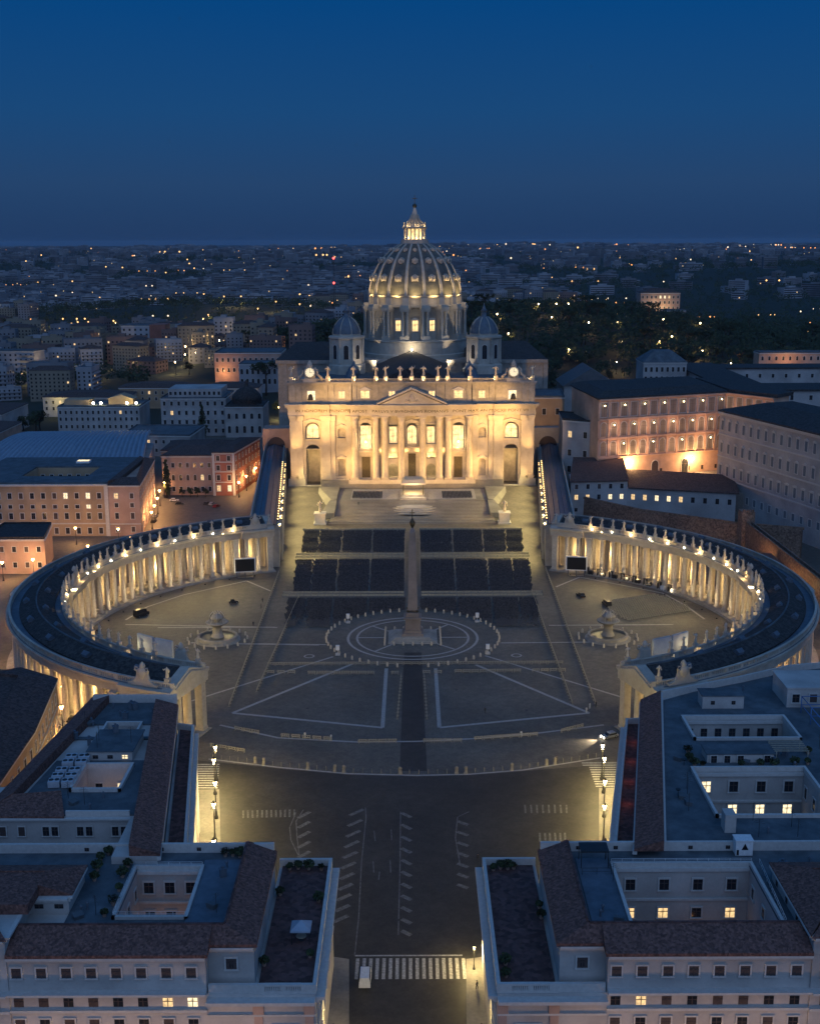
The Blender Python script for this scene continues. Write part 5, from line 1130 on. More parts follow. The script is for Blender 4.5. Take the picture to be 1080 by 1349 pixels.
# --- right hand building with the lit double courtyard
B2 = thing('palazzo', 'large flat roofed palazzo with a courtyard of glowing windows and a roof pergola', 'building', (62, -150, 0))
W = MB(); D = MB(); LE2 = lambda y: sx_(y, (35.4, -183.7), (48.2, -120.7)); LI2 = lambda y: LE2(y) + 4.3
c1 = (54.5, 74.5, -141.2, -130.6); c2 = (50.9, 71.0, -173.0, -154.8)
BK = lambda x: -120.7 + (x - 48.2) * .42
def rows(mb, z0, z1, lf, g):
    a = g
    slab(mb, -181.0, c2[2] - a, lf, k_(96), z0, z1); slab(mb, c2[2] - a, c2[3] + a, lf, k_(c2[0] - a), z0, z1); slab(mb, c2[2] - a, c2[3] + a, k_(c2[1] + a), k_(96), z0, z1)
    slab(mb, c2[3] + a, c1[2] - a, lf, k_(96), z0, z1); slab(mb, c1[2] - a, c1[3] + a, lf, k_(c1[0] - a), z0, z1); slab(mb, c1[2] - a, c1[3] + a, k_(c1[1] + a), k_(96), z0, z1)
    y0 = c1[3] + a; mb.prism([(lf(y0), y0), (96, y0), (96, -101), (84, -104), (72, -110.5), (60, -116), (lf(-120.7), -120.7)], z0, z1)
rows(W, 0, 26.6, LE2, 0); W.box(c1[0], c1[1], c1[2], c1[3], 0, 21.0); W.box(c2[0], c2[1], c2[2], c2[3], 0, 15)
W.box(54.2, 66.5, -151.6, -147.4, 26.61, 28.5); W.box(59.5, 68.0, -125.5, -121.5, 26.61, 29.6); W.box(50.6, 52.4, -178.5, -176.0, 26.61, 30.0)
obj('wall', W, CREAM, B2); rows(D, 26.603, 26.9, LI2, .4); D.box(54, 66.8, -151.8, -147.2, 28.503, 28.7); D.box(59.3, 68.2, -125.7, -121.3, 29.603, 29.8); obj('flat_roof', D, FLAT, B2)
R = MB(); wedge(R, (34.9, -183.9), (47.7, -120.5), (52.2, -119.2), (39.6, -183.9), 27.0, 28.5, 26.6); obj('tiled_roof', R, TILE, B2)
C = MB()
for c in (c1, c2): parapet(C, [(c[0] - .2, c[2] - .2), (c[1] + .2, c[2] - .2), (c[1] + .2, c[3] + .2), (c[0] - .2, c[3] + .2), (c[0] - .2, c[2] - .2)], .5, 26.6, 27.5); band(C, (c[0], c[3]), (c[1], c[3]), .4, 25.8, 26.4)
band(C, (c2[0], c2[3]), (c2[1], c2[3]), .35, 20.6, 21.0); parapet(C, [(52.6, -118.9), (60, -115.6), (72, -110.1), (84, -103.6), (95.6, -100.8)], .4, 26.6, 28.3); parapet(C, [(39.8, -183.4), (52.3, -119.6)], .5, 26.7, 28.1); band(C, (48.2, -120.7), (35.4, -183.7), .7, 25.9, 26.5)
obj('cornice', C, STONE, B2)
windows(B2, (c1[0], c1[3]), (c1[1], c1[3]), 22.6, 7, 1.3, 2.1, 'bare'); windows(B2, (c2[0], c2[3]), (c2[1], c2[3]), 22.6, 4, 1.6, 2.1, 'plain', {0: 2}); windows(B2, (c2[0], c2[3]), (c2[1], c2[3]), 18.2, 4, 1.6, 1.9, 'plain', {0: 2, 1: 2, 2: 2, 3: 2}); windows(B2, (c2[1], c2[3]), (c2[1], c2[2]), 22.2, 4, 1.3, 2.2, 'plain')
windows(B2, (59.5, -125.5), (68, -125.5), 27.8, 2, .8, .8, 'bare'); windows(B2, (54.2, -151.6), (66.5, -151.6), 26.8, 5, 1.1, 1.5, 'plain', (), (), skip=(3,))
T = MB(); T.prism([(31.4, -183.7), (35.2, -183.7), (48.0, -120.7), (44.6, -121.0)], 0, 21.5); obj('lower_wing', T, CREAM, B2)
T = MB(); T.prism([(32.0, -183.3), (34.7, -183.3), (47.4, -121.2), (45.2, -121.4)], 21.503, 21.8); obj('terrace_floor', T, FLAT2, B2)
C = MB(); parapet(C, [(35.0, -183.5), (31.7, -183.5), (44.9, -121.2), (47.8, -120.9)], .5, 21.5, 23.0); band(C, (44.6, -121), (31.4, -183.7), .9, 20.4, 21.0)
for k in range(9): f = (k + .5) / 9; x, y = 44.6 - 13.2 * f, -121 - 62.7 * f; C.box(x - .3, x + .2, y - .6, y + .6, 0, 20.4)
obj('terrace_parapet', C, STONE, B2); windows(B2, (44.6, -121), (31.4, -183.7), 12, 9, 1.6, 3.0, 'plain', {2: 1}); windows(B2, (44.6, -121), (31.4, -183.7), 6, 9, 1.6, 3.0, 'plain')
P = MB(); [P.box(66.6 + .0, 73, y - .07, y + .07, 29.0, 29.15) for y in [-151.4 + .8 * i for i in range(7)]]; [P.tube([(x, y, 26.9), (x, y, 29.0)], .09, 5) for x in (67, 72.8) for y in (-151.4, -146.6)]; obj('pergola', P, WOOD, B2)
P = MB()
for x in (79, 83, 87, 91):
    for y in (-140, -134, -128): P.tube([(x, y, 26.9), (x, y, 30.5)], .12, 5)
for z in (28.7, 30.5):
    for y in (-140, -134, -128): P.tube([(79, y, z), (91, y, z)], .1, 5)
    for x in (79, 83, 87, 91): P.tube([(x, -140, z), (x, -128, z)], .1, 5)
obj('steel_frame', P, BLUEP, B2)
W = MB(); W.box(77, 95, -125, -115, 26.61, 31); W.box(76.8, 95.2, -125.2, -114.8, 31, 31.25); obj('penthouse', W, CREAM, B2); windows(B2, (77, -125), (95, -125), 28, 5, 1.5, 1.8, 'plain', (), (1, 3))
for k in range(4): light('POINT', (38.5 + 1.9 * k * 1.1, -158 + k * 9.0, 23.0), 26, (1, .25, .1), .2)
E = thing('roof_cabin', 'small white rooftop cabin with black triangle mark on its wall', 'cabin', (52.6, -181.0, 26.9))
mb = MB(); mb.box(51.2, 53.9, -183.2, -181.3, 25.4, 27.9); mb.box(51.1, 54.0, -183.35, -181.15, 27.9, 28.05); obj('wall', mb, WHITEP, E)
mb = MB(); mb.add([(52.1, -183.24, 26.4), (53.2, -183.24, 26.4), (52.65, -183.24, 27.5)], [(0, 1, 2)]); mb.box(51.35, 51.7, -183.25, -183.21, 25.5, 26.4); obj('triangle_mark', mb, BLACK, E)
for k, (x, y) in enumerate([(51.5, -153.2), (53, -153.4), (51.2, -150.5), (70, -153), (72.5, -152.5), (74, -148), (51.6, -147.5), (60, -153.4), (63.5, -153.3), (66, -153.4)]): shrub((x, y, 26.9), k + 2, 'potted shrub on the roof garden behind the courtyard of glowing windows', 'potted shrubs on the roof garden')
# --- far left house along the lit street
E1 = thing('townhouse', 'dark roofed ochre house lit orange along the side street behind the colonnade', 'building', (-95, -115, 0))
poly = [(-79.5, -160), (-80.9, -119), (-85.1, -87.7), (-95.8, -80), (-125, -92), (-125, -165)]
gen('wall', poly, 19.5, OCHRE, E1)
R = MB(); wedge(R, (-78.9, -160), (-80.3, -119), (-88.5, -118), (-87, -160), 19.7, 21.6, 19.5); wedge(R, (-80.3, -119), (-84.6, -87.2), (-93, -90), (-88.5, -118), 19.7, 21.6, 19.502); wedge(R, (-84.6, -87.2), (-96, -79.3), (-100, -88), (-93, -90), 19.7, 21.6, 19.504); R.prism([(-87, -160), (-88.5, -118), (-93, -90), (-100, -88), (-124, -94), (-124, -162)], 19.506, 20.8); obj('roof', R, TILE2, E1)
R = MB(); R.box(-122, -93, -136, -124, 20.81, 21.1); R.box(-122, -96, -108, -99, 20.81, 21.1); obj('roof_terrace', R, FLAT, E1)
R = MB(); parapet(R, [(-122, -136), (-92.6, -136), (-92.6, -124), (-122, -124)], .4, 20.8, 21.9); parapet(R, [(-122, -108), (-95.6, -108), (-95.6, -99), (-122, -99)], .4, 20.8, 21.9); R.box(-106, -99, -122, -112, 20.8, 23.4); obj('roof_parapet', R, CREAM, E1)
C = MB()
for a, b in (((-79.5, -160), (-80.9, -119)), ((-80.9, -119), (-85.1, -87.7))):
    for z0, z1, o in ((18.7, 19.1, .3), (19.103, 19.5, .6), (12.6, 12.9, .2), (6.8, 7.1, .2)): band(C, a, b, o, z0, z1)
obj('cornice', C, STONE, E1)
for a, b, n, l in (((-79.5, -160), (-80.9, -119), 9, {5: 2, 7: 1}), ((-80.9, -119), (-85.1, -87.7), 7, {1: 2})):
    for z in (2.2, 8.6, 14.2): windows(E1, a, b, z, n, 1.3, 2.2, 'plain', l if z > 8 and z < 9 else ({2: 1} if z > 14 and n == 9 else ()), (0, 3, 6))

for i, (x, y) in enumerate([(-50, -216), (-36, -216), (-22, -217), (22, -217), (36, -216), (50, -216)]): pass

# small roof clutter: vents, pipes, hatches, aerials, patches
def clutter_mesh(k):
    mb = MB(); r = random.Random(40 + k)
    if k == 0: mb.cyl(0, 0, 0, .9, .16, .16, 8); mb.lathe([(.28, .9), (.3, 1.0), (.1, 1.25)], 8)
    elif k == 1: mb.box(-.7, .7, -.5, .5, 0, .45); mb.hexa([(-.75, -.55, .45), (.75, -.55, .45), (.75, .55, .45), (-.75, .55, .45)], [(-.75, -.55, .55), (.75, -.55, .55), (.75, .55, .8), (-.75, .55, .8)])
    elif k == 2:
        mb.tube([(0, 0, 0), (0, 0, 3.2)], .04, 5)
        for z, w in ((3.1, .5), (2.8, .7), (2.5, .9)): mb.tube([(-w, 0, z), (w, 0, z)], .025, 4)
    elif k == 3: mb.box(-.5, .5, -.35, .35, 0, 1.3); mb.box(-.6, .6, -.45, .45, 1.3, 1.42); mb.box(-.2, .2, -.2, .2, 1.42, 1.8)
    else: mb.tube([(0, 0, 0), (0, 0, .9)], .05, 5); mb.lathe([(.08, .9), (.3, 1.0), (.5, 1.25)], 10)
    return mb.mesh('roof_fitting', [LEAD if k in (0, 3) else IRON if k in (2, 4) else FLAT])
CLM = [clutter_mesh(k) for k in range(5)]; CLN = ['vent_pipe', 'roof_hatch', 'aerial', 'chimney_stack', 'dish_aerial']; CLL = ['lead vent pipe', 'low roof hatch', 'spindly aerial', 'small chimney stack', 'round dish aerial']
rc = random.Random(9)
for zone, x0, x1, y0, y1, z, n in (('on the umbrella palazzo roof', -31, -27.4, -200, -185, 25.5, 4), ('on the umbrella palazzo roof', -49, -45.5, -202, -196, 25.36, 4), ('on the umbrella palazzo roof', -82, -52, -189, -182.5, 25.36, 6), ('on the roof with two small courts', -66, -62, -148, -124, 26.9, 7), ('on the roof with two small courts', -60, -52, -170, -164, 26.9, 5), ('on the roof with two small courts', -60, -53, -130, -122, 26.9, 6), ('on the two court roof cabin', -60, -53, -149, -140, 28.8, 4),
    ('on the dark roof of the ochre street house', -122, -94, -156, -98, 20.8, 16), ('on the roof of the block opposite the umbrella', 26, 30.5, -202, -191, 25.5, 4), ('on the roof of the block opposite the umbrella', 56, 80, -189, -182.5, 25.36, 5), ('on the wide roof of the glowing courtyard palazzo', 45.5, 50, -172, -150, 26.9, 8), ('on the wide roof of the glowing courtyard palazzo', 54, 78, -180, -172, 26.9, 9), ('on the wide roof of the glowing courtyard palazzo', 56, 76, -154, -148, 26.9, 5), ('on the wide roof of the glowing courtyard palazzo', 60, 92, -120, -114, 26.9, 5), ('on the wide roof of the glowing courtyard palazzo', 73, 92, -165, -142, 26.9, 9)):
    for i in range(n):
        k = rc.choices(range(5), [3, 2, 2, 2, 1])[0]; tag(put(CLN[k], CLM[k], None, (rc.uniform(x0, x1), rc.uniform(y0, y1), z), rc.uniform(0, 3)), CLL[k] + ' ' + zone, 'roof fitting', CLL[k] + 's ' + zone)
# ---------------------------------------------------------------- buildings beyond the colonnades, umbrella side
def simple(name, label, poly, z, wall, roofm=None, cat='building', z0=-1.5, hip=0.0, over=.5, rz=None, group=None, cornice=True):
    c = (sum(p[0] for p in poly) / len(poly), sum(p[1] for p in poly) / len(poly))
    t = thing(name, label, cat, (*c, 0), group)
    mb = MB(); mb.prism(poly, z0, z); obj('wall', mb, wall, t)
    if roofm is not None:
        mb = MB(); sc_ = lambda k: [(c[0] + (x - c[0]) * k, c[1] + (y - c[1]) * k) for x, y in poly]
        if hip:
            n = len(poly); a = sum(poly[i][0] * poly[(i + 1) % n][1] - poly[(i + 1) % n][0] * poly[i][1] for i in range(n)); q = poly if a > 0 else poly[::-1]
            o = [(c[0] + (x - c[0]) * 1.03, c[1] + (y - c[1]) * 1.03) for x, y in q]; i_ = [(c[0] + (x - c[0]) * .42, c[1] + (y - c[1]) * .42) for x, y in q]
            mb.add([(*p, z + .02) for p in o] + [(*p, z + .35) for p in o] + [(*p, z + hip) for p in i_], [(i, (i + 1) % n, n + (i + 1) % n, n + i) for i in range(n)] + [(n + i, n + (i + 1) % n, 2 * n + (i + 1) % n, 2 * n + i) for i in range(n)] + [tuple(range(2 * n, 3 * n))])
        else:
            mb.prism(sc_(.96), z + .01, z + .3); parapet(mb, [*sc_(.985), sc_(.985)[0]], .4, z + .012, z + .9)
        obj('roof', mb, roofm, t)
    if cornice:
        n = len(poly); a = sum(poly[i][0] * poly[(i + 1) % n][1] - poly[(i + 1) % n][0] * poly[i][1] for i in range(n)); q = poly if a > 0 else poly[::-1]
        mb = MB()
        for i in range(n): band(mb, q[i], q[(i + 1) % n], .4, z - .7, z - .05)
        obj('cornice', mb, STONE, t)
    return t
def facade_rows(t, p0, p1, zs, n, w, h, style='plain', lit={}, shut=(), default=0):
    for j, z in enumerate(zs): windows(t, p0, p1, z, n, w, h if not isinstance(h, tuple) else h[j], style if isinstance(style, str) else style[j], lit.get(j, ()), shut, default=default)
P1 = thing('palazzo', 'broad ochre and pink palazzo before the ribbed metal hall', 'building', (-150, 165, 0))
W = MB(); cells(W, [-190, -168, -140, -127.5], [134.7, 150, 172, 196], [(-168, -140, 150, 172)], -1, 22.4); W.box(-168, -140, 150, 172, -1, 8); obj('wall', W, OCHRE, P1)
W = MB(); W.prism([(-127.5, 134.6), (-114.4, 134.6), (-121, 196), (-127.5, 196)], -1, 21.8); obj('pink_wing', W, PINK, P1)
R = MB(); cells(R, [-190, -168.4, -139.6, -127.5], [135.4, 149.6, 172.4, 196], [(-168.4, -139.6, 149.6, 172.4)], 22.404, 23.0); obj('flat_roof', R, FLAT, P1)
R = MB(); wedge(R, (-127.3, 134.2), (-113.9, 134.2), (-117, 142), (-124, 142), 22, 24, 21.81); wedge(R, (-113.9, 134.2), (-120.6, 196.5), (-124, 190), (-117, 142), 22, 24, 21.813); R.prism([(-127.3, 134.3), (-124, 142), (-124, 190), (-127.3, 196)], 21.815, 23.6); obj('tiled_roof', R, TILE2, P1)
C = MB(); band(C, (-190, 134.7), (-127.6, 134.7), .9, 21.6, 22.4); band(C, (-127.5, 134.6), (-114.4, 134.6), .7, 21.2, 21.78); band(C, (-190, 134.7), (-127.6, 134.7), .35, 5.2, 5.7); band(C, (-127.5, 134.6), (-114.4, 134.6), .3, 5.0, 5.4); band(C, (-114.4, 134.6), (-121, 196), .6, 21.2, 21.78)
for x in (-128.3,): C.box(x - .8, x + .8, 134.2, 134.698, 0, 21.6)
obj('cornice', C, STONE, P1)
facade_rows(P1, (-190, 134.7), (-129, 134.7), (16.2, 12.0, 7.4, 1.0), 13, 1.6, (2.4, 1.5, 2.6, 2.6), 'plain', {0: {9: 2, 11: 2}, 1: {11: 2}}, (2, 5, 8))
facade_rows(P1, (-127.5, 134.6), (-114.4, 134.6), (16.2, 12.4, 7.4, 1.8), 2, 1.5, (2.2, 1.8, 2.6, 2.2), 'plain', {0: {0: 1}}, (1,))
facade_rows(P1, (-114.4, 134.6), (-121, 196), (16.2, 11.6, 7.0, 2), 10, 1.3, 2.2, 'plain', {1: (4,)}, (2, 6))
windows(P1, (-168, 172), (-140, 172), 17, 7, 1.5, 2.4, 'plain'); windows(P1, (-168, 172), (-140, 172), 12, 7, 1.5, 2.4, 'plain', (2,))
T = thing('lantern_skylight', 'bright flat glowing skylight in the court behind the ochre palazzo', 'skylight', (-150, 178, 23))
mb = MB(); mb.box(-153, -147, 180, 184, 22.9, 23.9); obj('frame', mb, WHITEP, T); mb = MB(); mb.box(-152.6, -147.4, 180.4, 183.6, 23.9, 24.0); obj('pane', mb, WINW, T)
H = thing('audience_hall', 'long hall with wavy ribbed metal roof behind the ochre palazzo', 'hall', (-170, 240, 0))
mb = MB(); mb.prism([(-212, 198), (-127, 203), (-140, 285), (-212, 285)], -1, 15); obj('wall', mb, GREYPL, H)
mb = MB(); nx, ny = 204, 12; vs = []
for j in range(ny + 1):
    v = j / ny; y = 203 + 76 * v; zc = 15.5 + 7.5 * sin(pi * (.12 + .62 * v)); x0, x1 = -208 + 2 * v, -128.5 - 12 * v
    for i in range(nx + 1): u = i / nx; vs.append((x0 + (x1 - x0) * u, y + 4 * u, zc + 1.5 * abs(sin(pi * u * 34)) ** .6))
mb.add(vs, [(j * (nx + 1) + i, j * (nx + 1) + i + 1, (j + 1) * (nx + 1) + i + 1, (j + 1) * (nx + 1) + i) for j in range(ny) for i in range(nx)], 0, True); obj('ribbed_roof', mb, mat('bluish_metal_panels', (.26, .31, .36), (.18, .22, .27), .3, .35, 3), H)
O = simple('gatehouse', 'small orange lit house against the outside of the colonnade', [(-160, 75.6), (-137, 75.6), (-141.5, 100), (-160, 100)], 13.4, PINK, DARKROOF)
facade_rows(O, (-160, 75.6), (-137, 75.6), (8.5, 2.5), 5, 1.4, 2.0, 'plain', {}, (1, 3))
G = simple('college', 'brick red college with small dormers and arched windows behind the parked cars', [(-122, 218), (-97.2, 218), (-90, 262), (-118, 262)], 19.5, PINK, TILE2, hip=3.2)
facade_rows(G, (-122, 218), (-97.2, 218), (13.8, 7.4, 2.0), 7, 1.4, (2.2, 2.8, 2.2), ('plain', 'arch', 'plain'), {1: {5: 1}}, (0, 3))
G2 = simple('townhouse', 'narrow red house with white banded corners beside the college', [(-97, 216.5), (-86.5, 216.5), (-79.5, 262), (-90, 262)], 21.2, RED, TILE2, hip=2.2)
C = MB(); [band(C, (-97, 216.5), (-86.5, 216.5), .25, z, z + .5) for z in (6.4, 11.6, 16.4)]; C.box(-97.2, -96, 216.1, 216.498, 0, 20.4); C.box(-87.5, -86.3, 216.1, 216.498, 0, 20.4); obj('stone_bands', C, STONE, G2)
facade_rows(G2, (-97, 216.5), (-86.5, 216.5), (17.3, 12.6, 7.6, 2.2), 2, 1.6, (2.4, 2.4, 2.6, 2.8), 'plain', {3: {0: 1, 1: 2}}); facade_rows(G2, (-86.5, 216.5), (-79.5, 262), (16.8, 12.4, 7.4, 2.2), 8, 1.4, 2.2, 'plain', {}, (2, 5))
L1 = simple('palazzo', 'pale palazzo with yellow floodlit penthouse terrace behind the metal hall', [(-231, 419), (-177.5, 419), (-177.5, 450), (-231, 450)], 16.6, GREYPL, FLAT)
facade_rows(L1, (-231, 419), (-177.5, 419), (12.0, 7.6, 2.6), 15, 1.4, 2.2, 'plain', {0: {11: 1}}, (3, 8))
mb = MB(); mb.box(-229, -212, 428, 440, 16.9, 20.2); mb.box(-200, -184, 430, 440, 16.9, 20.5); mb.add([(-201, 429, 20.5), (-183, 429, 20.5), (-192, 429, 23.5), (-201, 441, 20.5), (-183, 441, 20.5), (-192, 441, 23.5)], [(0, 1, 2), (1, 4, 5, 2), (0, 2, 5, 3), (3, 5, 4)]); obj('penthouse', mb, OCHRE, L1)
for x in (-208, -203, -186, -180): light('POINT', (x, 425, 18.6), 900, (1, .85, .35), .4)
for x in (-208, -203, -186, -180):
    l = MB(); l.cyl(x, 421.5, 16.9, 18.3, .1, .1, 6); g = MB(); g.ball(x, 421.5, 18.8, .8, 8); o = obj('terrace_lamp', l, IRON); tag(o, 'bright terrace lamp in the row on the penthouse palazzo roof edge', 'lamp', 'terrace lamps on the penthouse palazzo'); obj('globe', g, GLOWW, o)
L2 = simple('palazzo', 'grey palazzo with long attic gallery beside the domed chapel', [(-160, 402.6), (-118.5, 402.6), (-118.5, 440), (-160, 440)], 24, GREYPL, FLAT); facade_rows(L2, (-160, 402.6), (-118.5, 402.6), (19.5, 13.5, 7.6, 2), 9, 1.6, 2.6, 'gable', {1: {1: 1}}, (4,))
mb = MB(); mb.box(-156, -122, 408, 434, 24.3, 29.5); obj('attic', mb, GREYPL, L2); windows(L2, (-156, 408), (-122, 408), 25.6, 11, 1.6, 2.2, 'plain')
L3 = simple('chapel', 'baroque chapel with dark low dome and cream front beside the grey palazzo', [(-118, 395), (-94, 395), (-94, 425), (-118, 425)], 19.5, CREAM, DARKROOF, 'church')
mb = MB(); mb.lathe([(9.5, 19.8), (9.5, 22.5), (9.9, 23), (8.8, 25.5), (6.2, 28.5), (2.2, 30.6), (1.2, 30.8), (1.2, 33.5), (.2, 35)], 20, -106, 410); obj('dome', mb, DARKROOF, L3); facade_rows(L3, (-118, 395), (-94, 395), (12, 3), 5, 1.8, (3.4, 4.4), 'arch', {}, ())
L4 = simple('palazzo', 'long white arcaded building half hidden by an umbrella pine', [(-132, 560), (-90, 560), (-88, 585), (-132, 585)], 30, FARPL2, FLAT, z0=0); facade_rows(L4, (-132, 560), (-90, 560), (22.5, 15), 10, 2.0, 4, 'arch')
L5 = simple('palazzo', 'rosy flat topped villa lit by a lamp on the garden slope', [(-157, 600), (-104, 600), (-104, 640), (-157, 640)], 35, PINK, FLAT, z0=0); facade_rows(L5, (-157, 600), (-104, 600), (28, 20), 12, 1.8, 3, 'plain')
S1 = simple('apartment_slab', 'big pale apartment slab with rows of balconies at the left edge of the city', [(-372, 660), (-318, 655), (-314, 672), (-370, 678)], 32, FARPL2, FLAT); facade_rows(S1, (-372, 660), (-318, 655), (4, 8, 12, 16, 20, 24, 28), 12, 1.6, 1.7, 'bare', {2: (9,), 5: (3,)})
mb = MB(); [mb.prism([(-330, 654.6), (-317, 653.4), (-317, 655.0), (-330, 656.2)], z, z + .9) for z in (4, 8, 12, 16, 20, 24, 28)]; obj('balcony', mb, FARPL, S1)
S2 = simple('apartment_block', 'pale apartment block with salmon red end wall among dark trees', [(-290, 850), (-262, 850), (-262, 875), (-290, 875)], 40, FARPL2, FLAT); facade_rows(S2, (-290, 850), (-262, 850), (20, 25, 30, 35), 5, 2.0, 2.2, 'bare'); mb = MB(); mb.box(-262, -246, 850.5, 874, 0, 41); obj('end_wing', mb, RED, S2)
for x0, y0, w, d, z, m_, lb, lit in ((-262, 490, 60, 30, 14, CREAM, 'long low yellow lit house along the garden lane behind the penthouse palazzo', (2, 5)), (-215, 520, 55, 24, 17, OCHRE, 'ochre barrack with grey roof on the rise behind the grey palazzo', (4,)), (-150, 500, 40, 22, 19, GREYPL, 'small grey hall roof between the grey palazzo and the rosy villa', ()), (-300, 400, 40, 50, 15, GREYPL, 'grey block with dark pitched roof at the trees by the left edge', (1,)), (-275, 330, 36, 40, 14, PINK, 'faded pink block in front of the trees at the left edge', ())):
    t = simple('house', lb, [(x0, y0), (x0 + w, y0 - 3), (x0 + w, y0 + d), (x0, y0 + d)], z, m_, TILE2, hip=3, z0=-2); facade_rows(t, (x0, y0), (x0 + w, y0 - 3), (z - 4.5, z - 9), int(w / 5), 1.5, 2.2, 'plain', {0: lit})
t = simple('house', 'low brick outbuilding between the metal hall and the brick red college', [(-137, 288), (-112, 284), (-110, 318), (-137, 322)], 10, PINK, TILE2, hip=2.5); facade_rows(t, (-137, 288), (-112, 284), (5.5, 1.5), 6, 1.4, 2.0)
t = simple('house', 'grey roofed outbuilding before the grey palazzo', [(-168, 330), (-128, 326), (-126, 365), (-168, 368)], 12, GREYPL, FLAT); facade_rows(t, (-168, 330), (-128, 326), (7.5, 2.5), 9, 1.4, 2.0, 'plain', {0: (3,)})
light('POINT', (-150, 592, 20), 6000, ORANGE, 1.0); light('POINT', (-250, 482, 12), 2600, (1, .8, .3), .6)

# ---------------------------------------------------------------- palaces on the loggia side
court = MB(); court.prism([(70, 172), (150, 160), (152, 222), (86, 215)], -1, 11.9); struct(obj('palace_court_paving', court, PAVE))
LG = thing('loggia_palace', 'tall rosy palace with three tiers of glowing arcades above a lit court', 'palace', (118, 215, 12))
lp = lambda x: 204.6 + .37 * (x - 118)
q0, q1 = (86.5, lp(86.5)), (151, lp(151)); W = MB(); W.prism([q0, q1, (146, 262), (80, 240)], 8, 49.5); W.prism([q1, (168, 196), (178, 206), (160, 262), (146, 262)], 8, 49.5); obj('wall', W, ROSE, LG)
C = MB()
for z0, z1, o in ((48.5, 49.0, .5), (49.0 + .003, 49.6, 1.0), (39.6, 40.4, .7), (30.6, 31.3, .6), (21.6, 22.2, .6)): band(C, q0, q1, o, z0, z1); band(C, q1, (168, 196), o, z0 + .004, z1 + .004)
n = 13; L = hypot(q1[0] - q0[0], q1[1] - q0[1]); ux, uy = (q1[0] - q0[0]) / L, (q1[1] - q0[1]) / L
for i in range(n + 1):
    d = L * i / n; x, y = q0[0] + ux * d, q0[1] + uy * d
    for z0, z1 in ((22.2, 30.6), (31.3, 39.6), (40.4, 48.5)): C.prism([(x - ux * .45, y - uy * .45), (x + ux * .45, y + uy * .45), (x + ux * .45 + uy * .35, y + uy * .45 - ux * .35), (x - ux * .45 + uy * .35, y - uy * .45 - ux * .35)], z0, z1)
obj('pilasters', C, ROSE, LG)
LOG = emit('lit_loggia_glass', (1.0, .50, .26), .10, .25); LOG3 = emit('dim_loggia_glass', (1.0, .55, .36), .06, .25)
windows(LG, q0, q1, 23.0, n, 3.0, 6.6, 'arch', pane=LOG); windows(LG, q0, q1, 32.0, n, 3.0, 6.6, 'arch', pane=LOG); windows(LG, q0, q1, 41.2, n, 3.4, 6.6, 'plain', pane=LOG3); windows(LG, q1, (168, 196), 41.2, 5, 3.0, 6.6, 'plain', pane=LOG3)
bulb = MB(); bulb.ball(0, 0, 0, .26, 8); BULB = bulb.mesh('gallery_lamp', [GLOW])
for i in range(n):
    d = L * (i + .5) / n; x, y = q0[0] + ux * d + uy * .7, q0[1] + uy * d - ux * .7
    for z, st in ((28.4, 3), (37.4, 2), (46.6, 2)):
        if (i + z) % st < 1.2: put('gallery_lamp', BULB, LG, (x, y - .1, z))
    if i % 3 == 1:
        for z in (27, 36.5): light('POINT', (x + uy * 2.6, y - ux * 2.6, z), 750, (1, .52, .28), .4)
mb = MB(); mb.prism([(85.5, lp(85.5) - .6), (151.5, lp(151.5) - .6), (146, 270), (80, 248)], 49.61, 50.4); mb.hexa([(85, lp(85)), (152, lp(152)), (147, 270), (79, 248)] and [(85, lp(85), 50.4), (152, lp(152), 50.4), (147, 270, 50.4), (79, 248, 50.4)], [(90, lp(85) + 9, 52.6), (146, lp(152) + 9, 52.6), (143, 262, 52.6), (86, 243, 52.6)]); mb.prism([(152.5, lp(151) - .4), (169, 195.5), (180, 206), (161, 264), (148, 268)], 49.612, 51.2); obj('roof', mb, DARKROOF, LG)
windows(LG, q0, q1, 13.0, 9, 1.2, 2.0, 'bare', (), (), skip=(3, 5)); put('archway', window_mesh(3.6, 7.0, 'arch', 3), LG, (115.5, lp(115.5) - .03, 12), atan2(uy, ux)); put('archway', window_mesh(3.6, 7.0, 'arch', 0), LG, (131, lp(131) - .03, 12), atan2(uy, ux))
for x in (103, 135):
    g = MB(); g.ball(x, lp(x) - .9, 18.6, .6, 8); o = obj('wall_lamp', g, GLOW); tag(o, ('bright wall lamp at the outer end of the lit palace court' if x == 103 else 'bright wall lamp beside the dark archway of the palace court'), 'lamp'); b_ = MB(); b_.box(x - .2, x + .2, lp(x) - .7, lp(x) + .02, 18.9, 19.3); obj('bracket', b_, IRON, o)
    light('POINT', (x, lp(x) - 4.0, 18.6), 15000, (1, .54, .22), .5)
RP = thing('palace', 'large grey palace block with rows of pedimented windows at the right edge', 'palace', (170, 140, 0))
a, b, c = (139.5, 181.5), (163.5, 107), (190, 26); W = MB(); W.prism([a, b, c, (235, 40), (205, 125), (182, 196)], -1, 45.5); obj('wall', W, GREYPL, RP)
R = MB(); cx_, cy_ = 180, 115
n_ = [a, b, c, (235, 40), (205, 125), (182, 196)]; i_ = [(158, 176), (178, 112), (203, 40), (220, 45), (192, 120), (172, 182)]
o_ = [(138.6, 182), (162.4, 106.6), (189, 25), (236, 39), (206, 125), (183, 197)]
R.add([(*p, 45.52) for p in o_] + [(*p, 46.2) for p in o_] + [(*p, 50.0) for p in i_], [(i, (i + 1) % 6, 6 + (i + 1) % 6, 6 + i) for i in range(6)] + [(6 + i, 6 + (i + 1) % 6, 12 + (i + 1) % 6, 12 + i) for i in range(6)] + [tuple(range(12, 18))]); obj('roof', R, DARKROOF, RP)
C = MB()
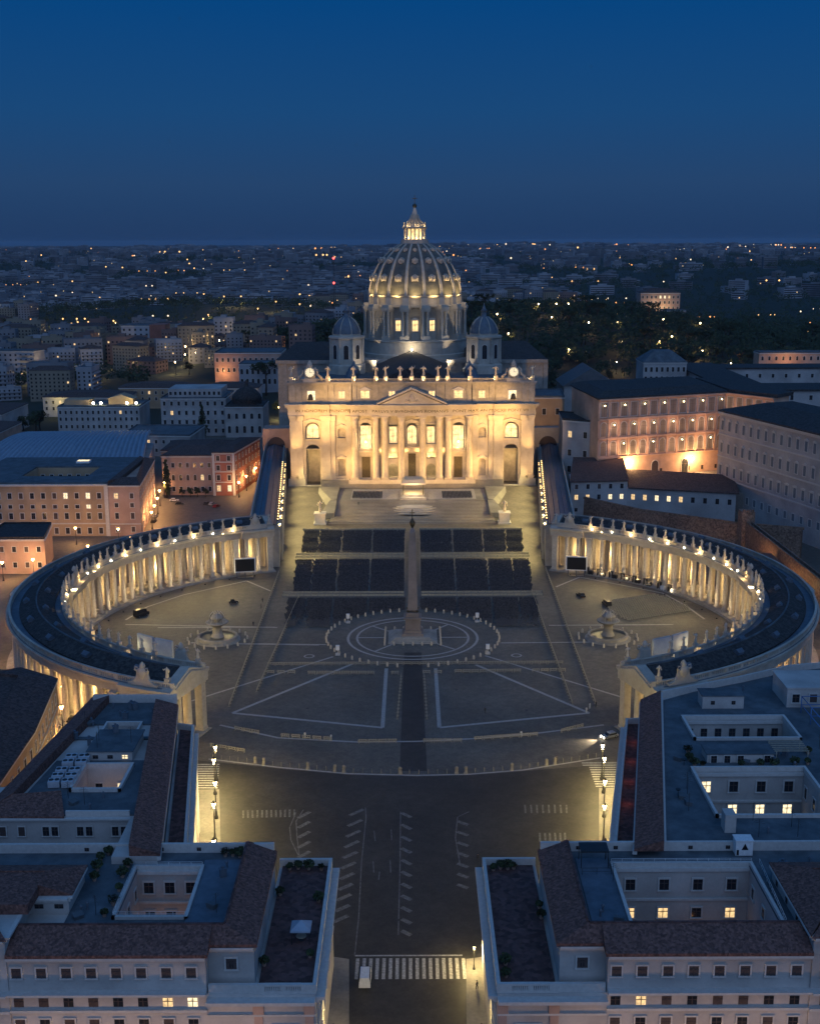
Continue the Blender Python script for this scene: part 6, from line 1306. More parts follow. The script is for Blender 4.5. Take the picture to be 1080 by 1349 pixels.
for z0, z1, o in ((44.2, 44.8, .5), (44.803, 45.5, 1.1), (35.2, 35.8, .4), (25.2, 25.8, .4), (15.2, 15.8, .4)): band(C, a, b, o, z0, z1); band(C, b, c, o, z0, z1)
obj('cornice', C, STONE, RP)
for j, (z, st) in enumerate(((37.5, 'gable'), (27.4, 'gable'), (17.2, 'round'), (7.5, 'plain'))):
    windows(RP, a, b, z, 14, 1.9, 4.2 if j < 3 else 3, st, (), (), default=4 if j != 3 else 4); windows(RP, b, c, z, 14, 1.9, 4.2 if j < 3 else 3, st, (), (3, 8), default=4)
windows(RP, a, b, 28, 14, 1.7, 3.4, 'bare', (), (), skip=[i for i in range(14) if i not in (1, 2)]) if False else None
T = simple('palace_lodge', 'tall narrow stone house between the church front and the arcaded palace', [(72.5, 214), (86, 206), (88, 232), (74, 240)], 37, GREYPL, DARKROOF); facade_rows(T, (72.5, 214), (86, 206), (29, 20, 12), 2, 1.8, 3, 'plain', {0: {0: 1}})
T = simple('stone_gallery', 'plain stone gallery with round window above the ribbed corridor roof', [(58.8, 268), (80, 268), (82, 300), (58.8, 300)], 41, OCHRE, FLAT); windows(T, (58.8, 268), (80, 268), 32.0, 3, 1.8, 3.2, 'plain')
LB = thing('low_palace', 'low stone range with a row of lit windows above the colonnade statues', 'building', (105, 165, 5))
W = MB(); f0, f1, f2 = (70.5, 164.5), (96, 166.5), (141, 153); W.prism([f0, f1, (97, 180), (72, 184)], -1, 16.4); W.prism([f1, f2, (143, 168), (97, 180)], -1, 13.2); obj('wall', W, GREYPL, LB)
R = MB(); R.hexa([(69.9, 163.8, 16.41), (96.4, 165.8, 16.41), (99, 196, 16.41), (76, 200, 16.41)], [(69.9, 163.8, 16.9), (96.4, 165.8, 16.9), (99, 196, 21.5), (76, 200, 21.5)]); R.hexa([(96.5, 165.6, 13.21), (142, 152, 13.21), (146, 176, 13.21), (99.5, 192, 13.21)], [(96.5, 165.6, 13.7), (142, 152, 13.7), (146, 176, 17.2), (99.5, 192, 17.2)]); obj('roof', R, TILE2, LB)
windows(LB, f0, f1, 13.2, 5, 1.5, 2.2, 'plain', (), (0, 2)); windows(LB, f0, f1, 8.4, 5, 1.5, 2.2, 'bare', {0: 1, 1: 1, 3: 2, 4: 2}); windows(LB, f1, f2, 8.2, 9, 1.5, 2.4, 'bare', {0: 1, 1: 1, 2: 2, 3: 2, 4: 1}); windows(LB, f0, f1, 3, 5, 1.3, 1.6, 'bare')
WL = thing('bastion_wall', 'old brick bastion wall curving behind the statues of the colonnade', 'wall', (110, 110, 0))
mb = MB(); pts = [(74, 150), (93, 126), (112, 112), (129, 100), (150, 92)]
for p0, p1 in zip(pts, pts[1:]): mb.hexa([(*p0, -1), (*p1, -1), (p1[0] + 2, p1[1] + 4, -1), (p0[0] + 2, p0[1] + 4, -1)], [(p0[0] + .6, p0[1] + 1, 11.5), (p1[0] + .6, p1[1] + 1, 11.5), (p1[0] + 2, p1[1] + 4, 11.5), (p0[0] + 2, p0[1] + 4, 11.5)])
obj('wall', mb, BRICK, WL); mb = MB(); parapet(mb, [(p[0] + 1.2, p[1] + 2) for p in pts], 1.2, 11.5, 12.4); obj('parapet', mb, BRICK, WL)
PW = thing('passage_wall', 'raised brick passage wall running away from the outer curve of the colonnade', 'wall', (132, 70, 0))
mb = MB(); mb.prism([(129, 98), (131.5, 98), (133.5, 12), (130.5, 12)], -1, 13.5); obj('wall', mb, BRICK, PW); mb = MB(); parapet(mb, [(129.3, 98), (130.9, 12)], .5, 13.5, 14.7); parapet(mb, [(131.3, 98), (133.1, 12)], .5, 13.5, 14.7); mb.box(127.5, 132.5, 94, 100, -1, 18.5)
for x in (127.8, 129.4, 131.0): mb.box(x, x + 1, 93.8, 94.6, 18.5, 19.4)
obj('turret', mb, BRICK, PW)
GH = simple('gatehouse', 'small orange lit gatehouse by the brick passage wall', [(122, 46), (129, 46), (129, 56), (122, 56)], 10.5, PINK, TILE2, hip=2.4); facade_rows(GH, (122, 46), (129, 46), (6,), 2, 1.3, 1.8)
SX = simple('chapel', 'tall plain chapel with broad grey gable roof behind the arcaded palace', [(86, 318), (116, 318), (116, 352), (86, 352)], 41, GREYPL, None, 'church'); mb = MB(); mb.add([(85, 317, 41.02), (117, 317, 41.02), (117, 353, 41.02), (85, 353, 41.02), (101, 317, 51), (101, 353, 51)], [(0, 1, 4), (1, 2, 5, 4), (2, 3, 5), (3, 0, 4, 5), (0, 3, 2, 1)]); obj('gable_roof', mb, mat('grey_slate', (.12, .125, .13), (.075, .08, .085), .5, .8, 5), SX)
SY = simple('garden_palace', 'grey garden palace with hipped roof under a bright garden lamp', [(150, 420), (178, 420), (178, 445), (150, 445)], 44, GREYPL, FLAT, hip=7); facade_rows(SY, (150, 420), (178, 420), (38, 32), 8, 1.6, 3, 'plain')
SZ = thing('museum_range', 'long museum range with flat felt roofs stretching behind the arcaded palace', 'building', (200, 400, 0)); W = MB(); W.box(120, 330, 300, 330, -1, 40); W.box(180, 205, 330, 470, -1, 38); W.box(205, 400, 455, 480, -1, 36); obj('wall', W, GREYPL, SZ); R = MB(); R.box(119, 331, 299, 331, 40, 40.9); R.box(179, 206, 331.2, 471, 38, 38.9); R.box(206.2, 401, 454, 481, 36, 36.9); obj('roof', R, DARKROOF, SZ); facade_rows(SZ, (205, 455), (400, 455), (30,), 22, 1.8, 2.6); facade_rows(SZ, (120, 300), (330, 300), (35,), 20, 1.8, 2.6)
VL = simple('villa', 'little pink lit villa with colonnade on the garden slope', [(265, 560), (318, 560), (318, 575), (265, 575)], 37, ROSE, FLAT, z0=0); facade_rows(VL, (265, 560), (318, 560), (31.5,), 10, 1.6, 3, 'arch'); light('POINT', (285, 548, 33), 4500, ORANGE, 1)
VT = simple('palazzo', 'garden palace with floodlit upper windows on the wooded hill', [(256, 1000), (300, 1000), (300, 1025), (256, 1025)], 64, PINK, TILE2, z0=10, hip=5); facade_rows(VT, (256, 1000), (300, 1000), (58, 52, 46), 9, 1.8, 3, 'plain', {0: {4: 2, 5: 2, 6: 1}})
for q in (270, 283): light('POINT', (q, 990, 48), 5000, WARM, 1.2)
VU = simple('palazzo', 'plain cubic garden house below the floodlit palace on the wooded hill', [(273, 955), (297, 955), (297, 975), (273, 975)], 47, PINK, FLAT, z0=10); facade_rows(VU, (273, 955), (297, 955), (41.5, 36, 30), 5, 1.9, 2.6, 'plain', {0: (3,)})
# ---------------------------------------------------------------- chairs in the square
def chair_mesh():
    mb = MB(); mb.box(-.22, .22, -.22, .22, .43, .47, 0); mb.hexa([(-.21, -.24, .5), (.21, -.24, .5), (.21, -.21, .5), (-.21, -.21, .5)], [(-.21, -.30, .9), (.21, -.30, .9), (.21, -.27, .9), (-.21, -.27, .9)])
    return mb
LEG = MB(); LEG.tube([(-.2, .2, 0), (-.19, .18, .43)], .02, 4); LEG.tube([(.2, .2, 0), (.19, .18, .43)], .02, 4); LEG.tube([(-.2, -.27, 0), (-.2, -.2, .5)], .02, 4); LEG.tube([(.2, -.27, 0), (.2, -.2, .5)], .02, 4)
CHM, LEGM = chair_mesh().mesh('chair', [CHAIR]), LEG.mesh('legs', [CHAIRF])
blocks = []
for s in (-1, 1):
    for yf, yb, xa, xb0, xb1 in ((102.2, 130, 3.3, 44.2, 45.8), (50.2, 91.5, 3.0, 42.6, 45.4), (10.5, 41.5, 2.6, 41.5, 43.5)):
        blocks.append((s, yf, yb, xa, xb0, xb1))
far = MB(); near = []; rnd = random.Random(3)
aisles = ((.305, .325), (.605, .625), (.835, .85))
for s, yf, yb, xa, xb0, xb1 in blocks:
    y = yf
    while y < yb:
        f = (y - yf) / (yb - yf); xb = xb0 + (xb1 - xb0) * f - rnd.uniform(0, .9); x = xa + rnd.uniform(0, .5)
        while x < xb:
            u = (x - xa) / (xb - xa)
            ring_ok = not (yf < 12 and (hypot(x, y) < 28.5)) 
            if not any(a < u < b for a, b in aisles) and ring_ok and rnd.random() > .03 and not (yf < 12 and u > .8 and y < 22 and rnd.random() < .5):
                p = (s * x + rnd.uniform(-.05, .05), y + rnd.uniform(-.06, .06), gz(y) + .01)
                near.append(p)
            x += .58
        y += .98
# two seated fields on the platform before the church
for s in (-1, 1):
    for j in range(9):
        for i in range(22): near.append((s * (14 + i * .62), 176 + j * 1.5, 7.03))
near.sort(key=lambda p: p[1])
CH0 = None
for i, p in enumerate(near):
    if i < 300:
        o = put('chair', CHM, None, p, rnd.uniform(-.06, .06)); tag(o, 'dark chair among the front rows of the seating nearest the obelisk', 'chair', 'chairs in the front rows of the square'); put('legs', LEGM, o, p)
    else:
        x, y, z = p
        far.box(x - .24, x + .24, y - .22, y + .22, z + .42, z + .47); far.add([(x - .24, y - .24, z + .47), (x + .24, y - .24, z + .47), (x + .24, y - .3, z + .92), (x - .24, y - .3, z + .92)], [(0, 1, 2, 3)])
        far.add([(x - .2, y - .2, z), (x + .2, y - .2, z), (x + .2, y - .2, z + .42), (x - .2, y - .2, z + .42)], [(0, 1, 2, 3)])
o = obj('rows_of_chairs', far, CHAIR); tag(o, 'dense dark rows of chairs filling the square before the church', 'chairs', kind='stuff')

# ---------------------------------------------------------------- barriers
bm2 = MB(); bm2.box(-1.1, 1.1, -.05, .05, .85, 1.0); bm2.box(-1.1, 1.1, -.05, .05, .30, .42)
for k in range(9): x = -1.0 + k * .25; bm2.hexa([(x - .04, -.04, .42), (x + .04, -.04, .42), (x + .04, .04, .42), (x - .04, .04, .42)], [(x + (.16 if k % 2 else -.16) - .04, -.04, .85), (x + (.16 if k % 2 else -.16) + .04, -.04, .85), (x + (.16 if k % 2 else -.16) + .04, .04, .85), (x + (.16 if k % 2 else -.16) - .04, .04, .85)])
bt = MB(); [bt.box(x - .06, x + .06, -.35, .35, 0, .08) for x in (-.95, .95)]; [bt.box(x - .05, x + .05, -.05, .05, .08, 1.05) for x in (-.95, .95)]
BARM, BFT = bm2.mesh('crowd_barrier', [WOOD]), bt.mesh('feet', [WOOD])
ends = {}
def barrier_row(p0, p1, where, step=2.3):
    L = hypot(p1[0] - p0[0], p1[1] - p0[1]); n = max(1, int(L / step)); rz = atan2(p1[1] - p0[1], p1[0] - p0[0])
    for i in range(n):
        f = (i + .5) / n; x, y = p0[0] + (p1[0] - p0[0]) * f, p0[1] + (p1[1] - p0[1]) * f; z = gz(y) if abs(x) < 50 else 0
        o = put('crowd_barrier', BARM, None, (x, y, z), rz); tag(o, 'pale wooden crowd barrier ' + where, 'barrier', 'barriers ' + where); put('feet', BFT, o, (x, y, z))
barrier_row((-42.6, -24.9), (44.1, -24.6), 'in the unbroken row just below the obelisk ring')
for a, b in (((-42.3, -31.6), (-33.4, -31.7)), ((-30.2, -32.3), (-10.8, -32.5)), ((-7.3, -32.6), (-2.9, -32.6)), ((2.3, -32.1), (8.8, -32.2)), ((11.8, -31.6), (31.2, -31.2)), ((34.1, -31.2), (44.2, -30.7))): barrier_row(a, b, 'in the broken second row below the obelisk')
barrier_row((-43.1, -46.2), (-39.6, 44.0), 'in the inner long line on the umbrella side of the seats'); barrier_row((-49.1, -56.7), (-50.0, 76), 'in the outer long line on the umbrella side of the seats')
barrier_row((42.6, -56.4), (42.0, 49.7), 'in the inner long line on the loggia side of the seats'); barrier_row((48.8, -57.7), (50.3, 80), 'in the outer long line on the loggia side of the seats')
barrier_row((-4.1, -65.9), (-3.3, -34), 'along the umbrella side of the dark central path'); barrier_row((3.6, -66.0), (3.2, -34), 'along the loggia side of the dark central path')
for a, b in (((-45.4, -72.2), (-38.7, -75.0)), ((-33.3, -76.9), (-19.9, -79.3)), ((-13.7, -80.9), (-3.9, -80.5)), ((2.4, -80.6), (12.2, -80.5)), ((15.1, -79.4), (31.3, -76.8)), ((37.2, -74.8), (43.5, -71.2)), ((-50.0, -82.5), (-40.7, -86.3))): barrier_row(a, b, 'in the short rows along the pale curved line')
PAVE2 = mat('walkway_stone', (.17, .155, .13), (.11, .10, .085), 1.0, .8, 5, big=.2)
# pale walkways framing the chair blocks
mb = MB()
for s in (-1, 1):
    for y0, y1 in ((92.3, 95.3), (97.8, 100.6), (42.3, 44.8), (47.2, 49.6)):
        mb.add([(s * 2.8, y0, gz(y0) + .02), (s * 45.6, y0, gz(y0) + .02), (s * 45.6, y1, gz(y1) + .02), (s * 2.8, y1, gz(y1) + .02)], [(0, 1, 2, 3) if s > 0 else (3, 2, 1, 0)])
    mb.add([(s * 2.5, 43, .025), (s * 3.0, 43, .025), (s * 3.2, 131, gz(131) + .025), (s * 2.7, 131, gz(131) + .025)], [(0, 1, 2, 3) if s > 0 else (3, 2, 1, 0)])
    for a, b in aisles:
        for yf, yb, xa, xb0, xb1 in ((102.2, 130, 3.3, 44.2, 45.8), (50.2, 91.5, 3.0, 42.6, 45.4)):
            mb.add([(s * (xa + (xb0 - xa) * a), yf, gz(yf) + .02), (s * (xa + (xb0 - xa) * b), yf, gz(yf) + .02), (s * (xa + (xb1 - xa) * b), yb, gz(yb) + .02), (s * (xa + (xb1 - xa) * a), yb, gz(yb) + .02)], [(0, 1, 2, 3) if s > 0 else (3, 2, 1, 0)])
struct(obj('walkways', mb, PAVE2))
def block_fence(s, y, where):
    t = thing('seating_fence', 'low pale panel fence ' + where, 'fence', (s * 24, y, gz(y)))
    for y_ in (y - 1.7, y + 1.7):
        mb = MB(); z = gz(y_); mb.box(min(s * 3, s * 45.5), max(s * 3, s * 45.5), y_ - .06, y_ + .06, z + .25, z + 1.0); obj('panel', mb, WOOD, t)
        mb = MB(); [mb.box(s * (3 + k * 2.5) - .07, s * (3 + k * 2.5) + .07, y_ - .1, y_ + .1, z - .05, z + 1.1) for k in range(18)]; obj('posts', mb, CHAIRF, t)
for s, sd in ((-1, 'umbrella'), (1, 'loggia')):
    block_fence(s, 96.5, 'between the two upper seat blocks on the ' + sd + ' side'); block_fence(s, 46.0, 'between the two lower seat blocks on the ' + sd + ' side')
    t = thing('seating_fence', 'low pale fence along the top of the upper seat block on the ' + sd + ' side', 'fence', (s * 24, 131.5, gz(131.5))); mb = MB(); mb.box(min(s * 3, s * 46), max(s * 3, s * 46), 131.4, 131.6, gz(131.5), gz(131.5) + 1); obj('panel', mb, WOOD, t)
    mb = MB(); [mb.box(s * (3 + k * 2.5) - .07, s * (3 + k * 2.5) + .07, 131.3, 131.7, gz(131.5), gz(131.5) + 1.15) for k in range(18)]; obj('posts', mb, CHAIRF, t)
# fenced field of stacked seats by the fountain on the loggia side
mb = MB()
for i in range(34):
    for j in range(14):
        x, y = 66 + i * .8, 14 + j * 1.7 + i * .35
        if hypot(x - 25, y - 3) < 73 and hypot(x - 25, y - 3) > 46 and y > 12: mb.box(x - .25, x + .25, y - .25, y + .25, .4, .46); mb.box(x - .25, x + .25, y - .3, y - .25, .46, .95)
o = obj('field_of_chairs', mb, WOOD); tag(o, 'curved field of pale chairs fenced off beside the fountain on the loggia side', 'chairs', kind='stuff')
# ---------------------------------------------------------------- screens
for s, (x, y), lb in ((-1, (-61.7, 69.0), 'big dark video screen standing before the colonnade by the ribbed metal hall'), (1, (60.5, 69.6), 'big dark video screen standing before the colonnade by the glowing loggias')):
    t = thing('video_screen', lb, 'screen', (x, y, 0)); rz = -s * .18; M = Matrix.Translation((x, y, 0)) @ Matrix.Rotation(rz, 4, 'Z')
    mb = MB(); mb.box(-3.9, 3.9, -.25, .35, 2.2, 7.6); mb.xf(M); obj('frame', mb, WHITEP, t)
    mb = MB(); mb.box(-3.5, 3.5, -.3, -.25, 2.6, 7.2); mb.xf(M); obj('panel', mb, BLACK, t)
    mb = MB(); [mb.box(q - .15, q + .15, -.1, 1.2, .15, 2.2) for q in (-3, 0, 3)]; mb.box(-3.2, 3.2, -.2, 1.3, 0, .15); mb.xf(M); obj('support', mb, CHAIRF, t)
for s in (-1, 1):
    for k, a in enumerate((-59.5, -54.6)):
        x, y = pol(s, 77.0, radians(a)); rz = atan2(sin(radians(a)), s * cos(radians(a))) + pi / 2
        t = thing('video_screen', ('pale screen back behind parapet on ' + ('hall side' if s < 0 else 'loggia side') + (', nearer the gable' if k == 0 else ', farther from the gable')), 'screen', (x, y, 0)); M = Matrix.Translation((x, y, 0)) @ Matrix.Rotation(rz, 4, 'Z')
        mb = MB(); mb.box(-2.9, 2.9, -.3, .3, 15.0, 21.2); mb.xf(M); obj('back_panel', mb, SCRBACK, t)
        mb = MB(); [mb.box(q - .2, q + .2, -.25, .25, 0, 15.0) for q in (-2.2, 2.2)]; mb.box(-3.2, 3.2, -1.4, 1.4, 0, .5); mb.xf(M); obj('mast', mb, CHAIRF, t)
# ---------------------------------------------------------------- vehicles
def vehicle(name, label, cat, loc, rz, L, Wd, Hh, cab, paint, lights=False):
    """cab: list of (x, z) of the upper body outline, nose at +x"""
    t = thing(name, label, cat, loc); t.rotation_euler = (0, 0, rz)
    def p(nm, mb, m, par=None):
        o = bpy.data.objects.new(nm, mb.mesh(nm, m)); COL.objects.link(o); o.parent = par or t; return o
    def loft(out, w0, w1):
        mb = MB(); k = len(out); zmx = max(z for _, z in out); zmn = min(z for _, z in out)
        ww = [w0 + (w1 - w0) * (z - zmn) / max(.01, zmx - zmn) for _, z in out]
        mb.add([(x, -w, z) for (x, z), w in zip(out, ww)] + [(x, w, z) for (x, z), w in zip(out, ww)], [tuple(range(k)), tuple(range(2 * k - 1, k - 1, -1))] + [((i + 1) % k, i, k + i, k + (i + 1) % k) for i in range(k)]); return mb
    hz = Hh * .52
    p('body', loft([(-L / 2, .35), (L / 2, .35), (L / 2, hz * .85), (L / 2 - .15, hz), (-L / 2 + .05, hz + .05), (-L / 2, hz * .8)], Wd / 2, Wd / 2 - .05), paint)
    p('cabin', loft(cab, Wd / 2 - .06, Wd / 2 - .22), paint)
    g = MB(); c0 = [(x * .97 + .0, z * .93 + hz * .06) for x, z in cab]
    g.box(c0[0][0] + .3, c0[-1][0] - .3, -Wd / 2 + .05, Wd / 2 - .05, hz + .12, Hh - .22); p('windows', g, GLASS)
    g = MB(); (x1, z1), (x2, z2) = cab[-1], cab[-2]; g.add([(x1 + .02, -Wd / 2 + .15, z1 + .08), (x1 + .02, Wd / 2 - .15, z1 + .08), (x2 + .03, Wd / 2 - .28, z2 - .06), (x2 + .03, -Wd / 2 + .28, z2 - .06)], [(0, 1, 2, 3)]); p('windscreen', g, GLASS)
    wm = MB(); wm.lathe([(.33, -.1), (.33, .1)], 12); wm.xf(Matrix.Rotation(pi / 2, 4, 'X')); wh = wm.mesh('wheel', [TYRE]); rm = MB(); rm.lathe([(.2, -.11), (.2, .11)], 10); rm.xf(Matrix.Rotation(pi / 2, 4, 'X')); rh = rm.mesh('rim', [CARSV])
    for x in (-L * .31, L * .31):
        for y in (-Wd / 2 + .08, Wd / 2 - .08):
            w = bpy.data.objects.new('wheel', wh); COL.objects.link(w); w.parent = t; w.location = (x, y, .33); r = bpy.data.objects.new('rim', rh); COL.objects.link(r); r.parent = w
    for y in (-Wd / 2 + .3, Wd / 2 - .3):
        h = MB(); h.ball(L / 2 + .02, y, hz * .7, .13 if not lights else .22, 8); p('headlight', h, GLOWW if lights else WHITEP)
    return t
vanc = lambda L, H: [(-L / 2 + .03, H * .5), (-L / 2 + .08, H), (L / 2 - 1.5, H), (L / 2 - .7, H * .5)]
carc = lambda L, H: [(-L / 2 + .25, H * .5), (-L / 2 + .9, H), (L / 2 - 1.9, H), (L / 2 - 1.1, H * .5)]
vehicle('van', 'white delivery van driving over the zebra crossing', 'van', (-8.2, -178.5, .01), pi / 2, 4.9, 1.95, 2.1, vanc(4.9, 2.1), WHITEP)
vehicle('car', 'silver car with blazing headlights near the gable of the colonnade', 'car', (49, -78, .01), pi + .45, 4.3, 1.8, 1.5, carc(4.3, 1.5), CARSV, True); light('SPOT', (46.6, -79.2, .8), 9000, CREAML, .1, (26, -88, 0), 70, .8)
vehicle('van', 'dark utility van parked on the bare paving inside the colonnade', 'van', (-90, 23, .01), .9, 5.2, 2.1, 2.6, vanc(5.2, 2.6), CARDK)
vehicle('utility_cart', 'small dark service cart on the bare paving near the fountain', 'cart', (-61.4, 37, .01), .3, 3.2, 1.4, 1.7, carc(3.2, 1.7), CARDK)
vehicle('car', 'dark car nearest the centre on the square before the fenced chairs', 'car', (58.6, 43.5, .01), 1.9, 4.0, 1.75, 1.5, carc(4.0, 1.5), CARDK); vehicle('van', 'dark van just above the fountain by the fenced chairs', 'van', (65.9, 32.7, .01), 1.8, 4.6, 1.9, 2.0, vanc(4.6, 2.0), CARDK)
for i, (x, y, rz, pm_, lb) in enumerate([(-114, 204, .1, WHITEP, 'white car parked alone before the brick red college'), (-97, 196, 1.2, CARDK, 'black car parked first in the short row by the college'), (-94.4, 195, 1.2, CARSV, 'silver car parked between black and red cars by the college'), (-91.6, 190, 1.2, CARRD, 'red car parked last in the short row by the college'), (-110, 196, .2, CARDK, 'black car parked by itself below the white car'), (-116, 170, 1.5, CARSV, 'silver car parked along the pink palazzo wing'), (-114.6, 160, 1.5, CARDK, 'black car parked along the pink palazzo wing')]): vehicle('car', lb, 'car', (x, y, .01), rz, 4.2, 1.75, 1.45, carc(4.2, 1.45), pm_)
for i, (x, y, rz, pm_, lb) in enumerate([(-88.5, -66, 1.1, CARDK, 'black car at the kerb nearest the outer columns'), (-86, -72.5, 1.1, CARSV, 'silver car in the lane under the outer columns'), (-83.0, -80, 1.2, CARRD, 'red car in the lane beside the ochre house')]): vehicle('car', lb, 'car', (x, y, .01), rz, 4.2, 1.75, 1.45, carc(4.2, 1.45), pm_)
# ---------------------------------------------------------------- people
for i, (x, y, rz, cl, lb) in enumerate([(-51.4, 12, .4, CLOTH, 'person in dark clothes walking alone by the fountain barrier'), (-51.2, 31, 2, CLOTH, 'first of two people in dark clothes near the barrier above the fountain'), (-51.6, 38, 1, CLOTH, 'second of two people in dark clothes near the barrier above the fountain'), (18.9, -62, 0, CLOTH, 'person in dark clothes standing alone on the empty lower square'), (12.8, -139, .5, CLOTH, 'person in dark clothes on the road beside the empty terrace'), (45.5, -62, 0, CLOTHW, 'person in white at the corner of the pale paving triangle'), (46.8, -59, 1, CLOTHW, 'person in white by the barrier end near the paving corner'), (48.6, -58, 2, CLOTH, 'person in dark clothes by the barrier end near the paving corner'), (-27, -77.6, 0, CLOTHW, 'person in white behind the short barrier row on the umbrella side'), (-20.4, -79, 1, CLOTHW, 'person in white at the end of the barrier row on the umbrella side'), (27, -77.4, 0, CLOTHW, 'person in white behind the short barrier row on the loggia side'), (-24, 165, 0, CLOTH, 'person in dark clothes climbing the church steps'), (10.4, -181, 1, CLOTH, 'person in dark clothes on the pavement beside the zebra crossing'), (34, -92.5, 1.2, CLOTH, 'person in dark clothes by the curved kerb near the car')]):
    person((x, y, gz(y) if y < 150 else 6.2), rz, i, cl, lb)
# white altar stands at the corners of the obelisk ring
for x, y, lb in ((-21, 15, 'white stand at the upper umbrella-side of the obelisk ring'), (21, 15.5, 'white stand at the upper loggia-side of the obelisk ring'), (-22.5, -16, 'white stand at the lower umbrella-side of the obelisk ring'), (22.5, -15.5, 'white stand at the lower loggia-side of the obelisk ring')):
    t = thing('loudspeaker_stand', lb, 'stand', (x, y, 0)); mb = MB(); mb.box(x - .7, x + .7, y - .6, y + .6, 0, .5); mb.cyl(x, y, .5, 1.6, .12, .12, 6); obj('base', mb, STONE, t); mb = MB(); mb.box(x - .55, x + .55, y - .45, y + .45, 1.6, 3.0); obj('cabinet', mb, WHITEP, t)
# ---------------------------------------------------------------- street lamps
def lamp_parts():
    p = MB(); p.lathe([(.45, 0), (.45, .5), (.3, .7), (.22, 1.6), (.14, 2.0), (.10, 7.6), (.16, 7.8)], 8); p.tube([(-.7, 0, 7.2), (0, 0, 7.5), (.7, 0, 7.2)], .06, 5)
    g = MB(); g.lathe([(.2, 7.8), (.42, 8.5), (.3, 8.6)], 8); c = MB(); c.lathe([(.46, 8.6), (.2, 8.9), (.05, 9.2)], 8)
    return p.mesh('street_lamp', [IRON]), g.mesh('globe', [GLOW]), c.mesh('cap', [IRON])
LP, LGm, LC = lamp_parts()
def street_lamp(loc, label, group, power=900, col=WARM, scale=1.0, glow=None):
    o = put('street_lamp', LP, None, loc, 0, scale); tag(o, label, 'street lamp', group)
    for nm, me in (('globe', glow or LGm), ('cap', LC)): c = bpy.data.objects.new(nm, me); COL.objects.link(c); c.parent = o
    if power: light('POINT', (loc[0], loc[1], loc[2] + 7.2 * scale), power, col, .35)
for i, (x, y) in enumerate([(-45.2, -102), (-44.4, -109), (-42.3, -120.5), (-41.0, -130.5), (-38.5, -146), (-36.0, -161)]): street_lamp((x, y, .15), 'glowing lamp post on the pavement beside the umbrella-side palazzo', 'lamp posts on the umbrella-side pavement', 7500, (1, .76, .30))
for i, (x, y) in enumerate([(43.3, -102), (42.6, -109), (40.9, -120.5), (39.0, -132), (36.8, -147), (34.4, -161)]): street_lamp((x, y, .15), 'glowing lamp post on the pavement beside the loggia-side palazzo', 'lamp posts on the loggia-side pavement', 7500, (1, .76, .30))
for x, y, lb in ((10.2, -175.5, 'lamp post at the loggia-side end of the zebra crossing'), (-12.0, -200, 'lamp post farther down the umbrella-side pavement of the street'), (10.0, -200, 'lamp post farther down the loggia-side pavement of the street')): street_lamp((x, y, .15), lb, None, 4000, (1, .74, .30), .8 if y < -190 else .5)
g = MB(); g.lathe([(.25, 7.7), (.62, 8.5), (.4, 8.7)], 8); LGO = g.mesh('globe', [GLOWO])
for i, (x, y) in enumerate([(-112.5, 147), (-114, 160), (-116, 176), (-118.5, 193), (-120, 212), (-122.6, 228), (-124.5, 240), (-84, 212), (-82.5, 228), (-80.6, 250), (-76.5, 258)]): street_lamp((x, y, 0), 'orange glowing lamp post in the lanes round the college', 'orange lamp posts round the college', 6500, (1, .50, .18), .9, LGO)
for i, (x, y) in enumerate([(-92, -60), (-88.4, -74), (-82.6, -92), (-79.2, -108), (-77.5, -125), (-75.5, -145)]): street_lamp((x, y, 0), 'orange lamp post in the lane by the ochre house', 'orange lamp posts in the lane', 2600, (1, .55, .2), .85, LGO)
for i, (x, y) in enumerate([(-132, 60), (-140, 70), (-150, 66), (128, 34), (127, 62), (-129, 20), (-126, -25), (128, -25), (-120, 118), (-138, 120), (-158, 118), (-112, 104), (-125, 90)]): street_lamp((x, y, 0), 'orange lamp post close outside the curve of a colonnade', 'orange lamp posts outside the colonnades', 5200, (1, .52, .2), .85, LGO)
for i, (x, y) in enumerate([(-52, -218), (-38, -218), (-24, -219), (24, -219), (38, -218), (52, -218)]): street_lamp((x, y, 0), 'lamp post along the street below the front palaces', 'lamp posts below the front palaces', 3200, (1, .58, .28), .9)

# security gates between the columns, scooters under the outer columns, drain covers
gm = MB(); [gm.box(x - .12, x + .12, -.4, .4, 0, 2.3) for x in (-.6, .6)]; gm.box(-.75, .75, -.42, .42, 2.3, 2.6)
bx = MB(); bx.box(.95, 2.5, -.6, .6, .3, 1.5); bx.box(1.1, 1.3, -.5, .5, 0, .3); bx.box(2.2, 2.4, -.5, .5, 0, .3)
GMM, BXM, BXW = gm.mesh('security_gate', [BLACK]), bx.mesh('scanner', [CARDK]), bx.mesh('scanner', [WHITEP])
for i, a in enumerate((60, 56.5, 53, 49.5, 46, 42.5, 38, 34.5)):
    x, y = pol(1, 79.4, radians(a)); rz = atan2(sin(radians(a)), cos(radians(a))) - pi / 2
    o = put('security_gate', GMM, None, (x, y, .2), rz); tag(o, 'security gate with ' + ('dark' if i < 6 else 'white') + ' scanner at the foot of the columns by the glowing loggias', 'security gate', 'security gates with ' + ('dark' if i < 6 else 'white') + ' scanners'); c = bpy.data.objects.new('scanner', BXM if i < 6 else BXW); COL.objects.link(c); c.parent = o
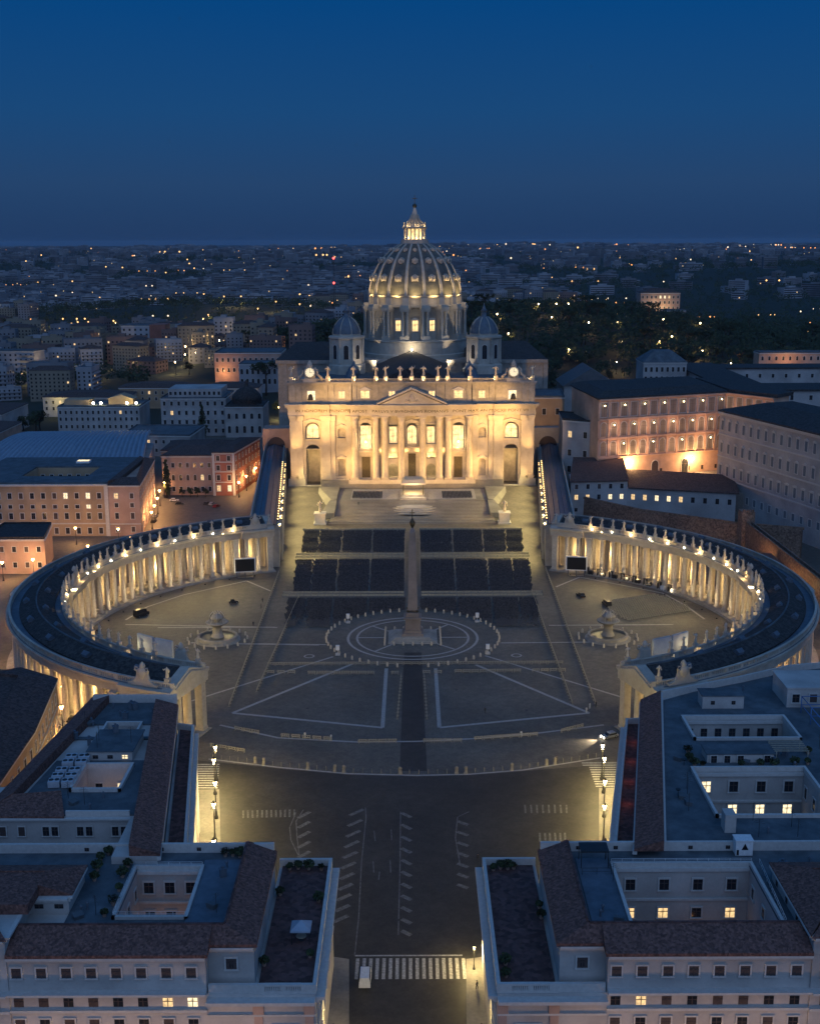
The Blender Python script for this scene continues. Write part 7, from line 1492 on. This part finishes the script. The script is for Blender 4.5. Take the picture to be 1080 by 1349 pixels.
sc_b = MB(); sc_b.hexa([(-.7, -.18, .4), (-.1, -.18, .4), (-.1, .18, .4), (-.7, .18, .4)], [(-.75, -.16, .85), (.05, -.14, .78), (.05, .14, .78), (-.75, .16, .85)]); sc_b.box(-.1, .45, -.14, .14, .28, .38); sc_b.hexa([(.4, -.2, .3), (.55, -.2, .3), (.55, .2, .3), (.4, .2, .3)], [(.32, -.16, 1.0), (.42, -.16, 1.0), (.42, .16, 1.0), (.32, .16, 1.0)]); sc_b.tube([(.36, 0, .95), (.3, 0, 1.1)], .04, 5); sc_b.tube([(.3, -.32, 1.1), (.3, .32, 1.1)], .03, 5)
sw = MB(); sw.lathe([(.26, -.06), (.26, .06)], 12); sw.xf(Matrix.Rotation(pi / 2, 4, 'X')); SBM, SWM = sc_b.mesh('scooter', [CARDK]), sw.mesh('wheel', [TYRE])
for i in range(9):
    a = radians(-33 - i * 2.6); x, y = pol(-1, 99.6, a)
    o = put('scooter', SBM, None, (x, y, .02), i * .2 + 1.0); tag(o, 'dark scooter parked against the outer columns beside the lane', 'scooter', 'scooters along the outer columns')
    for q in (-.55, .55): c = bpy.data.objects.new('wheel', SWM); COL.objects.link(c); c.parent = o; c.location = (q, 0, .26)
mb = MB()
for x, y in [(-20, -112), (15, -106), (-6, -130), (22, -122), (-30, -104), (5, -150), (-3, -160), (30, -60), (-28, -58), (12, -45), (-60, 20), (-75, 5), (70, 2), (60, -28), (-58, -30), (0.8, -118), (-16, -100)]: mb.cyl(x, y, .004, .022, .42, .42, 12, 0, False)
struct(obj('drain_covers', mb, IRON))
# ---------------------------------------------------------------- gardens, trees and the far city

GARDEN_LAMPS = [(120, 788), (149, 795), (137, 791), (124, 713), (154, 694), (180, 700), (172, 630), (126, 607), (204, 636), (219, 658), (386, 1651), (401, 1614), (227, 734), (160, 581), (261, 736), (235, 616), (251, 587), (299, 625), (81, 653), (202, 1712), (77, 732), (-94, 694), (-191, 1921), (-159, 1371)]

LANE_LAMPS = [(-628, 2766), (-770, 3851), (-577, 2890), (-319, 1512), (-280, 1459), (-255, 1462), (-407, 2406), (-274, 1277), (-204, 1070), (-170, 846), (-196, 1400), (-175, 1300), (-204, 1104), (-181, 778), (-198, 694), (-199, 653), (-209, 756), (-643, 1998), (-592, 1952), (-381, 1200), (-357, 1147), (-281, 810), (-262, 718), (-301, 643), (-315, 646), (-271, 652), (-404, 1147), (-772, 2419), (-885, 3185), (-814, 3087), (-1244, 3593), (-1280, 3880), (-92, 469), (-238, 939), (-249, 1012), (-268, 1143), (-277, 1215), (-275, 1243), (-196, 1110), (-213, 1325), (-447, 1117), (-422, 1095), (-428, 1166), (-423, 1068)]
g = MB(); g.lathe([(.25, 7.7), (.62, 8.5), (.4, 8.7)], 8); LGF = g.mesh('globe', [FARG1])
for i, (x, y) in enumerate(GARDEN_LAMPS): street_lamp((x, y, terrain(x, y)), 'garden lamp glowing among the dark trees of the hill behind the church', 'garden lamps on the hill', 8000 if y < 1000 else (16000 if y < 2000 else 0), (1, .56, .22), 1.15 + max(0, y - 600) / 900, LGF if y > 900 else None)
for i, (x, y) in enumerate(LANE_LAMPS): street_lamp((x, y, terrain(x, y)), 'glowing street lamp along the city lanes beyond the metal hall', 'street lamps of the city beyond the hall', (15000 if y < 900 else 40000 if y < 1500 else 0), WARM, 1.1 + max(0, y - 500) / 1100, LGF if y > 900 else (LGO if i % 4 == 0 else None))
def tree_parts(kind, seed):
    rnd = random.Random(seed); cr = MB(); tr = MB()
    if kind == 'pine':                                   # umbrella pine
        H, R = 15.0, 6.2; tr.tube([(0, 0, 0), (.3, .1, 4), (.1, .2, 9), (0, 0, 12.5)], [.5, .4, .32, .2], 7)
        for k in range(6): a = k * 1.05 + rnd.random(); tr.tube([(.1, .1, 8.5 + k * .3), (1.8 * cos(a), 1.8 * sin(a), 11), (3.8 * cos(a), 3.8 * sin(a), 12.8)], [.2, .15, .06], 5)
        clumps = [(Vector((R * sqrt(rnd.random()) * cos(a), R * sqrt(rnd.random()) * sin(a), 13 + rnd.uniform(-.8, 1.6))), rnd.uniform(1.2, 2.2), .5) for a in [rnd.uniform(0, 6.28) for _ in range(17)]]
    elif kind == 'cypress':
        tr.tube([(0, 0, 0), (0, 0, 3), (0, 0, 12)], [.35, .3, .08], 6)
        clumps = [(Vector((rnd.uniform(-.4, .4), rnd.uniform(-.4, .4), 1.8 + k * .85)), max(.45, 1.75 * sin(pi * min(.97, .16 + k / 17))), 1.0) for k in range(16)]
    else:
        H = 11; R = 4.6; tr.tube([(0, 0, 0), (.2, 0, 2.5), (.1, .2, 5), (0, 0, 8)], [.45, .36, .28, .1], 7)
        for k in range(5): a = k * 1.26 + rnd.random(); tr.tube([(.1, .1, 3.2 + k * .5), (1.6 * cos(a), 1.6 * sin(a), 5.6), (3.0 * cos(a), 3.0 * sin(a), 7.4)], [.18, .12, .05], 5)
        clumps = []
        for _ in range(19):
            a, b, q = rnd.uniform(0, 6.28), rnd.uniform(-.75, 1), rnd.random() ** .35; s_ = sqrt(1 - b * b)
            clumps.append((Vector((R * .8 * q * s_ * cos(a), R * .8 * q * s_ * sin(a), 7.0 + 3.6 * b * q)), rnd.uniform(1.1, 2.0), .8))
    for c, r, fl in clumps:
        dk = rnd.random() < .4
        for _ in range(44):
            a, b, q = rnd.uniform(0, 6.28), rnd.uniform(-1, 1), rnd.random() ** .45; s_ = sqrt(1 - b * b)
            p = c + Vector((r * q * s_ * cos(a), r * q * s_ * sin(a), r * fl * b * q)); u = Vector((rnd.gauss(0, 1), rnd.gauss(0, 1), rnd.gauss(0, .6))).normalized() * rnd.uniform(.28, .6); v = u.orthogonal().normalized() * rnd.uniform(.2, .4)
            cr.add([p - u, p + v, p + u, p - v], [(0, 1, 2, 3)], 1 if dk != (rnd.random() < .2) else 0)
    return cr.mesh('crown', [LEAF, LEAF2]), tr.mesh('trunk', [BARK])
TREES = {'pine': [tree_parts('pine', 5 + k) for k in range(3)], 'cypress': [tree_parts('cypress', 15 + k) for k in range(2)], 'round': [tree_parts('round', 25 + k) for k in range(4)]}
TL = {'pine': 'umbrella pine', 'cypress': 'slim dark cypress', 'round': 'dark round leafy tree'}
rndt = random.Random(11)
def tree(kind, x, y, label, group, sc_=None, z=None):
    cr, tr = TREES[kind][rndt.randrange(len(TREES[kind]))]; s_ = sc_ or rndt.uniform(.75, 1.25); rz = rndt.uniform(0, 6.28)
    t = thing({'pine': 'umbrella_pine', 'cypress': 'cypress_tree', 'round': 'leafy_tree'}[kind], label, 'tree', (x, y, terrain(x, y) if z is None else z), group); t.rotation_euler = (0, 0, rz); t.scale = (s_ * (1.25 if kind == 'pine' and y > 450 else 1),) * 3
    for nm, me in (('crown', cr), ('trunk', tr)): o = bpy.data.objects.new(nm, me); COL.objects.link(o); o.parent = t
def sil(x, y): return sstep(-260, -120, x) * sstep(1400, 1100, y) if False else 0
tree('pine', -111, 552, 'spreading umbrella pine in front of the white arcaded building', None, 1.35); tree('cypress', -130, 380, 'single tall dark cypress before the grey palazzo', None, 1.55, 0); tree('cypress', -119, 212, 'dark column-like cypress at the corner of the brick red college', None, 1.25, 0)
for i, (x, y) in enumerate([(-112, 214), (-108, 213.5), (-104.5, 213.5), (-100.5, 213)]): tree('round', x, y, 'small clipped tree along the low wall of the brick red college', 'small trees before the college', .42, 0)
for i in range(26): a = rndt.random(); tree('round', rndt.uniform(-330, -245), rndt.uniform(355, 470), 'leafy tree in the dark clump left of the yellow lit penthouse palazzo', 'clump of trees by the penthouse palazzo', rndt.uniform(.9, 1.4))
for i in range(8): tree('round', rndt.uniform(-110, -68), rndt.uniform(440, 520), 'leafy tree beside the church flank near the domed chapel', 'trees beside the church flank', rndt.uniform(.9, 1.3))
keep = [(150, 420, 178, 445), (180, 330, 205, 470), (205, 450, 400, 482), (265, 545, 318, 577), (252, 975, 304, 1026), (270, 925, 300, 976), (-165, 590, -100, 640), (-135, 545, -85, 590)]
def free(x, y, m=5): return not any(a - m < x < c + m and b - m < y < d + m for a, b, c, d in keep)
def wooded(x, y):
    v = math.exp(-((x - 120) / 300) ** 2 - ((y - 830) / 300) ** 2)
    v = max(v, .9 * math.exp(-((x + 420) / 420) ** 2 - ((y - 1560) / 230) ** 2))
    if x > .06 * y + 40 and y < 4300: v = max(v, .62 + .3 * sin(x * .006 + y * .0021) * sin(y * .0034 + 1))
    if x < 60 and 1080 < y < 1750: v = max(v, .52 + .25 * sin(x * .009 + 1.3) * sin(y * .008))
    if y > 600: v = max(v, .43 + .32 * sin(x * .0052 + 2 + y * .001) * sin(y * .0045 + .4) + .15 * sin(x * .017) * sin(y * .012))
    return v
n = 0
while n < 262:
    x, y = rndt.uniform(-190, 420), rndt.uniform(455, 800)
    if y < 560 and 120 < x: continue
    if abs(x - 2) < 45 and y < 480 or not free(x, y, 4) or wooded(x, y) < .38: continue
    if any(hypot(x - a, y - b) < 9 or (abs(x - a) < 7 and -45 < y - b < 0) for a, b in GARDEN_LAMPS): continue
    k = rndt.choices(['round', 'pine', 'cypress'], [.66, .28, .06])[0]; n += 1
    tree(k, x, y, TL[k] + ' among the garden trees on the hill behind the church', {'pine': 'umbrella pines', 'cypress': 'cypresses', 'round': 'leafy trees'}[k] + ' of the garden hill')
# denser and farther wood as one mass
def wood(name, label, gen_, count, faces):
    mb = MB(); c = 0; tries = 0
    while c < count and tries < count * 30:
        tries += 1; x, y = gen_()
        if not free(x, y, 3) or wooded(x, y) < .48: continue
        d = y + 357; big = 1 + max(0, d - 1200) / 2200; r = rndt.uniform(3.8, 7.0) * big; h = rndt.uniform(9, 16) * (1 + (big - 1) * .35); z = terrain(x, y); c += 1
        for _ in range(faces):
            a, b, q = rndt.uniform(0, 6.28), rndt.uniform(-.7, 1), rndt.random() ** .4; s_ = sqrt(1 - b * b); p = Vector((x + r * q * s_ * cos(a), y + r * q * s_ * sin(a), z + h * .62 + h * .4 * b * q)); w = rndt.uniform(.7, 1.6) * (1 + (big - 1) * .7)
            u = Vector((rndt.gauss(0, 1), rndt.gauss(0, 1), rndt.gauss(0, .5))).normalized() * w; v = u.orthogonal().normalized() * w * .7; mb.add([p - u, p + v, p + u, p - v], [(0, 1, 2, 3)], 1 if rndt.random() < .3 else 0)
    o = obj(name, mb, [LEAF, LEAF2]); tag(o, label, 'woods', kind='stuff')
wood('garden_wood', 'dark garden wood covering the hill behind the great dome', lambda: (rndt.uniform(-230, 620), rndt.uniform(560, 1250)), 2300, 46)
def far_pt(): y = 620 + 4600 * rndt.random() ** 1.6; return (rndt.uniform(-.42, .42) * (y + 357), y)
wood('distant_woods', 'dark woods and tree belts spreading between the far city blocks', far_pt, 5200, 24)
# ---------------------------------------------------------------- city houses
def house_mesh(k):
    rnd = random.Random(100 + k); mb = MB(); w, d, h = rnd.uniform(14, 34), rnd.uniform(11, 18), rnd.choice([10, 13, 16, 19, 22, 25]); m = 0
    mb.box(-w / 2, w / 2, -d / 2, d / 2, -8, h, 0, 1)
    if k % 3 == 0:
        mb.add([(-w / 2 - .5, -d / 2 - .5, h + .02), (w / 2 + .5, -d / 2 - .5, h + .02), (w / 2 + .5, d / 2 + .5, h + .02), (-w / 2 - .5, d / 2 + .5, h + .02), (-w / 2 + d / 2, 0, h + 3.2), (w / 2 - d / 2, 0, h + 3.2)] if w > d + 1 else [(-w / 2 - .5, -d / 2 - .5, h + .02), (w / 2 + .5, -d / 2 - .5, h + .02), (w / 2 + .5, d / 2 + .5, h + .02), (-w / 2 - .5, d / 2 + .5, h + .02), (-.5, 0, h + 3), (.5, 0, h + 3)], [(0, 1, 5, 4), (1, 2, 5), (2, 3, 4, 5), (3, 0, 4)], 4)
    else:
        for a, b, c, e in ((-w / 2, w / 2, -d / 2, -d / 2 + .4), (-w / 2, w / 2, d / 2 - .4, d / 2), (-w / 2, -w / 2 + .4, -d / 2 + .4, d / 2 - .4), (w / 2 - .4, w / 2, -d / 2 + .4, d / 2 - .4)): mb.box(a, b, c, e, h + .01, h + 1.0)
        x = rnd.uniform(-w / 4, w / 4); mb.box(x - 3, x + 3, -2.5, 2.5, h + .01, h + 3.2, 0, 1)
    nf = int(h / 3.2)
    for f in range(nf):
        z = 1.4 + f * 3.2
        for sx, L_, off in ((0, w, -d / 2), (1, d, w / 2), (2, d, -w / 2)):
            n = int(L_ / 3.6)
            for i in range(n):
                q = -L_ / 2 + L_ * (i + .5) / n; r = rnd.random(); mm = 3 if r < .018 else 2
                if sx == 0: vs = [(q - .7, off - .06, z), (q + .7, off - .06, z), (q + .7, off - .06, z + 1.6), (q - .7, off - .06, z + 1.6)]
                else: o_ = off + (.06 if sx == 1 else -.06); vs = [(o_, q - .7, z), (o_, q + .7, z), (o_, q + .7, z + 1.6), (o_, q - .7, z + 1.6)]
                mb.add(vs, [(0, 1, 2, 3)], mm)
        if k % 4 == 1: mb.box(-w / 2 + .5, w / 2 - .5, -d / 2 - 1.2, -d / 2 - .02, z - 1.0, z - .8 + .9, 0)
    return mb.mesh('apartment_house', [(FARPL, FARPL2, FARPK, FAROC)[k % 4], FLAT, GLASS, WIN, TILE2])
FAROC = mat('far_ochre_plaster', (.26, .22, .16), (.17, .145, .11), .03, .9, 3)
HM = [house_mesh(k) for k in range(20)]; rh = random.Random(5); placed = []; cnt = 0; tries = 0
HK = ['pale hip roofed city house', 'city house with balconies on every floor', 'rosy flat roofed city house', 'plain city house with tiled or flat roof']
def clear_view(x, y): return not any(abs(x - a) < 13 and -60 < y - b < 12 for a, b in LANE_LAMPS if b < 1500)
bl = [(-235, 380, -60, 660), (-330, 330, -225, 545), (-375, 640, -310, 690), (-295, 840, -240, 880), (-210, 190, -80, 300)]
cand = []
while len(cand) < 900 and tries < 40000:
    tries += 1; y = 470 + 1900 * rh.random() ** 1.25; x = rh.uniform(-.40, .40) * (y + 357)
    if wooded(x, y) > .47 or any(a - 12 < x < c + 12 and b - 12 < y < d + 12 for a, b, c, d in bl) or (abs(x - 2) < 90 and y < 520) or (x > -60 and y < 1000): continue
    if any(hypot(x - a, y - b) < 27 for a, b in placed) or not clear_view(x, y): continue
    placed.append((x, y)); cand.append((x, y))
cand.sort(key=lambda p: p[1])
for i, (x, y) in enumerate(cand[:290]):
    k = rh.randrange(20); o = put('apartment_house', HM[k], None, (x, y, terrain(x, y)), rh.choice([0, .12, -.15, .35, -.4, pi / 2]), rh.uniform(.85, 1.15)); tag(o, ('pale', 'whitish', 'rosy', 'ochre')[k % 4] + (' tiled' if k % 3 == 0 else ' flat roofed') + ' apartment house in the dusky city quarters beyond the church', 'house', ('pale', 'whitish', 'rosy', 'ochre')[k % 4] + (' tiled' if k % 3 == 0 else ' flat roofed') + ' city houses')
mb = MB()
def fbox(x, y, w, d, h, rz, m):
    z = terrain(x, y) - 5; m0 = len(mb.V); mb.box(-w / 2, w / 2, -d / 2, d / 2, 0, h + 5, m, 2); mb.box(-w / 6, w / 5, -d / 4, d / 4, h + 5.02, h + 8, m, 2)
    for f in range(int(h / 4)):
        n_ = max(2, int(w / 6))
        mb.box(-w / 2 + 1, w / 2 - 1, -d / 2 - .12, -d / 2 - .05, 7 + f * 4, 8.6 + f * 4, 3)
        for _ in range(1):
            if rh.random() < .05: q = rh.uniform(-w / 2 + 2, w / 2 - 2); mb.add([(q - 1.1, -d / 2 - .2, 6.8 + f * 4), (q + 1.1, -d / 2 - .2, 6.8 + f * 4), (q + 1.1, -d / 2 - .2, 8.9 + f * 4), (q - 1.1, -d / 2 - .2, 8.9 + f * 4)], [(0, 1, 2, 3)], 4)
    mb.xf(Matrix.Translation((x, y, z)) @ Matrix.Rotation(rz, 4, 'Z'), m0)
for x, y in cand[290:]: fbox(x, y, rh.uniform(16, 36), rh.uniform(12, 18), rh.uniform(10, 24), rh.choice([0, .2, -.3, .5]), rh.choice([0, 0, 1]))
c = 0; tries = 0
while c < 2800 and tries < 80000:
    tries += 1; y = 1900 + 9500 * rh.random() ** 1.9; x = rh.uniform(-.49, .49) * (y + 357)
    if wooded(x, y) > .5 and rh.random() < .93: continue
    g_ = 1 + y / 6500; fbox(x, y, rh.uniform(18, 42) * g_, rh.uniform(14, 20), rh.uniform(10, 24) * (1 + y / 16000), rh.choice([0, .2, -.3, .5, -.6]), rh.choice([0, 0, 1])); c += 1
o = obj('distant_city', mb, [FARPL, FARPL2, FLAT, GLASS, WIN]); tag(o, 'countless pale blocks of the far city fading to the horizon', 'city', kind='stuff')
mb = MB()
for _ in range(560):
    y = 1000 + 9500 * rh.random() ** 1.7; x = rh.uniform(-.37, .37) * (y + 357)
    if wooded(x, y) > .55 and rh.random() < .7: continue
    r = (y + 357) * rh.uniform(.0004, .00095); z = terrain(x, y) + rh.uniform(8, 22); m = rh.choices([0, 1, 2], [.28, .45, .27])[0]
    for q in range(rh.choice([1, 1, 1, 2, 3])): X_ = x + q * rh.uniform(6, 18) * (1 + y / 3000); mb.add([(X_ - r, y, z), (X_, y - r, z), (X_ + r, y, z), (X_, y + r, z), (X_, y, z + r), (X_, y, z - r)], [(0, 1, 4), (1, 2, 4), (2, 3, 4), (3, 0, 4), (1, 0, 5), (2, 1, 5), (3, 2, 5), (0, 3, 5)], m)
o = obj('distant_city_lights', mb, [FARG2, FARG1, FARG3]); tag(o, 'scattered twinkling lights of the far city', 'city lights', kind='stuff')
t = thing('radio_mast', 'thin lattice radio mast with two red beacons left of the great dome', 'mast', (-118, 1500, terrain(-118, 1500)))
mb = MB(); z0 = terrain(-118, 1500)
for a in range(3): mb.tube([(-118 + 2.2 * cos(a * 2.09), 1500 + 2.2 * sin(a * 2.09), z0), (-118 + .5 * cos(a * 2.09), 1500 + .5 * sin(a * 2.09), 97)], .28, 4)
for k in range(14): z = z0 + (97 - z0) * k / 14; mb.lathe([(1.9 - k * .1, z), (1.9 - k * .1, z + .3)], 3, -118, 1500)
obj('lattice', mb, IRON, t)
for z in (97, 60): mb = MB(); mb.ball(-118, 1498.5, z, 1.5, 8); obj('beacon', mb, GLOWR, t)
# ---------------------------------------------------------------- dusk haze
hm = bpy.data.materials.new('haze'); hm.use_nodes = True; ht = hm.node_tree; ht.nodes.clear()
ho = ht.nodes.new('ShaderNodeOutputMaterial'); hv = ht.nodes.new('ShaderNodeVolumePrincipled')
hv.inputs['Color'].default_value = (.80, .88, 1.0, 1); hv.inputs['Density'].default_value = 2.6e-5; hv.inputs['Anisotropy'].default_value = .2
ht.links.new(hv.outputs[0], ho.inputs['Volume'])
mb = MB(); mb.box(-17500, 17500, -3200, 26500, -30, 152); o = obj('haze', mb, hm); tag(o, 'thin blue dusk haze over the far city', 'haze', kind='stuff')
